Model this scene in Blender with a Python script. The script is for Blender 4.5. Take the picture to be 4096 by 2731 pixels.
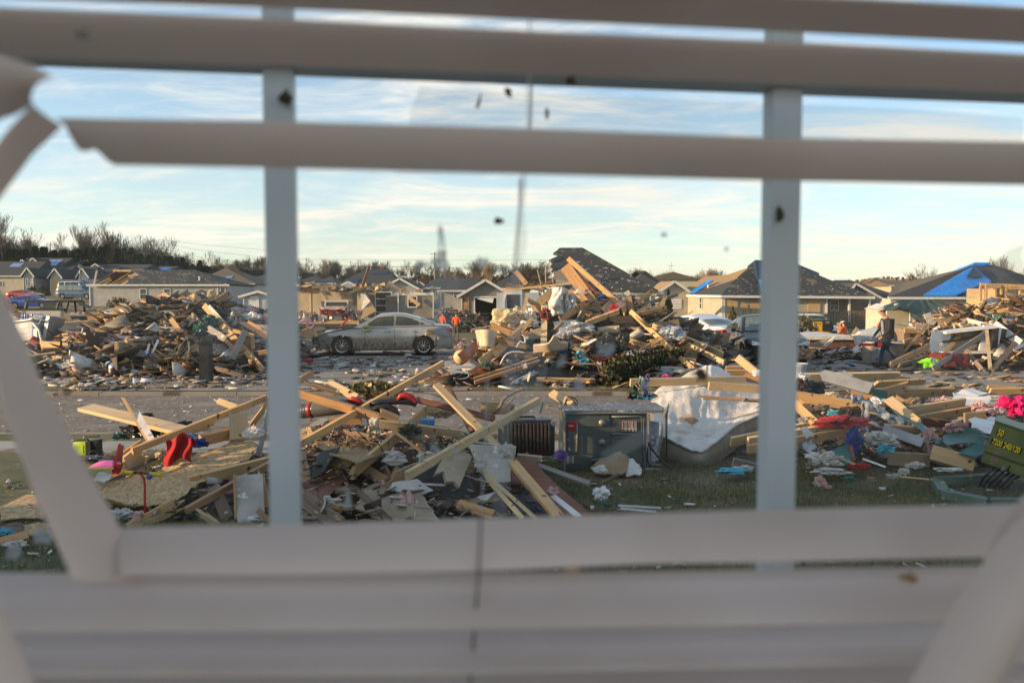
import bpy,bmesh,math,random
import numpy as np
from mathutils import Vector,Matrix,noise
R=math.radians
rnd=random.Random(7)
for o in list(bpy.data.objects):bpy.data.objects.remove(o)
S=bpy.context.scene
COL=S.collection
# ---------------------------------------------------------------- camera
H,F,PITCH=2.0,3186.0,R(2.965)
cam=bpy.data.objects.new('camera',bpy.data.cameras.new('camera'));COL.objects.link(cam)
cam.location=(0,0,H);cam.rotation_euler=(R(90)-PITCH,0,0)
cam.data.lens=28;cam.data.sensor_width=36;cam.data.clip_start=0.05;cam.data.clip_end=4000
cam.data.dof.use_dof=True;cam.data.dof.focus_distance=17;cam.data.dof.aperture_fstop=5.0
S.camera=cam
# ---------------------------------------------------------------- sky and sun
SUN_EL,SUN_DIR=R(11),Vector((0.955,0.25,0)).normalized()  # direction the light travels
w=bpy.data.worlds.new('World');S.world=w;w.use_nodes=True
nt=w.node_tree;nt.nodes.clear();N=nt.nodes;LK=nt.links
sky=N.new('ShaderNodeTexSky');sky.sky_type='NISHITA';sky.sun_disc=False
sky.sun_elevation=SUN_EL;sky.sun_rotation=math.atan2(-SUN_DIR.x,-SUN_DIR.y)
sky.air_density=1.0;sky.dust_density=0.8;sky.ozone_density=1.6;sky.altitude=100
tc=N.new('ShaderNodeTexCoord')
sep=N.new('ShaderNodeSeparateXYZ');LK.new(tc.outputs['Generated'],sep.inputs[0])
def wm(op,a,b=None,c=None):
 n=N.new('ShaderNodeMath');n.operation=op
 for i,v in enumerate((a,b,c)):
  if v is None:continue
  if isinstance(v,(int,float)):n.inputs[i].default_value=v
  else:LK.new(v,n.inputs[i])
 return n.outputs[0]
zz=wm('ADD',wm('MAXIMUM',sep.outputs[2],0.0),0.12)
cx=wm('DIVIDE',sep.outputs[0],zz);cy=wm('DIVIDE',sep.outputs[1],zz)
cmb=N.new('ShaderNodeCombineXYZ');LK.new(cx,cmb.inputs[0]);LK.new(cy,cmb.inputs[1])
def cloud(scale,rot,stretch,lo,hi,det,dist,off=0.0):
 mp=N.new('ShaderNodeMapping');mp.inputs['Rotation'].default_value=(0,0,R(rot))
 mp.inputs['Scale'].default_value=(scale,scale*stretch,1);mp.inputs['Location'].default_value=(off,off*.7,0)
 LK.new(cmb.outputs[0],mp.inputs[0])
 n=N.new('ShaderNodeTexNoise');n.inputs['Detail'].default_value=det;n.inputs['Roughness'].default_value=.62
 n.inputs['Scale'].default_value=1;n.inputs['Distortion'].default_value=dist
 LK.new(mp.outputs[0],n.inputs['Vector'])
 mr=N.new('ShaderNodeMapRange');mr.interpolation_type='SMOOTHSTEP'
 mr.inputs[1].default_value=lo;mr.inputs[2].default_value=hi;LK.new(n.outputs[0],mr.inputs[0])
 return mr.outputs[0]
c1=cloud(.85,24,2.0,.40,.74,9,.9)
c2=cloud(2.2,55,1.8,.46,.80,8,1.2,3.3)
c3=cloud(.4,10,2.2,.40,.62,5,.3,8.1)
cl=wm('MINIMUM',wm('ADD',wm('MULTIPLY',c1,wm('ADD',wm('MULTIPLY',c3,.6),.35)),wm('MULTIPLY',c2,.35)),1.0)
hz=N.new('ShaderNodeMapRange');LK.new(sep.outputs[2],hz.inputs[0])  # cirrus veil thickens to the horizon
hz.inputs[1].default_value=0.34;hz.inputs[2].default_value=0.0;hz.inputs[3].default_value=.04;hz.inputs[4].default_value=.60
fac=wm('MINIMUM',wm('ADD',wm('MULTIPLY',cl,1.15),wm('MULTIPLY',hz.outputs[0],.75)),.93)
ccol=N.new('ShaderNodeMix');ccol.data_type='RGBA';LK.new(hz.outputs[0],ccol.inputs[0])
ccol.inputs[6].default_value=(4.5,4.3,3.85,1);ccol.inputs[7].default_value=(4.5,3.85,3.1,1)
tn=N.new('ShaderNodeMix');tn.data_type='RGBA';tn.blend_type='MULTIPLY';tn.inputs[0].default_value=1;LK.new(sky.outputs[0],tn.inputs[6]);tn.inputs[7].default_value=(.84,.98,1.07,1)
mx=N.new('ShaderNodeMix');mx.data_type='RGBA';LK.new(fac,mx.inputs[0])
LK.new(tn.outputs[2],mx.inputs[6]);LK.new(ccol.outputs[2],mx.inputs[7])
bg=N.new('ShaderNodeBackground');bg.inputs[1].default_value=0.15;LK.new(mx.outputs[2],bg.inputs[0])
wo=N.new('ShaderNodeOutputWorld');LK.new(bg.outputs[0],wo.inputs[0])
sl=bpy.data.lights.new('sun','SUN');sl.energy=4.9;sl.angle=R(.6);sl.color=(1,.67,.36)
so=bpy.data.objects.new('sun',sl);COL.objects.link(so);so.location=(-30,-8,12)
sd=Vector((SUN_DIR.x*math.cos(SUN_EL),SUN_DIR.y*math.cos(SUN_EL),-math.sin(SUN_EL)))
so.rotation_euler=sd.to_track_quat('-Z','Y').to_euler()
S.view_settings.view_transform='Standard';S.view_settings.look='None';S.view_settings.gamma=1
S.view_settings.use_curve_mapping=False;S.view_settings.exposure=0.78
S.render.engine='CYCLES';S.cycles.max_bounces=5;S.cycles.diffuse_bounces=3;S.cycles.glossy_bounces=2;S.cycles.transparent_max_bounces=8
S.cycles.use_denoising=True

# ---------------------------------------------------------------- pixel rays (photo pixels, crops) -> real points
CR={0:(0,0,.5742),1:(0,750,1.96),2:(1000,950,2.24),3:(1800,950,2.138),4:(2600,950,2.614),5:(3200,950,2.412),
      6:(0,1450,1.845),7:(1100,1450,1.96),8:(2100,1400,2.091),9:(3000,1400,2.146)}
cp,sp=math.cos(PITCH),math.sin(PITCH)
def uv(c,x,y):
 a=CR[c];return a[0]+x/a[2],a[1]+y/a[2]
def ray(u,v):
 dx=(u-2048)/F;dy=-(v-1365.5)/F
 return Vector((dx,cp+dy*sp,-sp+dy*cp))
def W(u,v,Y):
 d=ray(u,v);return Vector((0,0,H))+d*(Y/d.y)
def ss(a,b,x):
 t=min(1,max(0,(x-a)/(b-a)));return t*t*(3-2*t)
def lerp(pts,x):
 if x<=pts[0][0]:return pts[0][1]
 for(a,b),(c,d)in zip(pts,pts[1:]):
  if x<=c:return b+(d-b)*(x-a)/(c-a)
 return pts[-1][1]
RISE=[(60,0),(95,1.3),(125,2.1),(150,3.4),(400,5.0),(3000,5)]
def terrain(x,y):
 z=-.45*math.exp(-((y-52)/12)**2)
 z+=lerp(RISE,y)*(1-ss(0,30,x))
 return z
MOUNDS=[]
class Mound:
 def __init__(s,sil,Yc,hf,hb,seed,fan=0):
  s.fan=fan;s.sil,s.Yc,s.hf,s.hb,s.seed=sil,Yc,hf,hb,seed
  s.x0=(sil[0][0]-2048)*Yc/F;s.x1=(sil[-1][0]-2048)*Yc/F
  MOUNDS.append(s)
 def h(s,x,y):
  if not(s.x0<x<s.x1 and s.Yc-s.hf<y<s.Yc+s.hb):return 0
  if s.fan:
   ul=2048+F*x/max(y,5);du=min(ul-s.sil[0][0],s.sil[-1][0]-ul)
   if du<=0:return 0
  u=2048+F*x/s.Yc;zt=H+(1200-lerp(s.sil,u))*s.Yc/F
  t=(s.Yc-y)/s.hf if y<s.Yc else(y-s.Yc)/s.hb
  e=min(1,(x-s.x0)/.7,(s.x1-x)/.7)
  if s.fan:e=min(e,du/130)
  k=(1-t**1.5)*e
  return max(0,zt*k*(1+.22*noise.noise(Vector((x*1.1,y*1.1,s.seed)))*min(1,t*3+.3))-.05)
def height(x,y):
 z=terrain(x,y)
 for m in MOUNDS:z=max(z,terrain(x,y)+m.h(x,y))
 return z
def hit(u,v,lift=0.0,Yd=None):
 d=ray(u,v);y=4.5
 while y<170:
  p=Vector((0,0,H))+d*(y/d.y)
  if p.z<=height(p.x,p.y)+.01:
   return Vector((0,0,H))+d*((y-lift)/d.y)
  y*=1.006
 return W(u,v,Yd or 25)
m_fc=Mound([(1060,1760),(1180,1710),(1300,1700),(1450,1710),(1750,1720),(1900,1760),(2050,1780),(2150,1840),(2330,1900)],9.3,2.9,1.4,1,1)
m_fl=Mound([(350,1930),(450,1910),(600,1900),(750,1880),(900,1850),(1000,1820),(1180,1810)],8.9,2.4,1.0,2,1)
m_fr=Mound([(3030,1700),(3180,1620),(3300,1600),(3500,1610),(3700,1620),(3900,1600),(4096,1610),(4600,1640)],11.3,2.0,1.2,3)
m_c=Mound([(1790,1500),(1880,1440),(2000,1330),(2130,1270),(2220,1230),(2300,1205),(2420,1215),(2520,1230),(2600,1255),(2700,1300),(2800,1350),(2920,1440)],22.5,4.0,4.0,4)
m_l=Mound([(60,1440),(130,1370),(200,1345),(330,1330),(470,1285),(560,1245),(640,1215),(760,1200),(850,1205),(950,1245),(1070,1270),(1190,1400)],26,5.2,4.5,5)
m_r=Mound([(3570,1480),(3650,1400),(3720,1330),(3800,1260),(3900,1235),(4000,1215),(4096,1200),(4500,1200)],27,4.6,4.0,6)
m_r0=Mound([(2960,1480),(3200,1420),(3500,1400),(3620,1440)],28.5,2.4,2,8)
m_l2=Mound([(300,1310),(600,1270),(900,1235),(1050,1245),(1180,1290)],38,6,5,9)
m_m=Mound([(1640,1280),(1760,1235),(1820,1240),(1900,1262),(1960,1290)],64,6,5,11)

# ---------------------------------------------------------------- materials
MATS={}
def mat(name,c1,c2=None,scale=6,st=(1,1,1),rough=.75,bump=.0,bs=None,rand=.0,metal=0,spec=.4,speck=None,siding=None,
  lo=.35,hi=.65,det=5,trans=None,coat=0,mudz=0):
 m=bpy.data.materials.new(name);m.use_nodes=True;t=m.node_tree;n=t.nodes;l=t.links
 b=n['Principled BSDF'];b.inputs['Roughness'].default_value=rough;b.inputs['Metallic'].default_value=metal
 b.inputs['Specular IOR Level'].default_value=spec;b.inputs['Coat Weight'].default_value=coat
 c2=c2 or tuple(x*.8 for x in c1)
 tx=n.new('ShaderNodeTexCoord');mp=n.new('ShaderNodeMapping');mp.inputs['Scale'].default_value=st
 l.new(tx.outputs['Object'],mp.inputs[0])
 oi=n.new('ShaderNodeObjectInfo')
 ad=n.new('ShaderNodeVectorMath');ad.operation='MULTIPLY_ADD';ad.inputs[1].default_value=(1,1,1)
 cm=n.new('ShaderNodeCombineXYZ');mm=n.new('ShaderNodeMath');mm.operation='MULTIPLY';mm.inputs[1].default_value=37
 l.new(oi.outputs['Random'],mm.inputs[0]);[l.new(mm.outputs[0],cm.inputs[i])for i in range(3)]
 l.new(mp.outputs[0],ad.inputs[0]);l.new(cm.outputs[0],ad.inputs[2])
 ns=n.new('ShaderNodeTexNoise');ns.inputs['Scale'].default_value=scale;ns.inputs['Detail'].default_value=det
 ns.inputs['Roughness'].default_value=.6
 l.new(ad.outputs[0],ns.inputs['Vector'])
 mr=n.new('ShaderNodeMapRange');mr.inputs[1].default_value=lo;mr.inputs[2].default_value=hi;l.new(ns.outputs[0],mr.inputs[0])
 mx=n.new('ShaderNodeMix');mx.data_type='RGBA';mx.inputs[6].default_value=(*c1,1);mx.inputs[7].default_value=(*c2,1)
 l.new(mr.outputs[0],mx.inputs[0]);col=mx.outputs[2]
 if rand:
  hs=n.new('ShaderNodeHueSaturation');r2=n.new('ShaderNodeMapRange');l.new(oi.outputs['Random'],r2.inputs[0])
  r2.inputs[3].default_value=1-rand;r2.inputs[4].default_value=1+rand*.8;l.new(r2.outputs[0],hs.inputs['Value']);l.new(col,hs.inputs['Color']);col=hs.outputs[0]
 for speck in(speck if isinstance(speck,list)else[speck]if speck else[]):  # (colour, threshold, scale, softness): flecks and stains
  vn=n.new('ShaderNodeTexNoise');vn.inputs['Scale'].default_value=speck[2];vn.inputs['Detail'].default_value=3;l.new(tx.outputs['Object'],vn.inputs['Vector'])
  v2=n.new('ShaderNodeMapRange');v2.inputs[1].default_value=speck[1];v2.inputs[2].default_value=speck[1]+(speck[3]if len(speck)>3 else .04);l.new(vn.outputs[0],v2.inputs[0])
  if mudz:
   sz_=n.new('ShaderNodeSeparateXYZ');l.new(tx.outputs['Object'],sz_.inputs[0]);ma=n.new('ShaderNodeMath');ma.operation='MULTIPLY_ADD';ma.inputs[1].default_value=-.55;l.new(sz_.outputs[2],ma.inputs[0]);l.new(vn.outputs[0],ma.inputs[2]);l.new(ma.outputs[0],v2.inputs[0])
  m2=n.new('ShaderNodeMix');m2.data_type='RGBA';l.new(v2.outputs[0],m2.inputs[0]);l.new(col,m2.inputs[6]);m2.inputs[7].default_value=(*speck[0],1);col=m2.outputs[2]
 hgt=ns.outputs[0]
 if siding:
  sp_=n.new('ShaderNodeSeparateXYZ');l.new(tx.outputs['Object'],sp_.inputs[0])
  f1=n.new('ShaderNodeMath');f1.operation='MULTIPLY';f1.inputs[1].default_value=1/siding;l.new(sp_.outputs[2],f1.inputs[0])
  f2=n.new('ShaderNodeMath');f2.operation='FRACT';l.new(f1.outputs[0],f2.inputs[0])
  f3=n.new('ShaderNodeMapRange');f3.inputs[1].default_value=.0;f3.inputs[2].default_value=.16;f3.inputs[3].default_value=.62;f3.inputs[4].default_value=1;l.new(f2.outputs[0],f3.inputs[0])
  m3=n.new('ShaderNodeMix');m3.data_type='RGBA';m3.blend_type='MULTIPLY';m3.inputs[0].default_value=1;l.new(col,m3.inputs[6]);l.new(f3.outputs[0],m3.inputs[7]);col=m3.outputs[2]
 l.new(col,b.inputs['Base Color'])
 if bump:
  bp=n.new('ShaderNodeBump');bp.inputs['Strength'].default_value=bump;bp.inputs['Distance'].default_value=.02
  if bs:
   n3=n.new('ShaderNodeTexNoise');n3.inputs['Scale'].default_value=bs;n3.inputs['Detail'].default_value=4;l.new(ad.outputs[0],n3.inputs['Vector']);hgt=n3.outputs[0]
  l.new(hgt,bp.inputs['Height']);l.new(bp.outputs[0],b.inputs['Normal'])
 if trans:
  b.inputs['Transmission Weight'].default_value=trans
 m.diffuse_color=(*c1,1);MATS[name]=m;return m
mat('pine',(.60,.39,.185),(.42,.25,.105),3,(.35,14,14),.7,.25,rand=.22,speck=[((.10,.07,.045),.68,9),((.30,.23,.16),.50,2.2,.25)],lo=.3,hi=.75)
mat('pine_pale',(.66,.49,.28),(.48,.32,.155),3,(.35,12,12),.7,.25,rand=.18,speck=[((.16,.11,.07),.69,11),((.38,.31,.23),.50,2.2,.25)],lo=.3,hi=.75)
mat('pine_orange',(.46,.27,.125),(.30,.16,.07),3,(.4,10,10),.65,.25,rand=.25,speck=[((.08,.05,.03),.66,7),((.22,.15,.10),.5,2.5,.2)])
mat('old_wood',(.26,.19,.13),(.12,.085,.06),3,(.4,12,12),.85,.35,rand=.3,speck=((.42,.40,.37),.68,12))
mat('grey_wood',(.30,.28,.25),(.17,.155,.135),3,(.4,12,12),.85,.35,rand=.25)
mat('dark_wood',(.10,.06,.04),(.045,.03,.022),3,(.4,9,9),.7,.2,rand=.3)
mat('reddish_wood',(.22,.085,.045),(.13,.05,.03),4,(.3,6,6),.5,.1,rand=.2,speck=((.4,.36,.32),.73,10))
mat('osb',(.56,.40,.21),(.30,.19,.09),26,(1,1,1),.8,.45,rand=.08,speck=((.66,.60,.50),.66,30),lo=.38,hi=.62)
mat('osb_dark',(.34,.24,.13),(.17,.11,.06),22,(1,1,1),.8,.45,rand=.1,speck=((.06,.05,.04),.66,12))
mat('drywall',(.50,.47,.42),(.34,.31,.27),4,(1,1,1),.9,.2,rand=.2,speck=((.68,.67,.65),.60,7))
mat('drywall_white',(.68,.67,.64),(.48,.46,.43),5,(1,1,1),.9,.2,rand=.15,speck=((.3,.25,.2),.68,9))
mat('tan_panel',(.42,.34,.24),(.28,.22,.15),5,(1,1,1),.8,.2,rand=.2)
mat('shingle',(.040,.044,.048),(.022,.025,.029),22,(1,1,3),.95,.3,speck=[((.34,.35,.36),.63,3.5),((.12,.11,.09),.58,.8,.1)],siding=.16)
mat('shingle_clean',(.06,.063,.07),(.032,.036,.042),8,(1,1,1),.95,.2,siding=.16)
mat('shingle_brown',(.15,.125,.095),(.09,.075,.058),10,(1,1,1),.95,.2,siding=.16)
mat('shingle_tan_lit',(.34,.235,.12),(.25,.165,.085),10,(1,1,1),.95,.2,siding=.16)  # tan roofs; also the right house's left slope, with sunlight painted in
mat('tar_felt',(.035,.04,.042),(.018,.022,.024),6,(1,1,1),.7,.3,speck=((.38,.37,.35),.72,17))
mat('siding_grey',(.36,.36,.34),(.29,.29,.275),2,(1,1,1),.6,siding=.12,speck=((.16,.15,.13),.72,3))
mat('siding_tan',(.42,.38,.30),(.34,.31,.24),2,(1,1,1),.6,siding=.12,speck=((.14,.12,.1),.74,3))
mat('siding_taupe',(.22,.20,.17),(.17,.155,.13),2,(1,1,1),.6,siding=.12,speck=((.4,.38,.36),.72,2))
mat('siding_cream',(.52,.48,.39),(.44,.40,.32),2,(1,1,1),.6,siding=.12)
mat('siding_blue',(.42,.46,.50),(.35,.39,.43),2,(1,1,1),.6,siding=.12)
mat('interior_cream',(.54,.46,.34),(.42,.35,.25),1.5,(1,1,1),.9,.1,speck=((.12,.09,.07),.70,3))
mat('trim_white',(.66,.66,.65),(.52,.52,.51),5,(1,1,1),.5)
mat('window_dark',(.035,.045,.05),(.02,.025,.03),3,(1,1,1),.12,spec=.8)
mat('blue_tarp',(.02,.27,.80),(.015,.17,.58),2.5,(1,1,1),.45,.5,bs=5,speck=((.30,.42,.62),.68,2.2))
mat('dark_tarp',(.022,.048,.085),(.018,.032,.05),1.2,(1,1,1),.5,.4,bs=4)
mat('pale_tarp',(.28,.38,.56),(.10,.20,.45),1.6,(.4,2,1),.5,.4,bs=4)
mat('green_canvas',(.045,.085,.065),(.03,.055,.045),1.5,(1,1,1),.7,.2)
mat('brick',(.24,.10,.07),(.15,.065,.05),14,(1,1,3),.9,.2)
mat('concrete',(.34,.33,.31),(.25,.235,.215),1.6,(1,1,1),.9,.15,bs=30,speck=((.16,.13,.10),.60,1.3))
mat('metal_grey',(.30,.31,.32),(.22,.22,.23),4,(1,1,1),.4,.1,rand=.2,metal=.4)
mat('metal_white',(.62,.63,.64),(.45,.45,.45),3,(1,1,1),.35,.1,rand=.1,speck=((.25,.2,.15),.70,5))
mat('black_plastic',(.02,.02,.022),(.012,.012,.013),5,(1,1,1),.35)
mat('rubber',(.014,.014,.014),(.024,.021,.019),9,(1,1,1),.85)
mat('chrome',(.6,.6,.6),(.45,.44,.42),6,(1,1,1),.22,metal=1)
mat('red_plastic',(.42,.022,.02),(.30,.018,.016),4,(1,1,1),.35)
mat('red_cloth',(.42,.012,.018),(.30,.008,.012),4,(1,1,1),.9,.3,bs=60)
mat('dark_red',(.17,.022,.025),(.10,.014,.016),4,(1,1,1),.7,.2)
mat('orange_shirt',(.80,.12,.02),(.65,.08,.015),6,(1,1,1),.85,.2,bs=40)
mat('yellow_plastic',(.68,.47,.01),(.6,.4,.01),4,(1,1,1),.4)
mat('yellow_paint',(.72,.38,.02),(.6,.31,.02),4,(1,1,1),.5)
mat('lime',(.42,.60,.02),(.34,.5,.02),4,(1,1,1),.45)
mat('lime_cloth',(.26,.78,.03),(.2,.6,.02),4,(1,1,1),.8,.3,bs=30)
mat('pink',(.75,.12,.36),(.6,.08,.28),4,(1,1,1),.5)
mat('hot_pink',(.72,.01,.16),(.55,.008,.12),4,(1,1,1),.7,.4,bs=14)
mat('insulation',(.50,.27,.27),(.56,.40,.36),9,(1,1,1),1,.7,bs=30,rand=.12)
mat('yellow_insulation',(.62,.50,.32),(.5,.38,.22),9,(1,1,1),1,.7,bs=30)
mat('blue_cloth',(.02,.045,.24),(.012,.03,.16),5,(1,1,1),.85,.3,bs=30)
mat('bright_blue',(.02,.16,.42),(.015,.12,.33),5,(1,1,1),.6)
mat('cyan_cloth',(.08,.42,.52),(.05,.3,.4),5,(1,1,1),.85,.2)
mat('teal',(.035,.14,.115),(.025,.09,.08),3,(1,1,1),.4,.2)
mat('green_plastic',(.015,.26,.06),(.01,.18,.04),4,(1,1,1),.45)
mat('white_plastic',(.72,.72,.72),(.55,.55,.56),3,(1,1,1),.3,.3,bs=9,rand=.08)
mat('paper',(.60,.57,.52),(.42,.38,.32),6,(1,1,1),.9,.2,rand=.2)
mat('foil',(.46,.48,.51),(.26,.28,.31),14,(1,1,1),.35,.6,bs=18,metal=.25)
mat('black_bag',(.018,.020,.024),(.03,.034,.04),5,(1,1,1),.28,.5,bs=16)
mat('purple',(.12,.05,.28),(.3,.2,.42),5,(1,1,1),.5)
mat('cream_vinyl',(.58,.50,.38),(.44,.36,.26),4,(1,1,1),.45,.1)
mat('cardboard',(.34,.24,.15),(.26,.18,.11),5,(1,1,1),.9)
mat('jeans',(.035,.058,.11),(.022,.038,.075),8,(1,1,1),.9,.2,bs=30)
mat('work_trousers',(.10,.085,.06),(.07,.06,.04),8,(1,1,1),.9)
mat('jacket_black',(.022,.02,.018),(.012,.011,.01),6,(1,1,1),.8,.3,bs=14)
mat('grey_cloth',(.22,.26,.32),(.16,.19,.24),6,(1,1,1),.9)
mat('olive_cloth',(.09,.10,.06),(.06,.07,.04),6,(1,1,1),.9)
mat('skin',(.46,.26,.18),(.40,.21,.14),12,(1,1,1),.55)
mat('hair',(.05,.03,.018),(.03,.018,.012),20,(1,1,1),.8)
mat('boot',(.07,.04,.025),(.04,.025,.015),9,(1,1,1),.8)
mat('cap_tan',(.40,.34,.24),(.3,.25,.17),6,(1,1,1),.85)
mat('bark',(.13,.105,.085),(.075,.06,.05),6,(1,1,.3),.95,.3)
mat('twig',(.13,.10,.08),(.09,.07,.055),3,(1,1,1),.95)
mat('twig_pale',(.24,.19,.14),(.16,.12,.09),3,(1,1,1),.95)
mat('cedar',(.022,.035,.022),(.04,.045,.025),2,(1,1,1),.9)
mat('evergreen',(.035,.055,.022),(.085,.085,.03),3,(1,1,1),.85,rand=.1)
mat('rusty_leaf',(.20,.11,.045),(.11,.075,.03),4,(1,1,1),.85)
mat('dry_needles',(.16,.13,.035),(.09,.08,.03),6,(1,1,1),.85)
mat('grass_blade',(.055,.085,.022),(.13,.12,.04),1.8,(1,1,1),.8)
mat('grass_dry',(.26,.21,.09),(.16,.15,.05),2.5,(1,1,1),.85)
mat('transformer_green',(.15,.165,.055),(.11,.125,.045),3,(1,1,1),.45,.1,speck=[((.30,.27,.17),.71,14),((.20,.15,.09),.64,5,.05)])
mat('collar_green',(.13,.18,.14),(.09,.13,.10),4,(1,1,1),.6,.2,speck=((.4,.27,.13),.64,7))
mat('sticker_yellow',(.85,.62,.02),(.8,.56,.02),4)
mat('stove_metal',(.15,.175,.165),(.10,.12,.115),2.2,(1,1,1),.32,.15,bs=7,metal=.35,speck=((.36,.35,.32),.73,22))
mat('stove_top',(.09,.095,.095),(.14,.14,.135),5,(1,1,1),.5,.2,speck=((.52,.51,.48),.60,26))
mat('mattress_top',(.70,.68,.64),(.56,.52,.46),2.6,(1,1,1),.9,.8,bs=22,speck=[((.44,.35,.25),.56,3.4,.2),((.3,.22,.15),.68,24)])
mat('mattress_side',(.36,.31,.24),(.27,.23,.17),9,(1,1,1),.85,.4,bs=16)
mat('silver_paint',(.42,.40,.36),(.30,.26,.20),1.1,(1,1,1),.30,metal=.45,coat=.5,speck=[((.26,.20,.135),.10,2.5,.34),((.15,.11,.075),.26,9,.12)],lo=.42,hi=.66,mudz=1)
mat('mud_silver',(.30,.26,.20),(.2,.16,.11),5,(1,1,1),.6)
mat('black_paint',(.014,.015,.017),(.03,.028,.025),3,(1,1,1),.3,spec=.25,coat=.15)
mat('white_paint',(.66,.70,.72),(.50,.53,.55),3,(1,1,1),.3,coat=.5)
mat('red_paint',(.36,.012,.015),(.3,.01,.012),3,(1,1,1),.25,coat=1)
mat('dark_red_paint',(.13,.012,.02),(.1,.01,.015),3,(1,1,1),.25,coat=1)
mat('blue_paint',(.018,.06,.34),(.012,.04,.25),3,(1,1,1),.25,coat=1)
mat('navy_paint',(.05,.09,.17),(.035,.06,.12),3,(1,1,1),.25,coat=1)
mat('tan_paint',(.42,.38,.31),(.35,.31,.25),3,(1,1,1),.4,coat=.3,speck=((.07,.06,.05),.74,6))
mat('car_glass',(.028,.036,.032),(.055,.06,.045),3,(1,1,1),.06,spec=.35)
mat('cracked_glass',(.20,.24,.23),(.07,.09,.085),16,(1,1,1),.3,.5,bs=20)
mat('tail_red',(.5,.01,.015),(.35,.008,.01),3,(1,1,1),.15)
mat('lamp_clear',(.55,.56,.55),(.25,.25,.25),12,(1,1,1),.12,metal=.5)
mat('mud_bit',(.10,.07,.045),(.06,.045,.03),30,(1,1,1),.9)
mat('glass_smear',(.36,.38,.38),(.25,.27,.27),20,(1,1,1),.9)
mat('vinyl_slat',(.90,.77,.70),(.84,.71,.64),3,(1,1,1),.5,speck=((.60,.47,.38),.5,4,.35))
mat('smoky_plastic',(.13,.125,.12),(.09,.085,.08),3,(1,1,1),.15,spec=.6)
mat('vinyl_frame',(.62,.67,.69),(.55,.60,.62),3,(1,1,1),.5)
mat('room_wall',(.30,.31,.31),(.27,.28,.28),2,(1,1,1),.9)
mat('room_floor',(.22,.20,.19),(.18,.165,.16),2,(.5,3,1),.9)
mat('cord',(.55,.52,.48),(.45,.42,.38),3,(1,1,1),.9)
for n_,a,k in(('siding_grey',.0,1),):pass
def M(n):return MATS[n]

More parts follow.
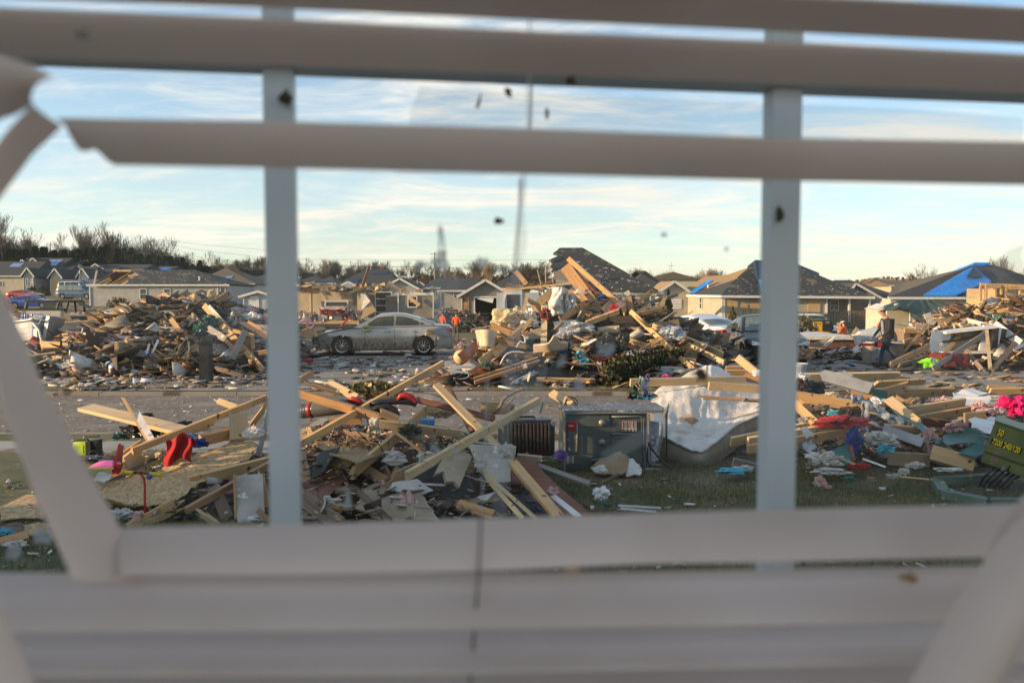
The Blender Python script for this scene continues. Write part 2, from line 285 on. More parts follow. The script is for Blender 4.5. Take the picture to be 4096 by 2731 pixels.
# ---------------------------------------------------------------- mesh builder
class MB:
 def __init__(s):s.v,s.f,s.m=[],[],[]
 def add(s,vs,fs,mi=0):
  o=len(s.v);s.v+=[tuple(p)for p in vs];s.f+=[tuple(i+o for i in f)for f in fs];s.m+=[mi]*len(fs);return s
 def box(s,c,d,rot=None,mi=0):
  hx,hy,hz=d[0]/2,d[1]/2,d[2]/2
  vs=[Vector((x,y,z))for x in(-hx,hx)for y in(-hy,hy)for z in(-hz,hz)]
  if rot is not None:vs=[rot@p for p in vs]
  c=Vector(c);vs=[p+c for p in vs]
  return s.add(vs,[(0,1,3,2),(4,6,7,5),(0,4,5,1),(2,3,7,6),(0,2,6,4),(1,5,7,3)],mi)
 def beam(s,a,b,wd,th,mi=0,up=None):
  a,b=Vector(a),Vector(b);x=(b-a);L=x.length;x.normalize()
  up=Vector(up)if up else(Vector((0,0,1))if abs(x.z)<.95 else Vector((0,1,0)))
  y=up.cross(x).normalized();z=x.cross(y)
  return s.box((a+b)/2,(L,th,wd),Matrix((x,y,z)).transposed(),mi)
 def tube(s,pts,r,seg=6,mi=0,cap=True):
  pts=[Vector(p)for p in pts];n=len(pts);rs=r if isinstance(r,(list,tuple))else[r]*n
  vs,fs=[],[];ref=None
  for i,p in enumerate(pts):
   t=(pts[min(i+1,n-1)]-pts[max(i-1,0)]).normalized()
   if ref is None:ref=t.orthogonal().normalized()
   else:
    ref=(ref-t*ref.dot(t));ref=ref.normalized()if ref.length>1e-6 else t.orthogonal().normalized()
   b=t.cross(ref)
   for k in range(seg):
    a=2*math.pi*k/seg;vs.append(p+(ref*math.cos(a)+b*math.sin(a))*rs[i])
  for i in range(n-1):
   for k in range(seg):
    fs.append((i*seg+k,i*seg+(k+1)%seg,(i+1)*seg+(k+1)%seg,(i+1)*seg+k))
  if cap:fs+=[tuple(range(seg))[::-1],tuple((n-1)*seg+k for k in range(seg))]
  return s.add(vs,fs,mi)
 def lathe(s,c,ax,prof,seg=20,mi=0):  # prof: (radius, offset along axis)
  ax=Vector(ax).normalized();e1=ax.orthogonal().normalized();e2=ax.cross(e1);c=Vector(c);vs,fs=[],[]
  for r,h in prof:
   for k in range(seg):
    a=2*math.pi*k/seg;vs.append(c+ax*h+(e1*math.cos(a)+e2*math.sin(a))*r)
  for i in range(len(prof)-1):
   for k in range(seg):fs.append((i*seg+k,i*seg+(k+1)%seg,(i+1)*seg+(k+1)%seg,(i+1)*seg+k))
  return s.add(vs,fs,mi)
 def prism(s,poly,dv,mi=0):
  n=len(poly);a=[Vector(p)for p in poly];dv=Vector(dv)
  return s.add(a+[p+dv for p in a],[tuple(range(n))[::-1],tuple(range(n,2*n))]+[(i,(i+1)%n,n+(i+1)%n,n+i)for i in range(n)],mi)
 def grid(s,fn,nu,nv,mi=0,thick=0):
  vs=[Vector(fn(i/nu,j/nv))for i in range(nu+1)for j in range(nv+1)]
  q=lambda i,j:i*(nv+1)+j
  fs=[(q(i,j),q(i+1,j),q(i+1,j+1),q(i,j+1))for i in range(nu)for j in range(nv)]
  if not thick:return s.add(vs,fs,mi)
  n=len(vs);nn=[]
  for i in range(nu+1):
   for j in range(nv+1):
    a=vs[q(min(i+1,nu),j)]-vs[q(max(i-1,0),j)];b=vs[q(i,min(j+1,nv))]-vs[q(i,max(j-1,0))]
    c=a.cross(b);nn.append(c.normalized()if c.length>1e-9 else Vector((0,0,1)))
  vs2=[p-k*thick for p,k in zip(vs,nn)]
  fs2=[tuple(i+n for i in f)[::-1]for f in fs]
  rim=[q(i,0)for i in range(nu+1)]+[q(nu,j)for j in range(1,nv+1)]+[q(i,nv)for i in range(nu-1,-1,-1)]+[q(0,j)for j in range(nv-1,0,-1)]
  fr=[(rim[k],rim[(k+1)%len(rim)],rim[(k+1)%len(rim)]+n,rim[k]+n)[::-1]for k in range(len(rim))]
  return s.add(vs+vs2,fs+fs2+fr,mi)
 def mesh(s,name,mats,smooth=False,origin=None):
  me=bpy.data.meshes.new(name);o=Vector(origin)if origin is not None else None
  vs=[tuple(Vector(p)-o)for p in s.v]if o is not None else s.v
  me.from_pydata(vs,[],s.f)
  for m_ in(mats if isinstance(mats,(list,tuple))else[mats]):me.materials.append(M(m_)if isinstance(m_,str)else m_)
  if any(s.m):me.polygons.foreach_set('material_index',s.m)
  if smooth:me.polygons.foreach_set('use_smooth',[True]*len(me.polygons))
  me.update();return me
def tag(o,label=None,cat=None,group=None,kind=None):
 if label:o['label']=label
 if cat:o['category']=cat
 if group:o['group']=group
 if kind:o['kind']=kind
 return o
def link(name,me,parent=None,loc=None,mw=None):
 o=bpy.data.objects.new(name,me);COL.objects.link(o)
 if parent:o.parent=parent
 if mw is not None:o.matrix_local=mw
 elif loc is not None:o.location=loc
 return o
def build(mb,name,mats,parent=None,loc=(0,0,0),smooth=False,origin=None,**k):
 """loc: local origin of object; origin: subtract from the vertices (then used as location)"""
 me=mb.mesh(name,mats,smooth,origin)
 o=link(name,me,parent,origin if origin is not None else loc)
 return tag(o,**k)
def empty(name,loc,rz=0,mw=None,**k):
 o=bpy.data.objects.new(name,None);COL.objects.link(o);o.empty_display_size=.2
 if mw is not None:o.matrix_world=mw
 else:o.location=loc;o.rotation_euler=(0,0,rz)
 return tag(o,**k)
def smooth_angle(o,a=40):
 me=o.data
 me.polygons.foreach_set('use_smooth',[True]*len(me.polygons))
 try:me.set_sharp_from_angle(angle=R(a))
 except Exception:pass
 return o
def copy_tree(o,parent=None):
 c=o.copy();COL.objects.link(c);c.parent=parent
 for ch in[x for x in bpy.data.objects if x.parent==o]:copy_tree(ch,c)
 return c
def scatter(name,centres,sizes,rots,mats,midx,label=None,**k):
 """many small boxes as one mesh, fast"""
 n=len(centres);base=np.array([(x,y,z)for x in(-.5,.5)for y in(-.5,.5)for z in(-.5,.5)])
 q=np.array([(0,1,3,2),(4,6,7,5),(0,4,5,1),(2,3,7,6),(0,2,6,4),(1,5,7,3)])
 rs=np.random.RandomState(5)
 v=base[None]*(1+rs.uniform(-.35,.35,(n,8,3)))*sizes[:,None,:]
 v=np.einsum('nij,nkj->nki',rots,v)+centres[:,None,:]
 f=(q[None]+(np.arange(n)*8)[:,None,None]).reshape(-1)
 return rawmesh(name,v.reshape(-1,3),f,4,mats,np.repeat(midx,6),**dict(k,label=label))
def rawmesh(name,v,f,nside,mats,midx=None,parent=None,loc=(0,0,0),**k):
 me=bpy.data.meshes.new(name);nf=len(f)//nside
 me.vertices.add(len(v));me.vertices.foreach_set('co',np.ascontiguousarray(v,dtype=np.float32).ravel())
 me.loops.add(len(f));me.loops.foreach_set('vertex_index',np.ascontiguousarray(f,dtype=np.int32))
 me.polygons.add(nf);me.polygons.foreach_set('loop_start',np.arange(0,nf*nside,nside,dtype=np.int32))
 for m_ in(mats if isinstance(mats,(list,tuple))else[mats]):me.materials.append(M(m_))
 if midx is not None:me.polygons.foreach_set('material_index',np.ascontiguousarray(midx,dtype=np.int32))
 me.update(calc_edges=True);me.validate()
 o=link(name,me,parent,loc);return tag(o,**k)
def eul(a,b,c):
 ca,sa,cb,sb,cc,sc=np.cos(a),np.sin(a),np.cos(b),np.sin(b),np.cos(c),np.sin(c)
 m=np.empty((len(a),3,3))
 m[:,0,0]=cc*cb;m[:,0,1]=cc*sb*sa-sc*ca;m[:,0,2]=cc*sb*ca+sc*sa
 m[:,1,0]=sc*cb;m[:,1,1]=sc*sb*sa+cc*ca;m[:,1,2]=sc*sb*ca-cc*sa
 m[:,2,0]=-sb;m[:,2,1]=cb*sa;m[:,2,2]=cb*ca
 return m
def text(s,size,mat_,parent,mw,name='lettering',ext=.001):
 c=bpy.data.curves.new(name,'FONT');c.body=s;c.size=size;c.align_x='CENTER';c.align_y='CENTER';c.extrude=ext;c.offset=size*.02
 t=bpy.data.objects.new(name,c);COL.objects.link(t);dg=bpy.context.evaluated_depsgraph_get()
 me=bpy.data.meshes.new_from_object(t.evaluated_get(dg));bpy.data.objects.remove(t);me.materials.clear();me.materials.append(M(mat_))
 return link(name,me,parent,mw=mw)
# ================================================================ SETTING
ROAD0,ROAD1=11.85,17.4
_t0=terrain
def terrain(x,y):
 z=_t0(x,y)if y>31 else 0.0
 if 31<y<38:z*=(y-31)/7
 if ROAD0+.02<y<ROAD1-.02:z-=.09
 return z
def ground_mat(name,a,b,sc,spk=None):
 m=mat(name,a,b,sc,(1,1,1),.95,.5,lo=.4,hi=.6,bs=9,speck=spk);t=m.node_tree
 return m
ground_mat('turf',(.075,.085,.035),(.16,.125,.07),.9,((.30,.27,.22),.66,7))
ground_mat('verge',(.09,.08,.045),(.15,.12,.08),1.2,((.32,.30,.26),.62,6))
mat('asphalt',(.185,.158,.130),(.135,.115,.097),.8,(1,3,1),.9,.25,bs=60,speck=[((.34,.31,.27),.60,11),((.25,.22,.19),.5,1.1,.2)])
mat('driveway_concrete',(.30,.275,.245),(.21,.185,.155),.7,(1,2,1),.9,.25,bs=40,speck=((.10,.08,.06),.585,1.6))
mat('far_grass',(.05,.085,.025),(.10,.10,.045),.25,(1,1,1),.95)
ys=[3.0,4.5,5.5,7,8.5,10,11.3,11.84,11.88,14,17.37,17.41,18.5,20,22,25,28,31,34,37,40]+list(range(44,160,5))+[170,190,230,300,420,700,1200,2600]
xs=[-1500,-800,-400,-250,-180]+list(range(-140,141,10))+[180,250,400,800,1500]
ys=[-30]+ys
mb=MB();nx=len(xs)
mb.v=[(x,y,terrain(x,y)if y>0 else 0)for y in ys for x in xs]
mb.f=[(j*nx+i,j*nx+i+1,(j+1)*nx+i+1,(j+1)*nx+i)for j in range(len(ys)-1)for i in range(nx-1)]
build(mb,'ground','turf',kind='structure')
def sheet_on(name,x0,x1,y0,y1,m_,off=.008,nx=24,ny=10,cap=None):
 mb=MB();mb.grid(lambda a,b:(x0+(x1-x0)*a,y0+(y1-y0)*b,(cap if cap is not None else max(terrain(x0+(x1-x0)*a,y0+(y1-y0)*b),-.0 if y0<25 else-9))+off),nx,ny)
 for i in range(len(mb.f)):pass
 return build(mb,name,m_,kind='structure')
sheet_on('road',-60,60,ROAD0+.12,ROAD1-.12,'asphalt',0,4,1,cap=-.075)
for nm,y in(('near',ROAD0+.06),('far',ROAD1-.06)):
 mb=MB()
 for i in range(40):
  mb.box((-58.5+i*3,y,-.045),(2.985,.15,.1))
 build(mb,'kerb','driveway_concrete',kind='structure')
# pavements: a slab every 1.5 m, joints recessed
def pavement(x0,x1,y0,y1,step=1.5):
 base=empty('pavement',((x0+x1)/2,y0,0),kind='structure')
 me=MB().box((0,0,0),(step-.02,y1-y0,.06)).mesh('slab','concrete')
 n=int((x1-x0)/step)
 for i in range(n):
  o=link('slab',me,base,(x0+(i+.5)*step-(x0+x1)/2,(y1-y0)/2,-.018+rnd.uniform(-.004,.004)))
  o.rotation_euler=(0,rnd.uniform(-.003,.003),0)
pavement(-12,12,10.35,11.2)
pavement(-24,30,19.0,20.4)
mb=MB();mb.grid(lambda a,b:(-8.6+7.6*a+.5*b,17.4+15*b,.022 if b*15<14 else .022+terrain(0,17.4+15*b)),6,12)
build(mb,'driveway','driveway_concrete',kind='structure')
mb=MB();mb.grid(lambda a,b:(4.9+10*a,17.4+9*b,.022),6,8)
build(mb,'driveway','driveway_concrete',kind='structure')
sheet_on('street_beyond',-75,-14,96,108,'asphalt',.05,30,6)
# verge between kerb and far pavement
sheet_on('grass_verge',-60,-8.7,17.55,18.95,'verge',.012,10,2)
sheet_on('grass_verge',-1.0,4.8,17.55,18.95,'verge',.012,10,2)
sheet_on('dirt_yard',-26,-8.8,20.45,31,'verge',.006,10,4)
sheet_on('dirt_yard',-.5,60,20.45,31,'verge',.006,10,4)

# ---------------------------------------------------------------- houses
def zpx(v,Y):return H+(1200-v)*Y/F
def xpx(u,Y):return(u-2048)*Y/F
def jag(a,b,n,amp,seed):
 r=random.Random(seed);return[a+(b-a)*(i/n)+Vector((r.uniform(-amp,amp),0,r.uniform(-amp,amp)))for i in range(n+1)]
def window(parent,x,z,wd,hg,y=0,glass='window_dark',rails=(1,),sash=True,fr=.07):
 f=MB()
 for sx in(-1,1):f.box((x+sx*(wd/2),y-.03,z),(fr,.08,hg+fr))
 for sz in(-1,1):f.box((x,y-.03,z+sz*hg/2),(wd-fr,.08,fr))
 if rails:
  for k in range(rails[0]):f.box((x,y-.02,z-hg/2+hg*(k+1)/(rails[0]+1)),(wd-fr,.05,fr*.7))
 fo=build(f,'window','trim_white',parent)
 build(MB().box((x,y-.004,z),(wd-fr+.01,.02,hg-fr+.01)),'pane',glass,fo)
 return fo
def house(u0,u1,vb,ve,vr,Y,kind='side',depth=9.0,wall='siding_tan',roof='shingle_clean',hipL=0.0,hipR=0.0,label='',group='houses along the far street',
          name='house',feats=(),rz=0.0,gutter=True,apex=None,over=.35):
 ppm=F/Y;x0,x1=xpx(u0,Y),xpx(u1,Y);zb,ze,zr=zpx(vb,Y),zpx(ve,Y),zpx(vr,Y+depth/2 if kind=='side' else Y)
 xc=(x0+x1)/2;L=x1-x0
 r=empty(name,(xc,Y,zb),rz,label=label,cat='house',group=group)
 he,hr=ze-zb,zr-zb;D=depth
 wl=MB()
 if kind=='side':
  wl.box((0,D/2,he/2-.75),(L,D,he+1.5))
  if not hipL:wl.prism([(-L/2,0,he),(-L/2,D,he),(-L/2,D/2,hr-.1)],(.15,0,0))
  if not hipR:wl.prism([(L/2-.15,0,he),(L/2-.15,D,he),(L/2-.15,D/2,hr-.1)],(.15,0,0))
 else:
  ax=0 if apex is None else xpx(apex,Y)-xc
  wl.box((0,D/2,he/2-.75),(L,D,he+1.5));wl.prism([(-L/2,0,he),(L/2,0,he),(ax,0,hr-.1)],(0,.15,0))
 build(wl,'wall',wall,r)
 rf=MB();o=over;th=.12
 if kind=='side':
  a=(-L/2-o,-o,he-.02);b=(L/2+o,-o,he-.02);c=(L/2+o,D+o,he-.02);d=(-L/2-o,D+o,he-.02)
  e=(-L/2-(o if not hipL else-hipL),D/2,hr);f=(L/2+(o if not hipR else-hipR),D/2,hr)
  top=[a,b,c,d,e,f];lo=[(p[0],p[1],p[2]-th)for p in top]
  rf.add(top+lo,[(0,1,5,4),(2,3,4,5),(1,2,5),(3,0,4),(0,6,7,1),(1,7,8,2),(2,8,9,3),(3,9,6,0),(6,9,8,7)])
 else:
  a=(-L/2-o,-o,he-.1);b=(ax,-o,hr);c=(L/2+o,-o,he-.1)
  for p,q in((a,b),(b,c)):
   rf.prism([p,q,(q[0],q[1],q[2]-th),(p[0],p[1],p[2]-th)],(0,D+2*o,0))
 build(rf,'roof',roof,r)
 if gutter:
  g=MB()
  if kind=='side':g.box((0,-o-.06,he-.09),(L+2*o,.12,.17))
  else:
   g.beam((-L/2-o,-o-.03,he-.17),(ax,-o-.03,hr-.07),.2,.05);g.beam((ax,-o-.03,hr-.07),(L/2+o,-o-.03,he-.17),.2,.05)
  build(g,'gutter' if kind=='side' else 'bargeboard','trim_white',r)
  for sx in(-1,1):build(MB().box((sx*(L/2-.05),-.05,he/2-.15),(.09,.08,he-.3)),'corner_trim','trim_white',r)
 for ft in feats:  # kind, u, v, width px, height px (photo pixels)
  k,fu,fv,fw,fh=ft[:5];x=xpx(fu,Y)-xc;z=zpx(fv,Y)-zb;fw/=ppm;fh/=ppm
  if k=='win':window(r,x,z,fw,fh,rails=(1,))
  if k=='bright_win':window(r,x,z,fw,fh,glass='cracked_glass')
  if k=='ply':build(MB().box((x,-.03,z),(fw,.05,fh)),'plywood_board','osb',r)
  if k=='door':build(MB().box((x,-.04,z),(fw,.06,fh)),'door','trim_white',r)
  if k=='garage':
   dm=MB();nn=4
   for i in range(nn):dm.box((x,-.03,z-fh/2+fh*(i+.5)/nn),(fw,.05,fh/nn-.03))
   build(dm,'garage_door','trim_white' if len(ft)<6 else ft[5],r)
  if k=='shut':build(MB().box((x,-.03,z),(fw,.05,fh)),'shutter','window_dark',r)
  if k in('vent',):
   t=(z-he)/(hr-he)if hr>he else .5;build(MB().tube([(x,D/2*t,z-.1),(x,D/2*t,z+.45)],.07,8),'roof_vent','trim_white',r)
  if k in('tarp','ptarp','dtarp'):  # patch lying on the front slope; fu,fv centre on the roof
   sl=(hr-he)/(D/2+o);nn=5
   za,zb2=z-fh/2,z+fh/2;f0=lambda zz:((zz-he)/sl)-o
   m_=MB().grid(lambda a,b:(x-fw/2+fw*a+.1*math.sin(b*9),f0(za+(zb2-za)*b)-.02,za+(zb2-za)*b+.05+.02*math.sin(a*17+b*5)),8,5,thick=.02)
   build(m_,'tarpaulin',{'tarp':'blue_tarp','ptarp':'pale_tarp','dtarp':'dark_tarp'}[k],r)
 return r
G='houses along the far street'
house(-90,126,1168,1103,1046,140,wall='siding_tan',label='beige house with a blue tarp patch at the left end of the far row',feats=(('ptarp',28,1058,44,16),('win',10,1135,12,18)))
house(98,139,1168,1104,1070,136,'front',6,wall='siding_grey',label='narrow grey gabled wing with one tall window beside the beige left house',feats=(('win',113,1128,8,26),))
house(126,246,1165,1108,1066,141,wall='siding_tan',label='tan house behind the red car with a plain dark blue roof',feats=(('win',160,1135,10,16),))
house(206,250,1166,1110,1073,137,'front',6,wall='siding_tan',label='tan gabled garage wing with its door boarded in plywood',feats=(('ply',226,1145,30,38),))
house(246,345,1160,1106,1066,142,wall='siding_blue',label='pale blue house behind the street lamp with a white garage',feats=(('garage',275,1140,28,30),))
house(318,356,1160,1108,1072,138,'front',6,wall='siding_blue',label='white gabled wing with a white garage door just right of the street lamp',feats=(('garage',337,1140,24,34),))
house(352,430,1160,1108,1070,146,wall='siding_blue',label='bluish house half hidden by the left corner of the long broken-roofed house',feats=(('win',366,1122,9,22),))
house(75,245,1100,1068,1032,170,wall='siding_tan',roof='shingle_clean',label='second-row house with long strips of pale blue tarp on its roof',feats=(('ptarp',188,1050,74,26),))
house(78,120,1100,1066,1038,166,'front',5,wall='siding_tan',label='smaller white-edged gable left in the second row')
house(108,176,1100,1066,1032,167,'front',5,wall='siding_tan',label='taller white-edged gable under the striped tarps in the second row')
house(237,318,1100,1070,1040,172,hipL=4.2,hipR=2.0,wall='siding_tan',label='house in the second row with a pointed dark hip roof behind the street lamp')
house(358,422,1110,1078,1055,150,'front',8,wall='siding_tan',roof='shingle_clean',label='tan gable facing out just above the broken-roofed house')
house(400,570,1110,1079,1058,156,wall='siding_tan',label='long low dark roof behind the left end of the broken-roofed house')
house(592,624,1100,1080,1070,168,'front',5,wall='siding_tan',label='tiny tan gable left of the tarp above the broken-roofed house')
house(612,678,1100,1082,1065,170,wall='siding_tan',label='small roof with a blue tarp peeping over the ridge of the broken-roofed house',feats=(('tarp',652,1074,36,12),))
house(785,1016,1196,1133,1058,105,hipL=3,hipR=6.4,depth=11,wall='siding_cream',roof='shingle_brown',label='cream house with a brown-grey hip roof and white french door left of the shed',feats=(('bright_win',976,1162,32,38),('win',944,1158,10,28),('ptarp',905,1108,26,10)))
house(952,1160,1190,1130,1090,122,hipL=4,hipR=3,wall='siding_cream',label='cream house with a boarded window behind the shed',feats=(('ply',1036,1155,15,26),))
house(1180,1300,1150,1130,1096,132,hipL=3,hipR=3,wall='siding_tan',label='dark hip roof left of the blue-black roof, behind the wrecked cream rooms')
house(1262,1340,1150,1132,1104,128,hipL=1.5,hipR=1.5,wall='siding_tan',label='small dark hip roof next to the distant street lamp')
house(1340,1592,1200,1147,1077,95,hipL=2.9,hipR=1.9,depth=10,wall='siding_grey',label='blue-black hip-roofed house partly under dark tarp above the wrecked rooms',feats=(('dtarp',1398,1127,62,22),('dtarp',1500,1088,70,12)))
house(1522,1680,1230,1158,1112,86,'front',9,wall='siding_grey',label='grey house gable directly behind the wrecked porch',)
house(1357,1436,1230,1148,1125,88,'front',8,wall='siding_grey',roof='shingle_brown',label='small brown-edged gable in front of the big blue-black roof')
house(1660,1702,1200,1145,1126,140,'front',8,wall='siding_grey',label='tiny grey gable far behind between the two middle houses')
house(1690,1850,1200,1150,1112,122,hipL=2,hipR=2,wall='siding_grey',label='low blue-grey roofed house behind the debris right of the wrecked porch',feats=(('ptarp',1728,1150,10,8),('win',1735,1170,12,22)))
house(1762,1958,1225,1160,1113,84,hipL=1.5,hipR=1.5,wall='siding_tan',label='tan house with a black roof and a small window left of the open garage',feats=(('win',1824,1180,16,22),))
house(1845,2040,1275,1180,1117,68,'front',10,wall='siding_taupe',roof='shingle_brown',label='taupe gabled house with an open garage and its white door hanging bent')
gar=bpy.data.objects[-1]if False else None
house(1965,2120,1200,1152,1090,84,hipL=2.5,hipR=2,wall='siding_tan',label='dark hip roof behind the open-garage house')
house(2512,2668,1220,1160,1083,78,hipL=2.4,hipR=2.4,wall='siding_tan',roof='shingle_clean',label='house with a teal-black hip roof between the torn roof and the church')
house(2630,2758,1255,1172,1123,72,'front',9,wall='siding_tan',roof='shingle_tan_lit',label='tan gable with a white garage door and sunlit tan roof behind the small conifer',feats=(('garage',2695,1215,60,40),))
house(3362,3600,1250,1190,1120,84,hipL=1.5,hipR=3,wall='siding_taupe',label='dark-roofed house behind the taupe shuttered gable',depth=11)
house(3385,3512,1262,1190,1132,80,'front',8,apex=3415,wall='siding_taupe',label='taupe gable with a shuttered white window right of the porch deck',feats=(('win',3456,1219,20,34),('shut',3440,1219,8,36),('shut',3472,1219,8,36),('door',3508,1222,10,44)))
house(3560,3720,1190,1140,1122,132,wall='siding_tan',roof='shingle_brown',label='low brown roof far behind left of the blue-tarped house')
house(3240,3380,1190,1132,1122,120,wall='siding_tan',roof='shingle_clean',label='low dark roof with a tiny vent just left of the taupe gable')
shade_house=empty('house',(-12.4,-2.3,0),label='tan house added just left of the window, outside the view, shading the near lawn',cat='house')  # unseen house put in to cast shade over the near ground
build(MB().box((-3.6,0,1.6),(7.2,11.6,3.6)),'wall','siding_tan',shade_house);build(MB().prism([(-7.8,-6.2,3.3),(.4,-6.2,3.3),(-3.7,-6.2,5.6)],(0,12.3,0)),'roof','shingle_clean',shade_house)
for y_ in(-3,2.4):o_=window(shade_house,0,1.7,1.2,1.1);o_.matrix_local=Matrix.Translation((.02,y_,0))@Matrix.Rotation(R(90),4,'Z')
# --- church with cupola and cross
Y=150;r=empty('church',(xpx(2690,Y),Y,zpx(1190,Y)),label='church with a small windowed cupola and white cross above the roofs',cat='church')
k=Y/F
build(MB().box((0,5,2.0),(9,10,4)),'wall','siding_cream',r)
build(MB().prism([(-5.2,-.5,3.4),(5.2,-.5,3.4),(0,-.5,3.4+30*k)],(0,11,0)),'roof','shingle_brown',r)
cz=zpx(1112,Y)-zpx(1190,Y)
build(MB().box((0,2,cz),(2.0,2,18*k)),'cupola','siding_cream',r);window(r,.2,cz,.9,.5,1.0,rails=(0,))
build(MB().add([(-1.6,.4,cz+.35),(1.6,.4,cz+.35),(1.6,3.6,cz+.35),(-1.6,3.6,cz+.35),(0,2,cz+1.1)],[(0,1,4),(1,2,4),(2,3,4),(3,0,4),(3,2,1,0)]),'cupola_roof','shingle_brown',r)
mbx=MB().box((0,2,cz+2.0),(.14,.14,2.2));mbx.box((0,2,cz+2.35),(1.05,.12,.14));build(mbx,'cross','trim_white',r)

# --- taupe house: the open garage
Y=68;hr_=[o for o in COL.objects if o.get('label','').startswith('taupe gabled house with an open')][0]
hx,hz=hr_.location.x,hr_.location.z
gx,gz=xpx(1943,Y)-hx,zpx(1223,Y)-hz;gw,gh=85*Y/F,64*Y/F
wall=[c for c in hr_.children if c.name.startswith('wall')][0]
b=bmesh.new();b.from_mesh(wall.data)  # real opening: rebuild the wall around it
b.free()
Lh=xpx(2040,Y)-xpx(1845,Y);he=zpx(1180,Y)-hz;hrr=zpx(1117,Y)-hz
w2=MB();
w2.box(((-Lh/2+gx-gw/2)/2,.08,he/2-.7),(gx-gw/2+Lh/2,.16,he+1.4));w2.box(((Lh/2+gx+gw/2)/2,.08,he/2-.7),(Lh/2-gx-gw/2,.16,he+1.4))
w2.box((gx,.08,(he+gz+gh/2)/2),(gw,.16,he-gz-gh/2));w2.prism([(-Lh/2,0,he),(Lh/2,0,he),(0,0,hrr-.1)],(0,.15,0))
for sx in(-1,1):w2.box((sx*(Lh/2-.08),5.1,he/2-.7),(.16,9.8,he+1.4))
w2.box((0,9.9,he/2-.7),(Lh-.4,.16,he+1.4));wall.data=w2.mesh('wall','siding_taupe')
t=MB();[t.box((gx+s*(gw/2+.06),-.03,gz),(.12,.06,gh+.2))for s in(-1,1)];t.box((gx,-.03,gz+gh/2+.07),(gw+.0,.06,.14));build(t,'garage_frame','trim_white',hr_)
build(MB().prism([(gx-gw/2+.1,-.1,gz+gh/2-.05),(gx+gw*.38,-.1,gz+gh/2-.03),(gx+gw*.33,-.25,gz+gh*.18),(gx+gw*.1,-.2,gz+gh*.25)],(0,.05,0)),'garage_door','trim_white',hr_)
build(MB().box((-Lh/2+.42,-.03,he*.46),(.5,.05,he*.9)),'plywood_board','pine_orange',hr_)
build(MB().box((gx,4,gz-gh/2),(gw+1,7,.05)),'garage_floor','concrete',hr_)
build(MB().box((gx-gw/2-.95,-.07,gz+.5),(.16,.12,.25)),'wall_lamp','black_plastic',hr_)

# --- long grey house with the broken roof (left)
Y=95;r=empty('house',(xpx(633,Y),Y,zpx(1226,Y)),label='long grey-sided house with its roof torn open at the left end',cat='house')
q=lambda x,y,d=0:Vector((xpx(x/1.96,Y+d)-r.location.x,d,zpx(750+y/1.96,Y+d)-r.location.z))
L0,L1=q(708,760).x,q(1785,760).x;he=q(0,764).z
wl=MB().box(((L0+L1)/2,5,he/2-.8),(L1-L0,10,he+1.5));build(wl,'wall','siding_grey',r)
build(MB().box(((L0+L1)/2+.1,-.36,he-.02),(L1-L0+.6,.14,.2)),'gutter','trim_white',r)
for x in(708,1708):build(MB().box((q(x,0).x+.06,-.05,he/2-.1),(.14,.08,he-.3)),'corner_trim','trim_white',r)
window(r,q(1129,0).x,q(0,835).z,50/1.96*Y/F,82/1.96*Y/F);window(r,q(1316,0).x,q(0,826).z,50/1.96*Y/F,62/1.96*Y/F)
e0,rg=q(0,762).z,q(0,653,5).z
def rp(x,y):  # point on the front slope from crop pixels
 z=None;t=0
 for _ in range(12):
  p=q(x,y,t*5.3-.3);t=max(0,min(1,(p.z-e0)/(rg-e0)))
 return Vector((p.x,t*5.3-.3,e0+(rg-e0)*t))
front=[rp(*p)for p in((985,762),(1020,740),(1010,728),(1060,712),(1050,702),(1120,694),(1085,680),(1060,668),(1035,654))]+[rp(1530,653),rp(1790,764)]
build(MB().prism(front,(0,.03,.12)),'roof','shingle',r)
build(MB().add([rp(1530,653)+Vector((0,0,.1)),rp(1790,764)+Vector((0,0,.1)),Vector((L1+.35,10.3,e0)),],[(0,1,2)]),'roof','shingle',r)
build(MB().prism([rp(950,762)+Vector((0,0,.03)),rp(985,762),rp(1020,740),rp(1010,728),rp(1060,712),rp(1050,702),rp(1120,694),rp(1065,672),rp(1010,690),rp(1035,705),rp(980,735)],(0,.02,-.05)),'roof_sheathing','pine',r)
bk=[Vector((L0+.3,5.2,rg+.05)),Vector((q(1535,0,5).x,5.2,rg-.02)),Vector((L1+.35,10.3,e0)),Vector((L0-.2,10.3,e0))]
build(MB().prism(bk,(0,.06,.1)),'roof','pine_orange',r)
for i,x in enumerate((760,815,868,905,945,985,1015,1040)):
 a=rp(x,764)+Vector((0,.05,-.02));b_=Vector((a.x+.1+(.5 if i%3==0 else 0),5.1,rg-.1));tt=(.5,.35,1,.7,.9,1,1,1)[i]
 build(MB().beam(a,a+(b_-a)*tt,.22,.05),'rafter','pine',r)
 build(MB().beam(Vector((a.x,10.1,e0-.1)),Vector((a.x+.1,5.25,rg-.08)),.2,.05),'rafter','pine_orange',r)
build(MB().beam(Vector((L0+.3,5.15,rg+.0)),Vector((q(1100,0,5).x,5.15,rg+.02)),.24,.05),'ridge_board','pine',r)
build(MB().prism([Vector((L0+.1,.2,e0-.05)),Vector((L0+.1,9.6,e0)),Vector((L0+.6,5.2,rg))],(.1,0,0)),'gable_wall','reddish_wood',r)
build(MB().beam(q(745,762),q(770,652,1),.25,.15),'gable_post','pine_pale',r)
build(MB().tube([rp(1570,735),rp(1570,735)+Vector((0,0,.6))],.1,8),'roof_vent','trim_white',r)
window(r,q(1752,0).x,q(0,830).z,.55,1.6)

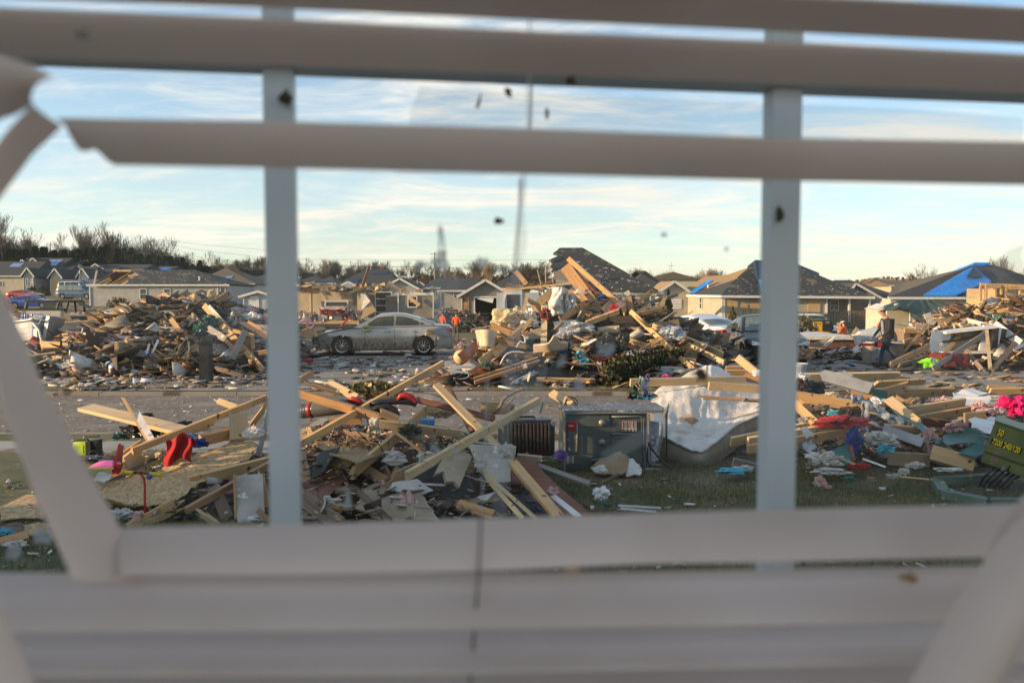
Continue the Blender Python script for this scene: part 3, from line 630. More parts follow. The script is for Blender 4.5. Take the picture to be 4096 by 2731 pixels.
# --- house with the torn black roof (centre)
Y=53;r=empty('house',(xpx(2420,Y),Y,0),label='cream house with a big torn black hip roof rising behind the central debris pile',cat='house')
def q3(x,y,d=0):
 u,v=uv(3,x,y);return Vector((xpx(u,Y+d)-r.location.x,d,zpx(v,Y+d)-r.location.z))
top=[(880,150),(912,128),(935,104),(1130,103),(1180,135),(1780,467),(1000,452),(900,440),(1010,400),(880,380),(1000,345),(890,325),(935,312),(860,300),(905,270),(850,262),(880,235),(845,205),(905,205),(950,170)]
ez,rz_=q3(0,465).z,q3(0,103,6).z
def rq(x,y):
 t=0
 for _ in range(12):
  p=q3(x,y,t*6);t=max(-.05,min(1.02,(p.z-ez)/(rz_-ez)))
 return Vector((p.x,t*6,p.z))
build(MB().prism([rq(*p)for p in top],(0,.05,.13)),'roof','shingle',r)
# torn layers of felt and boards hanging at the broken left edge
for i,(a,bq,c_,d_)in enumerate((((880,300),(1010,290),(1000,380),(890,360)),((900,370),(1060,372),(1050,400),(905,398)),((860,195),(930,165),(960,190),(880,225)),((850,255),(960,240),(975,262),(880,285)),((1100,290),(1230,340),(1140,420),(1060,380)))):
 build(MB().prism([rq(*p)+Vector((0,-.18,.05))for p in(a,bq,c_,d_)],(0,.03,.03)),'roof_board',('old_wood','grey_wood','tar_felt','tar_felt','old_wood')[i],r)
build(MB().add([rq(1130,103)+Vector((0,0,.13)),rq(1780,467)+Vector((0,0,.13)),rq(1780,467)+Vector((-.2,12,0))],[(0,1,2)]),'roof','shingle',r)
bl=rq(870,440);build(MB().prism([rq(935,104)+Vector((0,.15,0)),rq(1130,103)+Vector((0,.15,0)),rq(1780,467)+Vector((-.2,12,0)),Vector((bl.x+2,12,ez))],(0,.05,-.1)),'roof','old_wood',r)
xa,xb=q3(620,0).x,q3(1765,0).x
w3=MB();wx=q3(1590,0).x
w3.box(((xa+xb)/2,5.5,ez/2-.7),(xb-xa,10,ez+1));build(w3,'wall','siding_cream',r)
build(MB().box(((q3(1180,0).x+xb)/2+.2,.32,ez-.05),(xb-q3(1180,0).x+.7,.14,.2)),'gutter','trim_white',r)
window(r,wx,q3(0,535).z,62/2.138*Y/F,38/2.138*Y/F,.49,rails=(0,));window(r,q3(1690,0).x,q3(0,540).z,.5,.9,.49,rails=(0,))
for i,(a,b_)in enumerate((((815,205),(817,400)),((745,275),(785,435)),((850,215),(880,390)),((600,430),(1100,455)))):
 build(MB().beam(q3(*a,.3),q3(*b_,.1),.09,.05),'stud','pine_pale',r)
mbk=MB();rr=random.Random(3)
for i in range(26):
 p=q3(540+i*14+rr.uniform(-8,8),425+rr.uniform(-14,12),rr.uniform(-.3,.6));mbk.beam(p,p+Vector((rr.uniform(-1,1.2),rr.uniform(-.3,.3),rr.uniform(-.25,.35))),.12,.04)
build(mbk,'roof_debris','old_wood',r,kind='stuff')

# --- wrecked white siding annex left of it (door)
Y=46;r=empty('wrecked_annex',(xpx(2080,Y),Y,0),label='roofless white-sided garage annex with a white door, half buried by the central pile',cat='building')
def q3(x,y,d=0):
 u,v=uv(3,x,y);return Vector((xpx(u,Y+d)-r.location.x,d,zpx(v,Y+d)-r.location.z))
a,b_=q3(398,470),q3(760,470);build(MB().box(((a.x+b_.x)/2,.1,a.z/2-.3),(b_.x-a.x,.2,a.z+.6)),'wall','siding_blue',r)
build(MB().box((a.x+.12,2,a.z/2-.3),(.22,3.7,a.z+.6)),'wall','siding_cream',r)
build(MB().box((q3(542,0).x,-.04,q3(0,578).z),(1.0,.08,1.75)),'door','trim_white',r)
build(MB().box((q3(542,0).x,-.09,q3(0,545).z),(.75,.02,.8)),'pane','window_dark',r)
build(MB().beam(q3(440,640,-.2),q3(478,490,-.1),.12,.03),'loose_trim','trim_white',r)

# --- right house with hip roof and blue tarp
Y=66;r=empty('house',(xpx(3080,Y),Y,zpx(1310,Y)),label='pale-sided house with boarded windows, left roof toned as sunlit and a dark tarp over its ridge',cat='house')
def q4(x,y,d=0):
 u,v=uv(4,x,y);return Vector((xpx(u,Y+d)-r.location.x,d,zpx(v,Y+d)-r.location.z))
zc=q4(0,600).z;F0,F1=q4(750,0),q4(1850,0);Lx=q4(290,0,9)  # front-left corner, front-right corner, back-left
c_fl=Vector((F0.x,0,0));c_fr=Vector((q4(2091+250,0).x,0,0));c_bl=Vector((q4(290,0,8).x,8,0))
w4=MB();w4.prism([Vector((c_bl.x,8,-1.2)),Vector((c_fl.x,0,-1.2)),Vector((F1.x,0,-1.2)),Vector((F1.x,8,-1.2))],(0,0,zc+1.15));build(w4,'wall','siding_tan',r)
w5=MB().box(((F1.x+q4(2330,0).x)/2,4.5,zc/2-.6),(q4(2330,0).x-F1.x,6,zc+1.1));build(w5,'wall','siding_taupe',r)
RT=lambda x,y,d:q4(x,y,d)
E1,E2,E3=RT(270,592,8.4),RT(560,598,-.4+3.2),RT(2340,612,-.5);E2=RT(740,600,-.5)
K1,K2=RT(1090,252,7),RT(1460,268,7);K0,K00=RT(800,389,9),RT(570,405,11)
V1=RT(1020,315,7.5);VB=RT(870,450,3.5)
def rpoly(pts,nm,m_,up=.0):
 return build(MB().prism([p+Vector((0,0,up))for p in pts],(0,0,-.12)),nm,m_,r)
rpoly([E1,RT(400,594,5.6),RT(880,440,4.6),V1,K0,K00],'roof','shingle_tan_lit')  # left slope gets a lit tone, the same roof's front stays dark
rpoly([RT(400,594,5.6),E2,VB],'roof','shingle_clean');rpoly([RT(400,594,5.6),VB,RT(880,440,4.6)],'roof','shingle_clean')
rpoly([E2,E3,RT(1880,445,5),K2,K1,V1,RT(880,440,4.6),VB],'roof','shingle')
rpoly([RT(1010,318,7.2),RT(1090,254,6.9),RT(1465,270,6.9),RT(1760,390,5.4),RT(1750,488,3.3),RT(1500,482,3.2),RT(1500,580,.2),RT(1180,575,.3),RT(1120,460,3.0),RT(1045,370,5.3)],'tarpaulin','dark_tarp',.16)
rpoly([RT(410,590,5.4),RT(470,588,5.2),RT(660,462,5.6),RT(590,468,6.4)],'tarpaulin','blue_tarp',.16)
rpoly([RT(1130,465,2.6),RT(1180,465,2.6),RT(1215,585,.1),RT(1165,580,.1)],'tarpaulin','blue_tarp',.24)
build(MB().tube([RT(604,525,5),RT(604,492,5)],.09,8),'roof_vent','trim_white',r)
g=MB();g.beam(E1+Vector((0,-.1,-.12)),E2+Vector((0,-.1,-.12)),.2,.12);g.beam(E2+Vector((0,-.1,-.12)),E3+Vector((0,-.1,-.12)),.2,.12);build(g,'gutter','trim_white',r)
for x in(752,772,1842):build(MB().box((q4(x,0).x,-.07,zc/2-.15),(.14,.1,zc-.3)),'downpipe','trim_white',r)
S4=Y/F/2.614
for x,y,wd,hg in((845,745,134,262),(1112,745,128,262),(983,727,72,62),(1012,795,62,66),(1710,700,130,168)):
 build(MB().box((q4(x,0).x,-.05,q4(0,y).z),(wd*S4,.06,hg*S4)),'plywood_board','osb',r)
p=c_bl.lerp(c_fl,.56);ax=(c_fl-c_bl).normalized();mw=Matrix.Translation(Vector((p.x,p.y,q4(0,685).z)))@Matrix(((ax.x,-ax.y,0),(ax.y,ax.x,0),(0,0,1))).to_4x4()
wo_=window(r,0,0,.42,1.0);wo_.matrix_local=mw@Matrix.Translation((0,-.02,0))
wq=window(r,q4(1995,0).x,q4(0,710).z,90*S4,105*S4,1.45,glass='cracked_glass')
for x in(2080,2290):build(MB().box((q4(x,0).x,0,zc/2-.1),(.16,.16,zc-.3)),'porch_post','trim_white',r)
# deck with railing
Y=63;d=empty('porch_deck',(xpx(3385,Y),Y,-.4),label='brown timber porch deck with a slatted railing and ramp, right of the boarded house',cat='deck')
def q5(x,y,dd=0):
 u,v=uv(5,x,y);return Vector((xpx(u,Y+dd)-d.location.x,dd,zpx(v,Y+dd)-d.location.z))
build(MB().box(((q5(330,0).x+q5(640,0).x)/2,1,q5(0,840).z),(q5(640,0).x-q5(330,0).x,2.0,.35)),'deck_floor','old_wood',d)
build(MB().box(((q5(330,0).x+q5(640,0).x)/2,0,q5(0,712).z),(q5(640,0).x-q5(330,0).x,.12,.1)),'handrail','old_wood',d)
build(MB().beam(q5(190,770),q5(330,712),.1,.1),'handrail','old_wood',d)
bal=MB().box((0,0,0),(.06,.05,1)).mesh('baluster','old_wood')
for i in range(30):
 x=205+i*15;zt=q5(0,715 if x>330 else 765-(x-190)*.38).z;zb_=q5(0,822 if x>330 else 850).z
 o=link('baluster',bal,d,(q5(x,0).x,0,(zt+zb_)/2));o.scale=(1,1,max(.2,zt-zb_))
for x in(330,640):build(MB().box((q5(x,0).x,0,q5(0,775).z),(.12,.12,1.6)),'deck_post','old_wood',d)

# --- blue tarped house (right)
Y=64;r=empty('house',(xpx(3830,Y),Y,zpx(1262,Y)),label='white-sided house with a bright blue tarp over the front of its hip roof',cat='house')
def q5(x,y,dd=0):
 u,v=uv(5,x,y);return Vector((xpx(u,Y+dd)-r.location.x,dd,zpx(v,Y+dd)-r.location.z))
zc=q5(0,580).z;x0,x1=q5(870,0).x,q5(2300,0).x
build(MB().box(((x0+x1)/2,5,zc/2-.6),(x1-x0,10,zc+1.1)),'wall','siding_cream',r)
rpoly([q5(830,578,-.4),q5(2330,582,-.4),q5(2330,420,5.5),q5(1850,265,7),q5(1670,262,7)],'roof','shingle_clean')
rpoly([q5(830,578,-.4),q5(1670,262,7),q5(1390,372,9),q5(1250,410,10),q5(920,440,10)],'roof','shingle_brown',.01)  # left slope browner than the front, sunlight put into the roof colour
rpoly([q5(1180,570,-.35),q5(1500,571,-.35),q5(1720,470,2),q5(1835,440,2.6),q5(1665,298,5.6),q5(1600,325,5.2)],'tarpaulin','blue_tarp',.16)
rpoly([q5(1385,374,8),q5(1670,262,6.9),q5(1820,264,6.9),q5(1790,277,6.6),q5(1660,276,6.6),q5(1440,372,7.0)],'tarpaulin','blue_tarp',.2)
rpoly([q5(1600,405,3.0),q5(1660,312,5.0),q5(1745,395,3.2),q5(1720,408,3)],'tarpaulin','dark_tarp',.3)
build(MB().tube([q5(1337,522,1.1),q5(1337,490,1.1)],.09,8),'roof_vent','trim_white',r)
build(MB().box(((x0+x1)/2,-.5,zc-.03),(x1-x0+.9,.13,.19)),'gutter','trim_white',r)
for x in(868,1655):build(MB().box((q5(x,0).x,-.05,zc/2-.2),(.14,.1,zc-.3)),'downpipe','trim_white',r)

# --- cream shed with torn green canopy
Y=50;r=empty('shed',(xpx(3640,Y),Y,0),label='small cream-sided shed standing under a torn dark green canopy',cat='shed')
def q5(x,y,dd=0):
 u,v=uv(5,x,y);return Vector((xpx(u,Y+dd)-r.location.x,dd,zpx(v,Y+dd)-r.location.z))
a,b_=q5(838,0),q5(1060,0);zt=q5(0,690).z
build(MB().box(((a.x+b_.x)/2,1.5,zt/2-.3),(b_.x-a.x,3,zt+.6)),'wall','siding_cream',r)
build(MB().prism([(a.x-.1,-.1,zt),(b_.x+.1,-.1,zt),((a.x+b_.x)/2,-.1,zt+.35)],(0,3.2,0)),'roof','trim_white',r)
Y2=Y
c=empty('canopy',(xpx(3750,Y),Y-.5,0),label='torn dark green canvas canopy sagging over the cream shed',cat='canopy')
def qc(x,y,dd=0):
 u,v=uv(5,x,y);return Vector((xpx(u,Y+dd)-c.location.x,dd+.5,zpx(v,Y+dd)))
rows=[[(803,700,-1.2),(960,665,-1.4),(1050,690,-1.2),(1075,775,-1.6),(1250,745,-1.4),(1450,680,-.9)],[(803,660,-.2),(950,640,-.4),(1060,645,-.4),(1200,690,-.6),(1330,690,-.6),(1455,655,-.4)],[(985,600,1.6),(1040,598,1.6),(1110,597,1.6),(1170,597,1.6),(1215,597,1.6),(1260,598,1.6)],[(1000,640,3.6),(1060,640,3.6),(1200,640,3.6),(1300,640,3.6),(1350,640,3.6),(1440,655,3.4)]]
P_=[[qc(*p)for p in rw]for rw in rows]
def cg(a,b):
 i=min(2,int(a*3));f=a*3-i;j=min(4,int(b*5));g_=b*5-j
 p=P_[i][j].lerp(P_[i][j+1],g_).lerp(P_[i+1][j].lerp(P_[i+1][j+1],g_),f);return p+Vector((0,0,-.12*math.sin(math.pi*g_)*(1 if f<1 else 0)))
build(MB().grid(cg,12,20,thick=.03),'canvas','green_canvas',c,smooth=True)
for x in(820,1060,1440):build(MB().tube([qc(x,690 if x!=1060 else 700,-1.0),qc(x,900,-1.0)],.04,6),'pole','metal_white',c)

# --- OSB stud house remnant (far right)
Y=40;r=empty('building_shell',(xpx(4010,Y),Y,0),label='sunlit roofless OSB-clad house frame standing behind the right debris pile',cat='building')
def q5(x,y,dd=0):
 u,v=uv(5,x,y);return Vector((xpx(u,Y+dd)-r.location.x,dd,zpx(v,Y+dd)))
S5=Y/F/2.412
for i,(a,b_,c_,d_)in enumerate(((1722,490,1925,575),(1722,582,1925,670))):
 p0,p1=q5(a,d_+60,0),q5(b_,0,1.2)
 x0,x1=q5(a,0).x,q5(c_ if False else b_ if False else(1925),0).x
 z0,z1=q5(0,d_).z,q5(0,b_).z
 build(MB().prism([(x0,1.1,z0),(x1,-.1,z0),(x1,-.1,z1),(x0,1.1,z1)],(.02,.05,0)),'osb_board','osb',r)
build(MB().prism([(q5(1935,0).x,0,-.2),(q5(2300,0).x,0,-.2),(q5(2300,0).x,0,q5(0,500).z),(q5(1935,0).x,0,q5(0,500).z)],(0,.1,0)),'osb_board','interior_cream',r)
for a,b_ in(((1728,452),(2160,470)),((1920,486),(2160,486)),((1722,482),(1925,470))):build(MB().beam(q5(*a,-.1),q5(*b_,-.2),.16,.1),'plate','pine',r)
for x in(1732,1785,1870,1928,1975,2110):build(MB().beam(q5(x,440+(x%30),-.15),q5(x+6,640,-.15),.1,.09),'stud','pine',r)
build(MB().box((q5(1825,0).x,1.2,.8),(q5(1925,0).x-q5(1722,0).x,.1,2.0)),'wall','osb',r)

# --- wrecked cream rooms in the middle
Y=57;r=empty('wrecked_house',(xpx(1400,Y),Y,-.5),label='roofless house with its cream interior rooms laid open behind the silver sedan',cat='house')
def q2(x,y,dd=0):
 u,v=uv(2,x,y);return Vector((xpx(u,Y+dd)-r.location.x,dd,zpx(v,Y+dd)-r.location.z))
def wallp(x0,x1,yt,yb,m_,dd=0,th=.15,nm='wall'):
 a,b_=q2(x0,yt,dd),q2(x1,yb,dd);return build(MB().box(((a.x+b_.x)/2,dd+th/2,(a.z+b_.z)/2),(b_.x-a.x,th,a.z-b_.z)),nm,m_,r)
wallp(300,526,474,742,'interior_cream',1.2);wallp(552,640,480,742,'interior_cream',1.2);wallp(640,850,480,570,'interior_cream',1.2);wallp(850,962,482,742,'interior_cream',1.2);wallp(640,850,720,742,'interior_cream',1.2)
wallp(528,548,478,745,'pine_pale',-.4,.5,'partition');wallp(255,310,474,742,'siding_grey',-.2)
wallp(962,1000,485,745,'pine_pale',-.3,.2,'partition');wallp(920,960,490,600,'window_dark',1.0,.1,'opening')
window(r,q2(745,0).x,q2(0,645).z,205/2.24*Y/F,150/2.24*Y/F,1.2,rails=(2,),fr=.12)
wallp(1060,1215,492,720,'siding_taupe',2.4);wallp(1215,1325,518,720,'siding_taupe',1.2);wallp(1220,1320,520,528,'trim_white',.9,.12,'beam')
wallp(1330,1645,490,722,'siding_taupe',-.5,.5);wallp(1335,1640,490,517,'drywall_white',-.56,.04,'torn_wrap')
wallp(1324,1333,490,722,'trim_white',-.62,.1,'corner_trim');wallp(1637,1647,490,722,'trim_white',-.62,.1,'corner_trim')
window(r,q2(1465,0).x,q2(0,574).z,78/2.24*Y/F,96/2.24*Y/F,-.52);window(r,q2(1150,0).x,q2(0,610).z,1.2,2.0,2.35,rails=(3,))
build(MB().beam(q2(1425,535,-.8),q2(1520,605,-.8),.25,.05),'loose_board','pine',r)
wallp(255,975,742,772,'pine',-.6,.3,'sill_plate');wallp(255,1700,745,800,'concrete',-.2,9,'foundation')
build(MB().prism([q2(1000,500,-1.0),q2(1040,490,-.8),q2(1135,655,-1.3),q2(990,735,-1.6),q2(1030,600,-1.2)],(0,.05,0)),'osb_board','osb',r)
build(MB().prism([q2(992,500,-1.1),q2(1030,505,-1.1),q2(1080,570,-1.3),q2(1000,650,-1.3)],(0,.04,0)),'house_wrap','drywall_white',r)
for k_,(a,b_,wd,m_)in enumerate((((905,470),(1090,468),.3,'pine'),((960,468),(1250,470),.2,'old_wood'),((1010,440),(1075,255),.22,'reddish_wood'),((420,450),(700,455),.15,'old_wood'),((450,440),(585,395),.12,'pine'),((610,410),(700,560),.2,'pine_pale'),((560,445),(760,430),.2,'pine'),((700,455),(930,465),.18,'old_wood'),((1245,395),(1350,475),.2,'pine_pale'),((1350,480),(1400,460),.3,'pine'),((1480,480),(1570,455),.12,'pine'),((1638,440),(1640,490),.1,'pine_pale'),((300,478),(640,470),.12,'old_wood'),((860,445),(1200,462),.14,'grey_wood'),((500,470),(900,476),.14,'reddish_wood'))):
 build(MB().beam(q2(*a,-.6-.1*(k_%4)),q2(*b_,-.4),wd,.06),'roof_timber',m_,r)
mbk=MB();rr=random.Random(9)
for i in range(220):
 x=rr.uniform(410,1240);p=q2(x,462+rr.uniform(-25,12),rr.uniform(-.9,1.5));e=Vector((rr.uniform(-.7,.7),rr.uniform(-.3,.3),rr.uniform(-.15,.22)))
 mbk.beam(p,p+e,rr.uniform(.05,.3),.03,rr.randrange(5))
build(mbk,'roof_debris',['old_wood','pine','drywall_white','tar_felt','pine_pale'],r,kind='stuff')
mbk=MB()
for i in range(200):
 x=rr.uniform(420,1000);p=q2(x,735-rr.random()**2*60,rr.uniform(-.6,.9));e=Vector((rr.uniform(-.4,.4),rr.uniform(-.3,.3),rr.uniform(-.2,.35)))
 mbk.beam(p,p+e,rr.uniform(.1,.35),.05,rr.randrange(5))
build(mbk,'room_debris',['drywall_white','paper','dark_wood','grey_wood','insulation'],r,kind='stuff')
b=empty('bed',(xpx(1330,57),56.6,-.5),label='bed with a rumpled dark red and white cover below the window of the cream room',cat='bed')
def qb(x,y,dd=0):
 u,v=uv(2,x,y);return Vector((xpx(u,57+dd)-b.location.x,dd+.4,zpx(v,57+dd)-b.location.z))
build(MB().box((qb(730,0).x,.5,qb(0,700).z),(210/2.24*Y/F,1.2,.55)),'mattress','drywall_white',b)
build(MB().grid(lambda a_,b2:qb(625+250*a_,690-60*b2-12*noise.noise(Vector((a_*5,b2*3,0)))+25*(a_>.9),-.8+b2*.9),20,6,thick=.04),'cover','dark_red',b,smooth=True)
build(MB().grid(lambda a_,b2:qb(635+225*a_,640-22*b2-12*noise.noise(Vector((a_*6,b2*3,4))),-.9+b2*.5),20,4,thick=.04),'blanket','insulation',b,smooth=True)

# slab + block foundation left of the sedan; white slab
Y=44
sl_=MB();a,b_=W(*uv(2,300,815),42),W(*uv(2,905,815),42);sl_.box(((a.x+b_.x)/2,46,-.05),(b_.x-a.x,8,.5));build(sl_,'house_slab','drywall_white',origin=((a.x+b_.x)/2,46,-.3),label='bare pale house slab beyond the bonnet of the silver sedan',cat='slab')
ob=empty('block_foundation',(-8.7,33,0),label='low foundation box of blocks and timber left of the sedan front',cat='foundation')
def ql(x,y,Y):u,v=uv(2,x,y);return W(u,v,Y)-ob.location
build(MB().beam(ql(405,905,31.5),ql(562,850,33),.5,.15),'timber_sill','pine_orange',ob);build(MB().beam(ql(562,845,33),ql(660,840,34),.35,.15),'timber_sill','pine',ob)
me=MB().box((0,0,0),(.38,.19,.18)).mesh('block','concrete')
for i in range(5):
 for j in range(3):
  p=ql(408+i*34,970-j*16,31+i*.1);o=link('block',me,ob,(p.x+(j%2)*.19,p.y,p.z))
# slab at right in front of the boarded house
rs=empty('house_slab',(16,36,0),label='long bare concrete house slab on a brick base, right of the dark car',cat='slab')
def qs(x,y,Y):u,v=uv(4,x,y);return W(u,v,Y)-rs.location
a=qs(1525,1070,33);b_=qs(2091+150,1040,33)
build(MB().box(((a.x+b_.x)/2,-.2,.42),(b_.x-a.x,5.0,.14)),'slab_top','drywall_white',rs)
bw=MB()
bm_=MB().box((0,0,0),(.205,.1,.062)).mesh('brick','brick')
build(MB().box(((a.x+b_.x)/2,-.1,.14),(b_.x-a.x-.05,4.6,.42)),'base_wall','concrete',rs)
nb=int((b_.x-a.x)/.215)
for j in range(5):
 for i in range(nb):link('brick',bm_,rs,(a.x+(i+.5*(j%2))*.215+.1,-2.48+rnd.uniform(-.006,.006),.02+j*.07))
a=W(*uv(4,740,1000),36);st=empty('concrete_steps',(a.x+.6,36,0),label='rough pale concrete slab and steps between the dark car and the bushes',cat='steps')
for i in range(3):build(MB().box((.2,i*.6,.09+.18*i),(2.0-.1*i,.6,.18)),'step','concrete',st)
build(MB().box((.3,4.1,.4),(3.4,4.5,.3)),'landing','drywall_white',st)
# shed left
house(975,1100,1250,1180,1163,72,'front',3,wall='siding_blue',roof='shingle_tan_lit',name='garden_shed',group=None,label='small white garden shed with a plain door behind the left debris pile',feats=(('door',1020,1215,36,60),))
# ================================================================ TREES AND SHRUBS
def tree_mesh(seed,h=10,spread=.55,levels=5,upright=.35,r0=.16,mats=('bark','twig'),fine=.013):
 r=random.Random(seed);tk,cr=MB(),MB()
 def grow(p,d,L,rad,lv):
  pts=[p];q=p.copy();dd=d.copy();n=3 if lv<3 else 2
  for i in range(n):
   dd=(dd+Vector((r.uniform(-.22,.22),r.uniform(-.22,.22),r.uniform(-.05,.18)))).normalized();q=q+dd*L/n;pts.append(q.copy())
  re=max(fine,rad*.62)
  (tk if lv==0 else cr).tube(pts,[rad+(re-rad)*i/n for i in range(n+1)],6 if lv==0 else 3,cap=False)
  if lv>=levels:return
  k=(3,4,3,3,3,2)[lv]if lv<6 else 2
  for i in range(k+(r.random()<.4)):
   t=1.0 if i==0 else r.uniform(.35,1.0);idx=t*n;j=min(n-1,int(idx));b=pts[j].lerp(pts[j+1],idx-j)
   a=r.uniform(0,2*math.pi);s=spread*(r.uniform(.5,1.2)if i else .4)
   nd=(dd+Vector((math.cos(a)*s,math.sin(a)*s,upright*r.uniform(.2,1)))).normalized()
   grow(b,nd,L*r.uniform(.6,.82),re*r.uniform(.6,.85),lv+1)
 grow(Vector((0,0,-.5)),Vector((0,0,1)),h*.3,r0,0)
 return tk.mesh('trunk',mats[0]),cr.mesh('crown',mats[1])
TREES=[tree_mesh(3,11,.62,6,.25),tree_mesh(8,12,.5,6,.5),tree_mesh(12,9,.8,6,.2),tree_mesh(21,10,.4,6,.7,fine=.02),tree_mesh(33,8,.7,5,.3)]
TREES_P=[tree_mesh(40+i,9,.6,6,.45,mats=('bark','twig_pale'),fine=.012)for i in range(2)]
def tree(u,vtop,vbase,Y,var,label,group='bare trees along the horizon',name='bare_tree',pale=False):
 me=(TREES_P if pale else TREES)[var%(2 if pale else 5)]
 z0=min(zpx(vbase,Y),terrain(xpx(u,Y),Y));ht=zpx(vtop,Y)-z0;base=me[1].get('h')or max(v.co.z for v in me[1].vertices);me[1]['h']=base
 e=empty(name,(xpx(u,Y),Y,z0),rnd.uniform(0,6.28),label=label,cat='tree',group=group);s=ht/base;e.scale=(s*rnd.uniform(.9,1.15),)*2+(s,)
 link('trunk',me[0],e);link('crown',me[1],e);return e
GT='bare trees along the horizon'
for u,vt,var,lb in((18,848,1,'tall bare tree standing alone at the far left edge, above the beige house'),(95,905,2,'wide rounded bare tree, first left of the second-row tarped roofs'),(165,925,0,'rounded bare tree right behind the striped tarped roof'),(258,930,4,'loose bare tree between the two big ones on the left ridge'),(340,905,1,'bare tree left of the tallest one on the left ridge'),
                  (385,886,1,'tallest spreading bare tree on the left ridge'),(450,920,3,'upright bare tree just right of the tallest one'),(490,930,0,'slim bare tree right of the tall ones, above the torn roof'),(560,952,2,'round bare tree beside the utility pole'),(720,1012,4,'bare tree over the right half of the long black roof')):
 tree(u,vt,1110,185+rnd.uniform(-12,20),var,lb)
lab_l,lab_m,lab_r='bare winter tree in the crowded tree line on the left ridge','bare winter tree in the low tree line behind the middle roofs','small pale bare tree in the tree line right of the torn roof'
for i in range(46):tree(rnd.uniform(-60,640),rnd.uniform(945,1010)-20*math.sin(i),1110,rnd.uniform(195,240),i,lab_l)
for i in range(34):u=rnd.uniform(600,1060);tree(u,rnd.uniform(988,1030)+(u-600)*.055,1110,rnd.uniform(200,250),i,lab_l)
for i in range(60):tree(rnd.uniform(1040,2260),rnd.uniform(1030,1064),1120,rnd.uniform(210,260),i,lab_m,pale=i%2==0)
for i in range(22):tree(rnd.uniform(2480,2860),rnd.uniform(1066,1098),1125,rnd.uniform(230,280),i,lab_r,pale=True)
tree(3718,1050,1135,120,2,'round bare tree between the taupe gable and the blue-tarped house');tree(3752,1062,1135,122,0,'smaller bare tree merged with the round one left of the blue-tarped roof')
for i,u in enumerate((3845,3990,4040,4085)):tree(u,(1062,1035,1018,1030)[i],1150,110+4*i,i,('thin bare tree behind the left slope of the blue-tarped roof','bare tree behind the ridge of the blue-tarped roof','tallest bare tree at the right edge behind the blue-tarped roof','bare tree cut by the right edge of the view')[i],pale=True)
rs=np.random.RandomState(4)
def foliage(name,pts,size,mats,midx=None,parent=None,**k):
 """leaf-sized quads at the given centres"""
 n=len(pts);a=rs.uniform(0,6.28,(n,3));m=eul(a[:,0],a[:,1],a[:,2]);s=size*rs.uniform(.5,1.3,(n,1,1))
 q=np.array([(-.5,-.3,0),(.5,-.3,0),(.5,.3,0),(-.5,.3,0)])[None]*s
 v=np.einsum('nij,nkj->nki',m,q)+pts[:,None,:]
 return rawmesh(name,v.reshape(-1,3),np.arange(4*n),4,mats,midx if midx is not None else np.zeros(n,int),parent,**k)
def cone_pts(n,h,r,lump=5,seed=0,squat=1.0):
 g=np.random.RandomState(seed);t=g.uniform(0,1,n)**.8;a=g.uniform(0,6.28,n)
 rad=r*(1-t)**squat*(1+.25*np.sin(a*lump+t*9+seed)+.15*np.sin(a*3+t*31))*g.uniform(.55,1,n)**.5
 return np.stack([rad*np.cos(a),rad*np.sin(a),t*h+g.uniform(-.05,.05,n)],1)
def ball_pts(n,rx,ry,h,seed=0):
 g=np.random.RandomState(seed);d=g.normal(size=(n,3));d/=np.linalg.norm(d,axis=1)[:,None];d[:,2]=np.abs(d[:,2])
 a=np.arctan2(d[:,1],d[:,0]);k=(.8+.25*np.sin(a*4+d[:,2]*7+seed)+.12*np.sin(a*11+seed))*g.uniform(.5,1,n)**.4
 return d*k[:,None]*np.array([rx,ry,h])
def shrub(name,x,y,z,pts,size,mats,label,cat,trunk=.05,group=None,split=None,stem_h=.5):
 e=empty(name,(x,y,z),label=label,cat=cat,group=group)
 mi=None if not split else(np.random.RandomState(1).uniform(0,1,len(pts))<split).astype(int)
 foliage('crown',pts,size,mats,mi,e);build(MB().tube([(0,0,-.2),(0,0,stem_h)],trunk,6),'trunk','bark',e);return e
# dark cedars under the bare trees on the left ridge
ced=cone_pts(2600,1,.34,5,3);cme=None
for i in range(46):
 u=-50+i*19+rnd.uniform(-9,9);Y=rnd.uniform(176,186)
 vt=lerp([(-60,985),(100,998),(300,1008),(420,1000),(480,992),(520,1005),(600,1022),(640,1035),(800,1052)],u)+rnd.uniform(-7,18)
 z0=terrain(xpx(u,Y),Y);e=empty('cedar_tree',(xpx(u,Y),Y,z0),rnd.uniform(0,6),label='dark evergreen cedar in the thicket below the bare trees on the left ridge',cat='tree',group='cedars on the left ridge')
 hh=zpx(vt,Y)-z0;e.scale=(hh*rnd.uniform(.9,1.3),hh*1.1,hh)
 if cme is None:cme=foliage('crown',ced,.09,'cedar',None,e).data;tkm=MB().tube([(0,0,-.05),(0,0,.7)],.02,5).mesh('trunk','bark')
 else:link('crown',cme,e)
 link('trunk',tkm,e)
g=np.random.RandomState(8);n=26000;uu=g.uniform(-80,1150,n);YY=g.uniform(188,215,n)
top=np.interp(uu,[-80,200,500,640,760,1150],[1012,1012,1010,1045,1068,1090]);vv=top+(1115-top)*g.uniform(0,1,n)**.7
foliage('thicket',np.stack([(uu-2048)*YY/F,YY,2+(1200-vv)*YY/F],1),1.3,['twig','cedar'],(g.uniform(0,1,n)<.45).astype(int),None,label='dense dark brush filling the wood on the left ridge',cat='wood',kind='stuff')
n=15000;uu=g.uniform(1000,4200,n);YY=g.uniform(240,300,n);vv=1102+32*g.uniform(0,1,n)**.6-10*np.sin(uu*.011)+np.where(uu>2300,18,0)
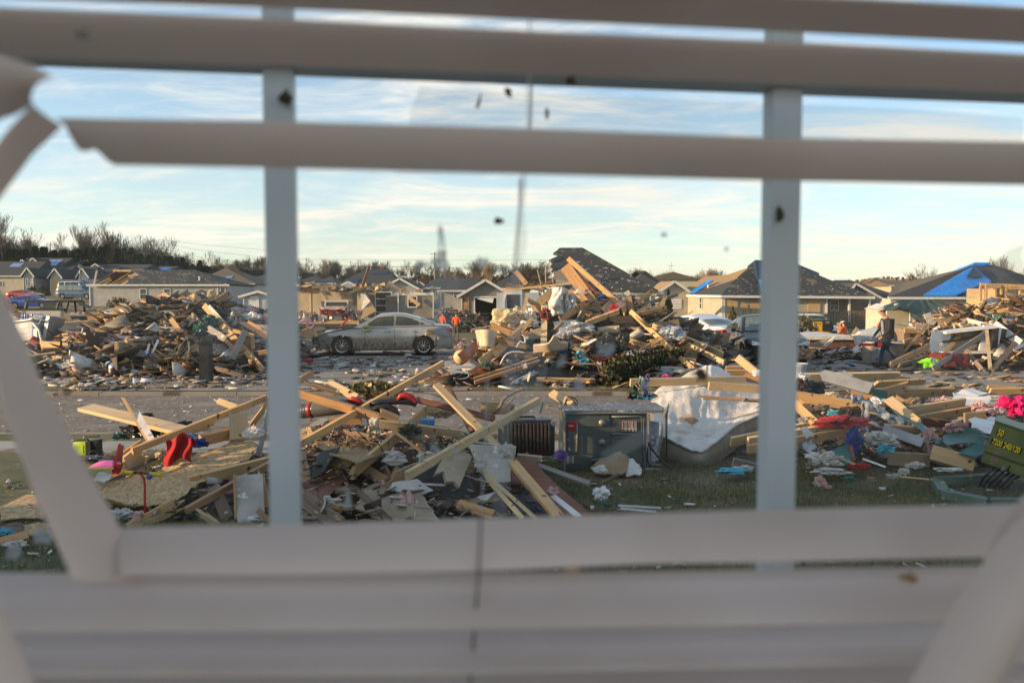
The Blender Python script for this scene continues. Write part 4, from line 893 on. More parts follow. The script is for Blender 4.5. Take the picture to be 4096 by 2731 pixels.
foliage('far_woodland',np.stack([(uu-2048)*YY/F,YY,2+(1200-vv)*YY/F],1),1.1,['twig_pale','twig'],(g.uniform(0,1,n)<.5).astype(int),None,label='low brown band of far woodland behind the middle and right roofs',cat='wood',kind='stuff')
# shrubs near the cars
def at(c,x,y,Y):u,v=uv(c,x,y);return W(u,v,Y)
p=at(4,862,945,52);shrub('conifer',p.x,p.y,.1,cone_pts(1600,1.45,.52,4,2),.09,['evergreen','dry_needles'],'small cone-shaped conifer against the boarded white wall','shrub',split=.35)
p=at(4,655,1120,31);shrub('conifer',p.x,p.y,0,ball_pts(2000,.42,.4,1.15,5),.06,['evergreen','rusty_leaf'],'dark rounded evergreen bush leaning behind the white wrecked car','shrub',split=.3)
p=at(4,1625,985,40);shrub('bush',p.x,p.y,.38,ball_pts(1800,.62,.5,.85,7),.08,['evergreen','yellow_insulation'],'glossy sunlit broadleaf bush left of the yellow generator','shrub',split=.18)
p=at(4,190,800,56);shrub('conifer',p.x,p.y,-.2,cone_pts(1500,2.9,.6,4,9),.13,'evergreen','dark conifer between the torn black roof and the boarded house','shrub')
p=at(1,930,930,78);shrub('bush',p.x,p.y,p.z-.1,ball_pts(1000,1.2,.8,.95,3),.14,['dry_needles','evergreen'],'straggly yellow-green bush by the wall of the long grey house','shrub',split=.5)
for i,(x,lb)in enumerate(((250,'low round bush by the beige left house'),(335,'low round bush under the tan garage wing'))):
 p=at(1,x,805,128);shrub('bush',p.x,p.y,p.z-.1,ball_pts(300,.8,.6,.9,i),.2,'evergreen',lb,'shrub')
p=at(2,1560,380,118);shrub('bush',p.x,p.y,p.z-.3,ball_pts(400,.8,.7,1.1,11),.15,'rusty_leaf','small rusty-leaved tree between the middle roofs','tree',stem_h=1)

# ================================================================ POLES, LAMPS, WIRES
def street_lamp(c,x,yt,yb,Y,label):
 a=at(c,x,yt,Y);z0=min(at(c,x,yb,Y).z,terrain(a.x,Y));e=empty('street_lamp',(a.x,Y,z0),label=label,cat='street lamp',group='street lamps');h=a.z-z0
 build(MB().tube([(0,0,-.3),(0,0,h-.6)],[.1,.07],8),'pole','black_plastic',e)
 build(MB().lathe((0,0,h-.6),(0,0,1),[(.08,0),(.22,.05),(.26,.35),(.16,.5),(0,.6)],10),'lantern','lamp_clear',e)
 build(MB().lathe((0,0,h-.15),(0,0,1),[(.3,0),(.12,.2),(0,.3)],10),'cap','black_plastic',e)
street_lamp(1,627,597,865,122,'black post lamp with a pale lantern among the houses at the left')
street_lamp(2,790,330,470,118,'thin lamp post in front of the blue-black hip roof');street_lamp(2,447,336,470,118,'small lamp post right behind the left window bar')
street_lamp(2,1507,372,470,120,'small lamp post among the roofs right of the grey gable')
for c,x,yt,yb,Y,lb in((1,1205,405,560,190,'wooden utility pole with a crossarm in the left tree line'),(2,1655,130,420,190,'tall thin utility pole above the middle roofs')):
 a=at(c,x,yt,Y);z0=terrain(a.x,Y);e=empty('utility_pole',(a.x,Y,z0),label=lb,cat='pole');h=a.z-z0
 build(MB().tube([(0,0,-1),(0,0,h)],[.2,.14],8),'post','grey_wood',e);build(MB().box((0,0,h-.5),(2.2,.15,.16)),'crossarm','grey_wood',e)
for i,pts in enumerate((((1,1205,405),(1,1550,445),(1,2100,492),(2,400,195),(2,1655,205),(3,1000,190)),((1,1205,420),(1,1550,490),(1,2100,552),(2,400,258),(2,1655,262),(3,600,300)),((1,1205,425),(1,1600,560),(1,2100,604),(2,400,238),(2,1200,262),(3,300,260)))):
 build(MB().tube([at(*p,190)for p in pts],.028,4),'power_line','black_plastic',origin=at(*pts[0],190),label=('uppermost power line crossing the sky above the roofs','middle power line running right from the left pole','lowest power line sagging over the middle roofs')[i],cat='power line')

# ================================================================ VEHICLES
def wheel(parent,x,y,r,wdt,side,spokes=10,rim='chrome'):
 t=MB().lathe((0,0,0),(0,1,0),[(r*.66,-wdt/2),(r*.9,-wdt/2),(r,-wdt*.3),(r,wdt*.3),(r*.9,wdt/2),(r*.66,wdt/2),(r*.66,-wdt/2)],28)
 o=build(t,'wheel','rubber',parent,(x,y,r));smooth_angle(o,35)
 rm=MB();s=side
 rm.lathe((0,0,0),(0,s,0),[(r*.67,-wdt*.4),(r*.60,-wdt*.4),(r*.60,wdt*.45),(r*.68,wdt*.47),(r*.68,wdt*.42)],28)
 for k in range(spokes):
  a=2*math.pi*k/spokes;rm.beam((math.cos(a)*r*.1,s*wdt*.42,math.sin(a)*r*.1),(math.cos(a)*r*.62,s*wdt*.40,math.sin(a)*r*.62),r*.11,.02,up=(0,1,0))
 rm.lathe((0,0,0),(0,s,0),[(r*.16,wdt*.38),(r*.13,wdt*.47),(0,wdt*.48)],14)
 ro=build(rm,'rim',rim,o);build(MB().lathe((0,0,0),(0,s,0),[(r*.60,wdt*.1),(0,wdt*.1)],20),'brake_disc','rubber',o);return o
def car(name,label,loc,yaw,paint,L=4.85,Wd=1.84,roof=1.46,kind='sedan',r=.33,hood_open=0,damage=0,glass='car_glass',wh='chrome',cat='car',group=None,wind='car_glass',detail=True,sc=1):
 """front towards -X, wheels on z=0"""
 e=empty(name,loc,yaw,label=label,cat=cat,group=group);e.scale=(sc,)*3
 fx,rx=-L/2,L/2;wf,wr=fx+.93,rx-1.05
 if kind=='sedan':
  deck=[(fx,.62),(fx+.08,.74),(fx+.5,.86),(fx+1.35,1.0),(fx+1.55,1.03),(rx-1.15,1.10),(rx-.75,1.12),(rx-.1,1.08),(rx,.95)]
  cab=[(fx+1.35,1.0),(fx+2.25,roof-.04),(fx+2.75,roof),(rx-1.75,roof-.03),(rx-1.25,roof-.16),(rx-.62,1.12)]
 elif kind=='coupe':
  deck=[(fx,.55),(fx+.1,.72),(fx+.6,.88),(fx+1.6,.98),(rx-1.0,1.0),(rx-.1,1.02),(rx,.9)]
  cab=[(fx+1.6,.98),(fx+2.4,roof-.03),(rx-1.9,roof),(rx-1.2,roof-.12),(rx-.45,1.02)]
 else:
  deck=[(fx,.7),(fx+.1,.95),(fx+.7,1.05),(fx+1.2,1.12),(rx-.1,1.15),(rx,1.0)]
  cab=[(fx+1.1,1.12),(fx+1.75,roof-.05),(fx+2.2,roof),(rx-.5,roof-.02),(rx-.12,roof-.25),(rx-.02,1.12)]
 hw=Wd/2
 def wid(x):t=min(1,(x-fx)/.7,(rx-x)/.6);return hw*(.80+.20*math.sin(max(0,t)*math.pi/2))
 arch=r+.055
 def bot(x):
  z=.20+(.05 if x<fx+.3 or x>rx-.4 else 0)
  for c in(wf,wr):
   if abs(x-c)<arch:z=max(z,r+math.sqrt(arch**2-(x-c)**2))
  return z
 xs=sorted(set([fx,rx]+[fx+L*i/40 for i in range(41)]+[c+arch*math.sin(R(a))for c in(wf,wr)for a in range(-90,91,15)]+[c+s*(arch+.005)for c in(wf,wr)for s in(-1,1)]))
 rings=[]
 for x in xs:
  zb,zd,wv=bot(x),lerp(deck,x),wid(x);zb=min(zb,zd-.05);zs=min(.70,zd-.02);zs=max(zs,zb+.005)
  dent=0
  if damage and x>wr-.1:dent=damage*(.5+.5*noise.noise(Vector((x*3,1,2))))*ss(wr-.1,wr+.6,x)
  half=[]
  for t in(0,.12,.35,.6,.8,1.0):
   z=zb+(zs-zb)*t;half.append((x,wv*(.955+.045*math.sin(t*math.pi/2))-dent*math.sin(t*3.1),z))
  half+=[(x,wv*.985,zs+(zd-zs)*.4),(x,wv*.95,zs+(zd-zs)*.8),(x,wv*.86,zd-.004),(x,wv*.5,zd+.02),(x,0,zd+.028)]
  rings.append(half+[(a,-b,c)for a,b,c in half[-2::-1]])
 b=MB();k=len(rings[0]);b.v=[p for rg in rings for p in rg]
 b.f=[(i*k+j,(i+1)*k+j,(i+1)*k+j+1,i*k+j+1)for i in range(len(xs)-1)for j in range(k-1)]
 b.f+=[tuple(range(k))[::-1],tuple((len(xs)-1)*k+j for j in range(k))]
 smooth_angle(build(b,'body',paint,e),38)
 # cabin
 xs2=[cab[0][0]+(cab[-1][0]-cab[0][0])*i/26 for i in range(27)];c=MB();rg=[]
 for x in xs2:
  zr_,zd=lerp(cab,x),lerp(deck,x)-.03;wv=wid(x)*.93;t=max(0.02,(zr_-zd)/(roof-1.0))
  wr_=wv-.22*min(1,t);h=[(x,wv,zd),(x,wv+(wr_-wv)*.5+.02,zd+(zr_-zd)*.5),(x,wr_+.01,zd+(zr_-zd)*.9),(x,wr_-.10,zr_+.0),(x,wr_*.5,zr_+.025),(x,0,zr_+.035)]
  rg.append(h+[(a,-b_,c_)for a,b_,c_ in h[-2::-1]])
 k2=len(rg[0]);c.v=[p for q in rg for p in q];c.f=[(i*k2+j,(i+1)*k2+j,(i+1)*k2+j+1,i*k2+j+1)for i in range(26)for j in range(k2-1)]
 smooth_angle(build(c,'cabin',paint,e),35)
 # side glass (each door window its own), windscreen, rear window
 zsill=lerp(deck,0)+.035
 def side(x0,x1,s,nm='side_window'):
  n=8;P=[]
  for i in range(n+1):
   x=x0+(x1-x0)*i/n;zr_=lerp(cab,x)-.085;wv=wid(x)*.93;t=(lerp(cab,x)-lerp(deck,x))/(roof-1.0);w1=wv-.22*min(1,t)*.9+.012
   P.append(((x,s*(wv+.012),lerp(deck,x)+.03),(x,s*(wv+(w1-wv)*.5+.022),(lerp(deck,x)+.03+zr_)/2),(x,s*w1,max(zr_,lerp(deck,x)+.035))))
  m_=MB()
  for i in range(n):
   for j in range(2):m_.add([P[i][j],P[i+1][j],P[i+1][j+1],P[i][j+1]],[(0,1,2,3)])
  return build(m_,nm,glass,e)
 cx0,cx1=cab[0][0],cab[-1][0];mid=fx+2.85 if kind!='coupe' else rx-1.75
 for s in(-1,1):
  side(cx0+.52,mid-.04,s)
  if kind!='coupe':side(mid+.04,mid+.88 if kind=='sedan' else mid+.8,s);side(mid+.94,cx1-(.42 if kind=='sedan' else .25),s,'quarter_window')
  else:side(mid+.05,cx1-.5,s,'quarter_window')
 def pane(x0,x1,nm,g_):
  m_=MB()
  def f(a,b2):
   x=x0+(x1-x0)*a;zr_=lerp(cab,x);wv=wid(x)*.93;t=(zr_-lerp(deck,x)+.03)/(roof-1.0);wr_=(wv-.22*min(1,t))-.09
   return(x+(-.012 if nm=='windscreen' else .012),wr_*(2*b2-1),zr_+.035-.03*abs(2*b2-1)**2)
  m_.grid(f,6,8);return build(m_,nm,g_,e)
 pane(cx0+.06,lerp([(0,cab[1][0])],0)-.06,'windscreen',wind);pane(cab[-2][0]+.06,cx1-.06,'rear_window',wind)
 for s in(-1,1):
  for x in(wf,wr):wheel(e,x,s*(hw-.12),r,.21,s,rim=wh)
 # arch liners, lamps, trim
 for x in(wf,wr):build(MB().lathe((x,0,r),(0,1,0),[(arch-.01,-hw*.93),(arch-.01,hw*.93)],20),'wheel_well','black_plastic',e)
 for s in(-1,1):
  build(MB().add([(fx+.02,s*hw*.52,.66),(fx+.03,s*hw*.83,.66),(fx+.42,s*(hw*.955),.74),(fx+.45,s*hw*.955,.83),(fx+.12,s*hw*.84,.79),(fx+.03,s*hw*.5,.73)],[(0,1,4,5),(1,2,3,4)]),'headlight','lamp_clear',e).location=(-.03,s*.02,.01)
  build(MB().add([(rx+.01,s*hw*.55,.82),(rx-.02,s*hw*.84,.82),(rx-.42,s*(hw*.99),.86),(rx-.36,s*hw*.99,.97),(rx-.03,s*hw*.84,1.0),(rx,s*hw*.55,1.0)],[(0,1,4,5),(1,2,3,4)]),'tail_light','tail_red',e).location=(.02,s*.012,0)
  if detail:
   mm=MB().lathe((fx+1.82,s*(hw+.1),1.06),(s,0,0),[(0,-.13),(.06,-.1),(.085,0),(.06,.09),(0,.11)],10);mm.beam((fx+1.84,s*hw*.9,1.0),(fx+1.84,s*(hw+.06),1.03),.05,.05);build(mm,'mirror',paint,e,smooth=True)
   for x in(mid-.25,mid+.75):
    if kind=='coupe' and x>mid:continue
    build(MB().tube([(x-.11,s*(hw+.012),.86),(x,s*(hw+.03),.868),(x+.11,s*(hw+.012),.87)],.014,6),'door_handle','chrome',e)
   lines=MB();yo=hw+.004
   for x,a in((cx0+.42,.1),(mid,0.0))+(((wr-.3,-.06),)if kind!='coupe' else()):
    lines.tube([(x+a,s*(yo-.035),.26),(x,s*(yo+.0),.52),(x,s*(yo-.005),.7),(x,s*(yo-.02),.88),(x,s*wid(x)*.945,1.0)],.007,4)
   build(lines,'door_seam','black_plastic',e);build(MB().box(((wf+wr)/2,s*(hw-.04),.215),(wr-wf-2*arch,.06,.05)),'sill','black_plastic',e)
 g_=MB()
 for i in range(4):g_.box((fx-.005,0,.44+i*.055),(.04,hw*1.0,.02))
 build(g_,'grille','black_plastic',e)
 return e
def put(c,x,y,Y,z=None):
 p=at(c,x,y,Y);p.z=terrain(p.x,p.y)if z is None else z;return p
p=put(2,1228,1040,29.2,.03)
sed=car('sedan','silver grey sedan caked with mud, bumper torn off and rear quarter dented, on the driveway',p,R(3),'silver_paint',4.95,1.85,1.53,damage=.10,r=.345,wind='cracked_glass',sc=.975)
# torn-off bumper: exposed black structure, raised hood edge, crushed rear corner, yellow tape on mirror
fx=-4.95/2;r_=random.Random(5);t=MB()
for i in range(26):a=Vector((fx+r_.uniform(-.16,.12),r_.uniform(-.8,.8),r_.uniform(.2,.62)));t.box(a,(r_.uniform(.04,.2),r_.uniform(.06,.3),r_.uniform(.03,.16)),Matrix.Rotation(r_.uniform(-.5,.5),3,'Y'))
build(t,'exposed_bumper_frame','black_plastic',sed)
build(MB().box((fx-.02,0,.5),(.14,1.4,.12)),'crash_bar','metal_grey',sed)
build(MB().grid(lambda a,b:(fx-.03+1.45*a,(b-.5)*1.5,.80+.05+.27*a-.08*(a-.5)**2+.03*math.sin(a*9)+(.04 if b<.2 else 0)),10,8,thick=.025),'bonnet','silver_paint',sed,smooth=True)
build(MB().grid(lambda a,b:(2.475-.55+.62*a,-.99+.42*a*a-.03*math.sin(b*3),.28+.40*b+.03*math.sin(a*5)),8,6,thick=.03),'rear_bumper','mud_silver',sed,smooth=True)
build(MB().grid(lambda a,b:(2.475-1.0+.85*a,-.955-.012+.05*math.sin(a*6+b*4),.72+.22*b+.04*math.sin(a*4)),8,5,thick=.01),'dented_panel','mud_silver',sed,smooth=True)
build(MB().tube([(fx+1.72,-1.06,.97),(fx+1.8,-1.12,.93),(fx+1.98,-1.08,.96),(fx+2.02,-1.0,1.0)],[.03,.035,.03,.015],6),'yellow_tape','lime',sed)
# dark car facing the viewer, with its wing torn away
p=put(4,1185,1245,25.2,.03);dk=car('dark_car','black car facing the window with a cracked windscreen and torn front wing, at the right',p,R(84),'black_paint',4.7,1.86,1.5,wind='cracked_glass',r=.34)
build(MB().grid(lambda a,b:(-2.3+1.1*a,1.0+.75*b*(1-.3*a),.95-.28*b-.1*a+.05*math.sin(a*7)),8,5,thick=.02),'torn_wing','black_paint',dk,smooth=True)
build(MB().grid(lambda a,b:(-2.2+.5*a,1.05+.35*b+.2*math.sin(a*3),.12+.8*a*(1-b*.3)),6,5,thick=.02),'torn_liner','black_plastic',dk,smooth=True)
p=put(4,470,1130,29.5,.0);wc=car('wrecked_car','white wrecked car with broken windows half buried at the right end of the central pile',p,R(-62),'white_paint',4.6,1.82,1.48,damage=.2,glass='window_dark')
p=at(1,198,878,112);p.z=min(p.z,9);car('red_coupe','bright red coupe parked in front of the tan houses at the left',p,R(176),'red_paint',4.75,1.9,1.38,'coupe')
p=at(1,610,812,126);car('dark_red_suv','dark red car behind the pale vehicles beside the street lamp',p,R(178),'dark_red_paint',5.6,1.9,1.75,'suv')
p=at(1,600,836,116);car('white_suv','white van-like car parked behind the blue pickup',p,R(176),'white_paint',4.9,1.9,1.85,'suv',cat='car')
p=at(1,615,872,106);car('blue_pickup','navy blue vehicle with bright windows beside the left end of the long grey house',p,R(174),'navy_paint',5.4,1.95,1.8,'suv',glass='cracked_glass')
p=at(1,262,947,84);car('blue_car','bright blue car half hidden behind the tan pickup bed',p,R(178),'blue_paint',4.9,1.85,1.4,'coupe')
p=at(1,1800,962,58);p.z=terrain(p.x,p.y)-.1;vn=car('white_van','white van nose showing above the left debris pile beside the shed',p,R(184),'white_paint',5.4,2.0,2.0,'suv',cat='van')
p=put(4,1650,880,58,-.9);car('white_truck','white truck with a dark window parked behind the yellow generator',p,R(176),'white_paint',5.2,2.0,1.9,'suv',cat='truck')
# tan pickup: bed side and black cab
Y=36;e=empty('pickup_truck',(xpx(185,Y),Y,0),label='tan pickup truck bed with a black cab, wrecked behind the left debris pile',cat='truck')
def qk(x,y,d=0):u,v=uv(1,x,y);return Vector((xpx(u,Y+d)-e.location.x,d,zpx(v,Y+d)))
bd=MB();a,b_=qk(30,955),qk(588,955)
def bedf(t,s):return(a.x+(b_.x-a.x)*t,-.9-.06*math.sin(s*3.1)+(.03 if .35<s<.5 else 0),.55+(a.z-.55)*s)
bd.grid(bedf,20,10,thick=.06);build(bd,'bed_side','tan_paint',e,smooth=True)
build(MB().box(((a.x+b_.x)/2,-.86,a.z+.02),(b_.x-a.x+.05,.16,.08)),'bed_rail','black_plastic',e)
build(MB().box(((a.x+b_.x)/2,.9,.9),(b_.x-a.x,.08,.9)),'bed_side','tan_paint',e);build(MB().box(((a.x+b_.x)/2,0,.55),(b_.x-a.x,1.8,.08)),'bed_floor','black_plastic',e)
cbx0,cbx1,zt=qk(278,0).x,qk(592,0).x,qk(0,895).z
cbm=MB()
for x in(cbx0,(cbx0+cbx1)/2+.5,cbx1):[cbm.beam((x,s*.8,a.z-.1),(x+.05,s*.65,zt),.1,.08)for s in(-1,1)]
for s in(-1,1):cbm.beam((cbx0,s*.66,zt),(cbx1,s*.66,zt+.03),.09,.1)
cbm.box(((cbx0+cbx1)/2,0,zt+.05),(cbx1-cbx0,1.3,.05));cbm.box((cbx1+.2,0,.8),(.9,1.7,1.0));build(cbm,'cab_frame','black_paint',e)
build(MB().box((qk(470,0).x,-.5,(a.z+zt)/2+.05),(.8,.05,.3)),'pane','window_dark',e);build(MB().lathe((qk(248,0).x,-.97,qk(0,970).z),(0,-1,0),[(.08,0),(.08,.02),(0,.02)],14),'fuel_cap','chrome',e)
for x in(qk(480,0).x,qk(150,0).x):wheel(e,x,-.8,.36,.24,-1)
# yellow generator
Y=44;e=empty('generator',(xpx(3297,Y),Y,zpx(1332,Y)),label='yellow towable generator with a dark louvred end next to the porch deck',cat='generator')
s=Y/F/2.412
build(MB().box((-30*s,.9,62*s),(170*s,1.8,115*s)),'housing','yellow_paint',e);build(MB().box((-25*s,.9,124*s),(190*s,1.9,12*s)),'lid','black_plastic',e)
fr=MB().box((28*s,-.03,55*s),(92*s,.06,70*s))
build(fr,'louvre_frame','black_plastic',e)
for i in range(7):build(MB().box((28*s,-.07,(24+i*10)*s),(84*s,.04,5*s),Matrix.Rotation(.4,3,'X')),'louvre','rubber',e)
build(MB().box((28*s,-.035,105*s),(92*s,.05,24*s)),'badge_panel','black_plastic',e)
text('CAT',19*s,'trim_white',e,Matrix.Translation((28*s,-.065,105*s))@Matrix.Rotation(R(90),4,'X'))
text('CATERPILLAR',9*s,'black_plastic',e,Matrix.Translation((-62*s,-.005,90*s))@Matrix.Rotation(R(90),4,'X'))
for x in(-90,50):wheel(e,x*s,0.2,.3,.2,-1)

# ================================================================ PEOPLE
BODY={}
def skin_body(name,pts,edges,mats,parent,regions,sub=1,root=0):
 me=bpy.data.meshes.new(name);ks=list(pts);me.from_pydata([pts[k][:3]for k in ks],[(ks.index(a),ks.index(b))for a,b in edges],[])
 o=bpy.data.objects.new(name,me);COL.objects.link(o)
 m=o.modifiers.new('s','SKIN');m.use_smooth_shade=True
 for i,k in enumerate(ks):
  d=me.skin_vertices[0].data[i];rr_=pts[k][3];d.radius=rr_ if isinstance(rr_,tuple)else(rr_,rr_);d.use_root=(i==root)
 if sub:u=o.modifiers.new('u','SUBSURF');u.levels=u.render_levels=sub
 dg=bpy.context.evaluated_depsgraph_get();dg.update();m2=bpy.data.meshes.new_from_object(o.evaluated_get(dg));bpy.data.objects.remove(o)
 for mm in mats:m2.materials.append(M(mm))
 seg=[(Vector(pts[a][:3]),Vector(pts[b][:3]),regions.get(a+'-'+b,regions.get(b,0)))for a,b in edges]
 for p in m2.polygons:
  c=p.center;best=9
  for a,b,mi in seg:
   ab=b-a;t=max(0,min(1,(c-a).dot(ab)/max(1e-6,ab.length_squared)));d=(c-a-ab*t).length
   if d<best:best=d;p.material_index=mi
  p.use_smooth=True
 return link(name,m2,parent)
def person(label,loc,yaw,pose='walk',shirt='orange_shirt',legs='work_trousers',hat='cap',hatm='cap_tan',h=1.75,cat='person',group=None,fingers=False,sleeves=True):
 """front towards -Y"""
 e=empty('person',loc,yaw,label=label,cat=cat,group=group);s=h/1.75;e.scale=(s,)*3
 lean={'walk':.10,'stand':.02,'bend':.62,'crouch':.45,'carry':.08}[pose];low={'crouch':-.42,'bend':-.04}.get(pose,0)
 hip=Vector((0,0,.93+low));up=Vector((0,-math.sin(lean),math.cos(lean)))
 P=lambda d,x=0,y=0:hip+up*d+Vector((x,y,0))
 pts,E={},[]
 def add(k,v,r,frm=None):
  pts[k]=(*v,r)
  if frm:E.append((frm,k))
 add('pelvis',P(0),(.15,.115));add('waist',P(.2),(.145,.105),'pelvis');add('chest',P(.42),(.175,.12),'waist');add('neck0',P(.56),(.085,.075),'chest')
 hd=Vector((0,-.06-.05*(pose=='walk'),0));add('neck',P(.62)+hd*.4,.055,'neck0');add('head',P(.73)+hd,(.078,.09),'neck');add('crown',P(.80)+hd*.9,(.07,.082),'head')
 if pose=='walk':F_={1:((.10,-.20,.52),(.11,-.26,.09),(.11,-.44,.04)),-1:((-.09,.06,.50),(-.10,.40,.16),(-.10,.30,.03))}
 elif pose=='crouch':F_={1:((.2,-.38,.42),(.16,-.12,.08),(.17,-.3,.04)),-1:((-.2,-.28,.16),(-.16,.12,.10),(-.17,.05,.03))}
 else:F_={1:((.12,-.04,.50),(.13,.02,.09),(.14,-.14,.04)),-1:((-.12,-.0,.50),(-.13,.06,.09),(-.14,-.1,.04))}
 for sd_,nm in((1,'L'),(-1,'R')):
  k,a,t=F_[sd_];add('thigh'+nm,P(-.06,sd_*.1),.105,'pelvis');add('knee'+nm,k,.068,'thigh'+nm);add('ankle'+nm,a,.05,'knee'+nm);add('toe'+nm,t,.045,'ankle'+nm)
  sh=P(.50,sd_*.20)
  A={'walk':((sd_*.28,-.10*1,1.13),(sd_*.25,-.30 if sd_==1 else-.28,.93)),'stand':((sd_*.29,.02,1.13),(sd_*.27,-.12,.9)),
             'carry':((sd_*.30,-.06,1.16),(sd_*.16,-.34,1.18)),'bend':((sd_*.26,-.55,.95),(sd_*.2,-.62,.66)),'crouch':((sd_*.27,-.42,.66),(sd_*.16,-.58,.5))}[pose]
  add('shoulder'+nm,sh,.068,'chest');add('elbow'+nm,A[0],.05,'shoulder'+nm);add('wrist'+nm,A[1],.034,'elbow'+nm)
  w_=Vector(A[1]);d=(w_-Vector(A[0])).normalized();add('palm'+nm,w_+d*.075,(.040,.022),'wrist'+nm)
  if fingers:
   side=Vector((0,1,0)).cross(d).normalized()if pose!='walk' else Vector((0,-.9,.3));pm=w_+d*.085;inn=Vector((-sd_,0,0))
   for i,(off,ln)in enumerate(((-.028,.06),(-.010,.07),(.010,.066),(.028,.052))):
    b=pm+side*off+d*.012;add('f%d%s'%(i,nm),b,.011,'palm'+nm);add('g%d%s'%(i,nm),b+d*ln*.55+inn*.01,.009,'f%d%s'%(i,nm));add('h%d%s'%(i,nm),b+d*ln*.7+inn*.035,.008,'g%d%s'%(i,nm))
   add('t0'+nm,w_+d*.03+side*.035,.012,'palm'+nm);add('t1'+nm,w_+d*.07+side*.05+inn*.02,.010,'t0'+nm)
 mats=['skin',shirt,legs,'boot'];reg={}
 for k in pts:
  reg[k]=0
  if k in('waist','chest','neck0')or 'shoulder' in k or 'elbow' in k:reg[k]=1
  if 'wrist' in k:reg[k]=1 if sleeves else 0
  if k=='pelvis' or 'thigh' in k or 'knee' in k or 'ankle' in k:reg[k]=2
  if 'toe' in k:reg[k]=3
 skin_body('body',pts,E,mats,e,reg,2 if fingers else 1)
 H0=Vector(pts['head'][:3]);C0=Vector(pts['crown'][:3])
 # face: nose, eyes, mouth, ears
 if fingers:
  fm=MB().add([(0,-.115,.015),(.014,-.088,-.022),(-.014,-.088,-.022),(0,-.088,.03)],[(0,1,2),(0,3,1),(0,2,3)]);fm.tube([(0,-.085,-.02),(0,-.118,-.018)],[.014,.011],6)
  build(fm,'nose','skin',e,H0);build(MB().tube([(-.022,-.086,-.05),(0,-.092,-.048),(.022,-.086,-.05)],.005,5),'mouth','dark_red',e,H0)
  for q_ in(-1,1):build(MB().lathe((q_*.03,-.078,.025),(0,-1,0),[(.011,0),(.009,.008),(0,.011)],8),'eye','black_plastic',e,H0);build(MB().lathe((q_*.08,.0,.0),(q_,0,.2),[(.026,-.01),(.03,.004),(.0,.01)],8),'ear','skin',e,H0)
 hm=MB();n=8
 if hat=='cap':
  hm.lathe((0,-.005,.02),(0,-.08,1),[(.103,0),(.104,.03),(.09,.07),(.05,.095),(0,.1)],16);build(hm,'cap',hatm,e,C0-Vector((0,0,.03)),smooth=True)
  build(MB().grid(lambda a,b:((a-.5)*.16,-.085-.085*b*(1-(2*a-1)**2*.5),.028-.03*b-.02*(2*a-1)**2),8,4,thick=.006),'cap_brim',hatm,e,C0-Vector((0,0,.03)))
  build(MB().lathe((0,.012,-.055),(0,.0,1),[(.07,-.02),(.092,.0),(.097,.06),(.09,.075)],14),'hair','hair',e,C0+Vector((0,.006,0)),smooth=True)
 else:build(hm.lathe((0,.014,-.07),(0,-.15,1),[(.06,-.05),(.092,.0),(.098,.06),(.08,.11),(0,.135)],14),'hair','hair',e,C0,smooth=True)
 return e
p=at(5,835,1245,23.4);p.z=.02
man=person('man in dark jacket and tan cap walking past the right pile with a chainsaw',p,R(-82),'walk','jacket_black','jeans',h=1.72,fingers=True)
man.rotation_euler[2]=R(-86)
# open jacket with grey shirt under it
build(MB().grid(lambda a,b:(.165*math.cos(-2.6+5.2*a-.0)*(1+.12*(1-b)),.135*math.sin(-2.6+5.2*a)*(1+.1*(1-b))-.02-.05*b,.86+.60*b),18,8,thick=.012),'jacket','jacket_black',man,smooth=True).rotation_euler=(0,0,R(90))
build(MB().box((0,-.15,1.2),(.12,.03,.42),Matrix.Rotation(.1,3,'X')),'shirt_front','grey_cloth',man)
# chainsaw carried at his left
p=at(5,765,1030,23.1);cs=empty('chainsaw',p,R(0),label='chainsaw with a red bar cover carried low by the walking man',cat='chainsaw')
build(MB().box((0,0,0),(.2,.18,.15)),'engine','black_plastic',cs);build(MB().box((.17,0,.02),(.14,.14,.12)),'rear_housing','black_plastic',cs)
build(MB().box((-.36,0,-.01),(.42,.03,.075)),'bar_cover','red_plastic',cs)
build(MB().tube([(-.08,-.09,.05),(-.1,-.11,.2),(0,-.02,.26),(.05,.06,.24),(.05,.1,.05)],.013,6),'front_handle','black_plastic',cs)
build(MB().tube([(.2,0,.06),(.32,0,.1),(.36,0,0),(.22,0,-.07)],.014,6),'rear_handle','black_plastic',cs);build(MB().lathe((-.03,-.1,0),(0,-1,0),[(.06,0),(.06,.02),(0,.02)],14),'starter_cover','red_plastic',cs)
PG='volunteers in orange shirts'
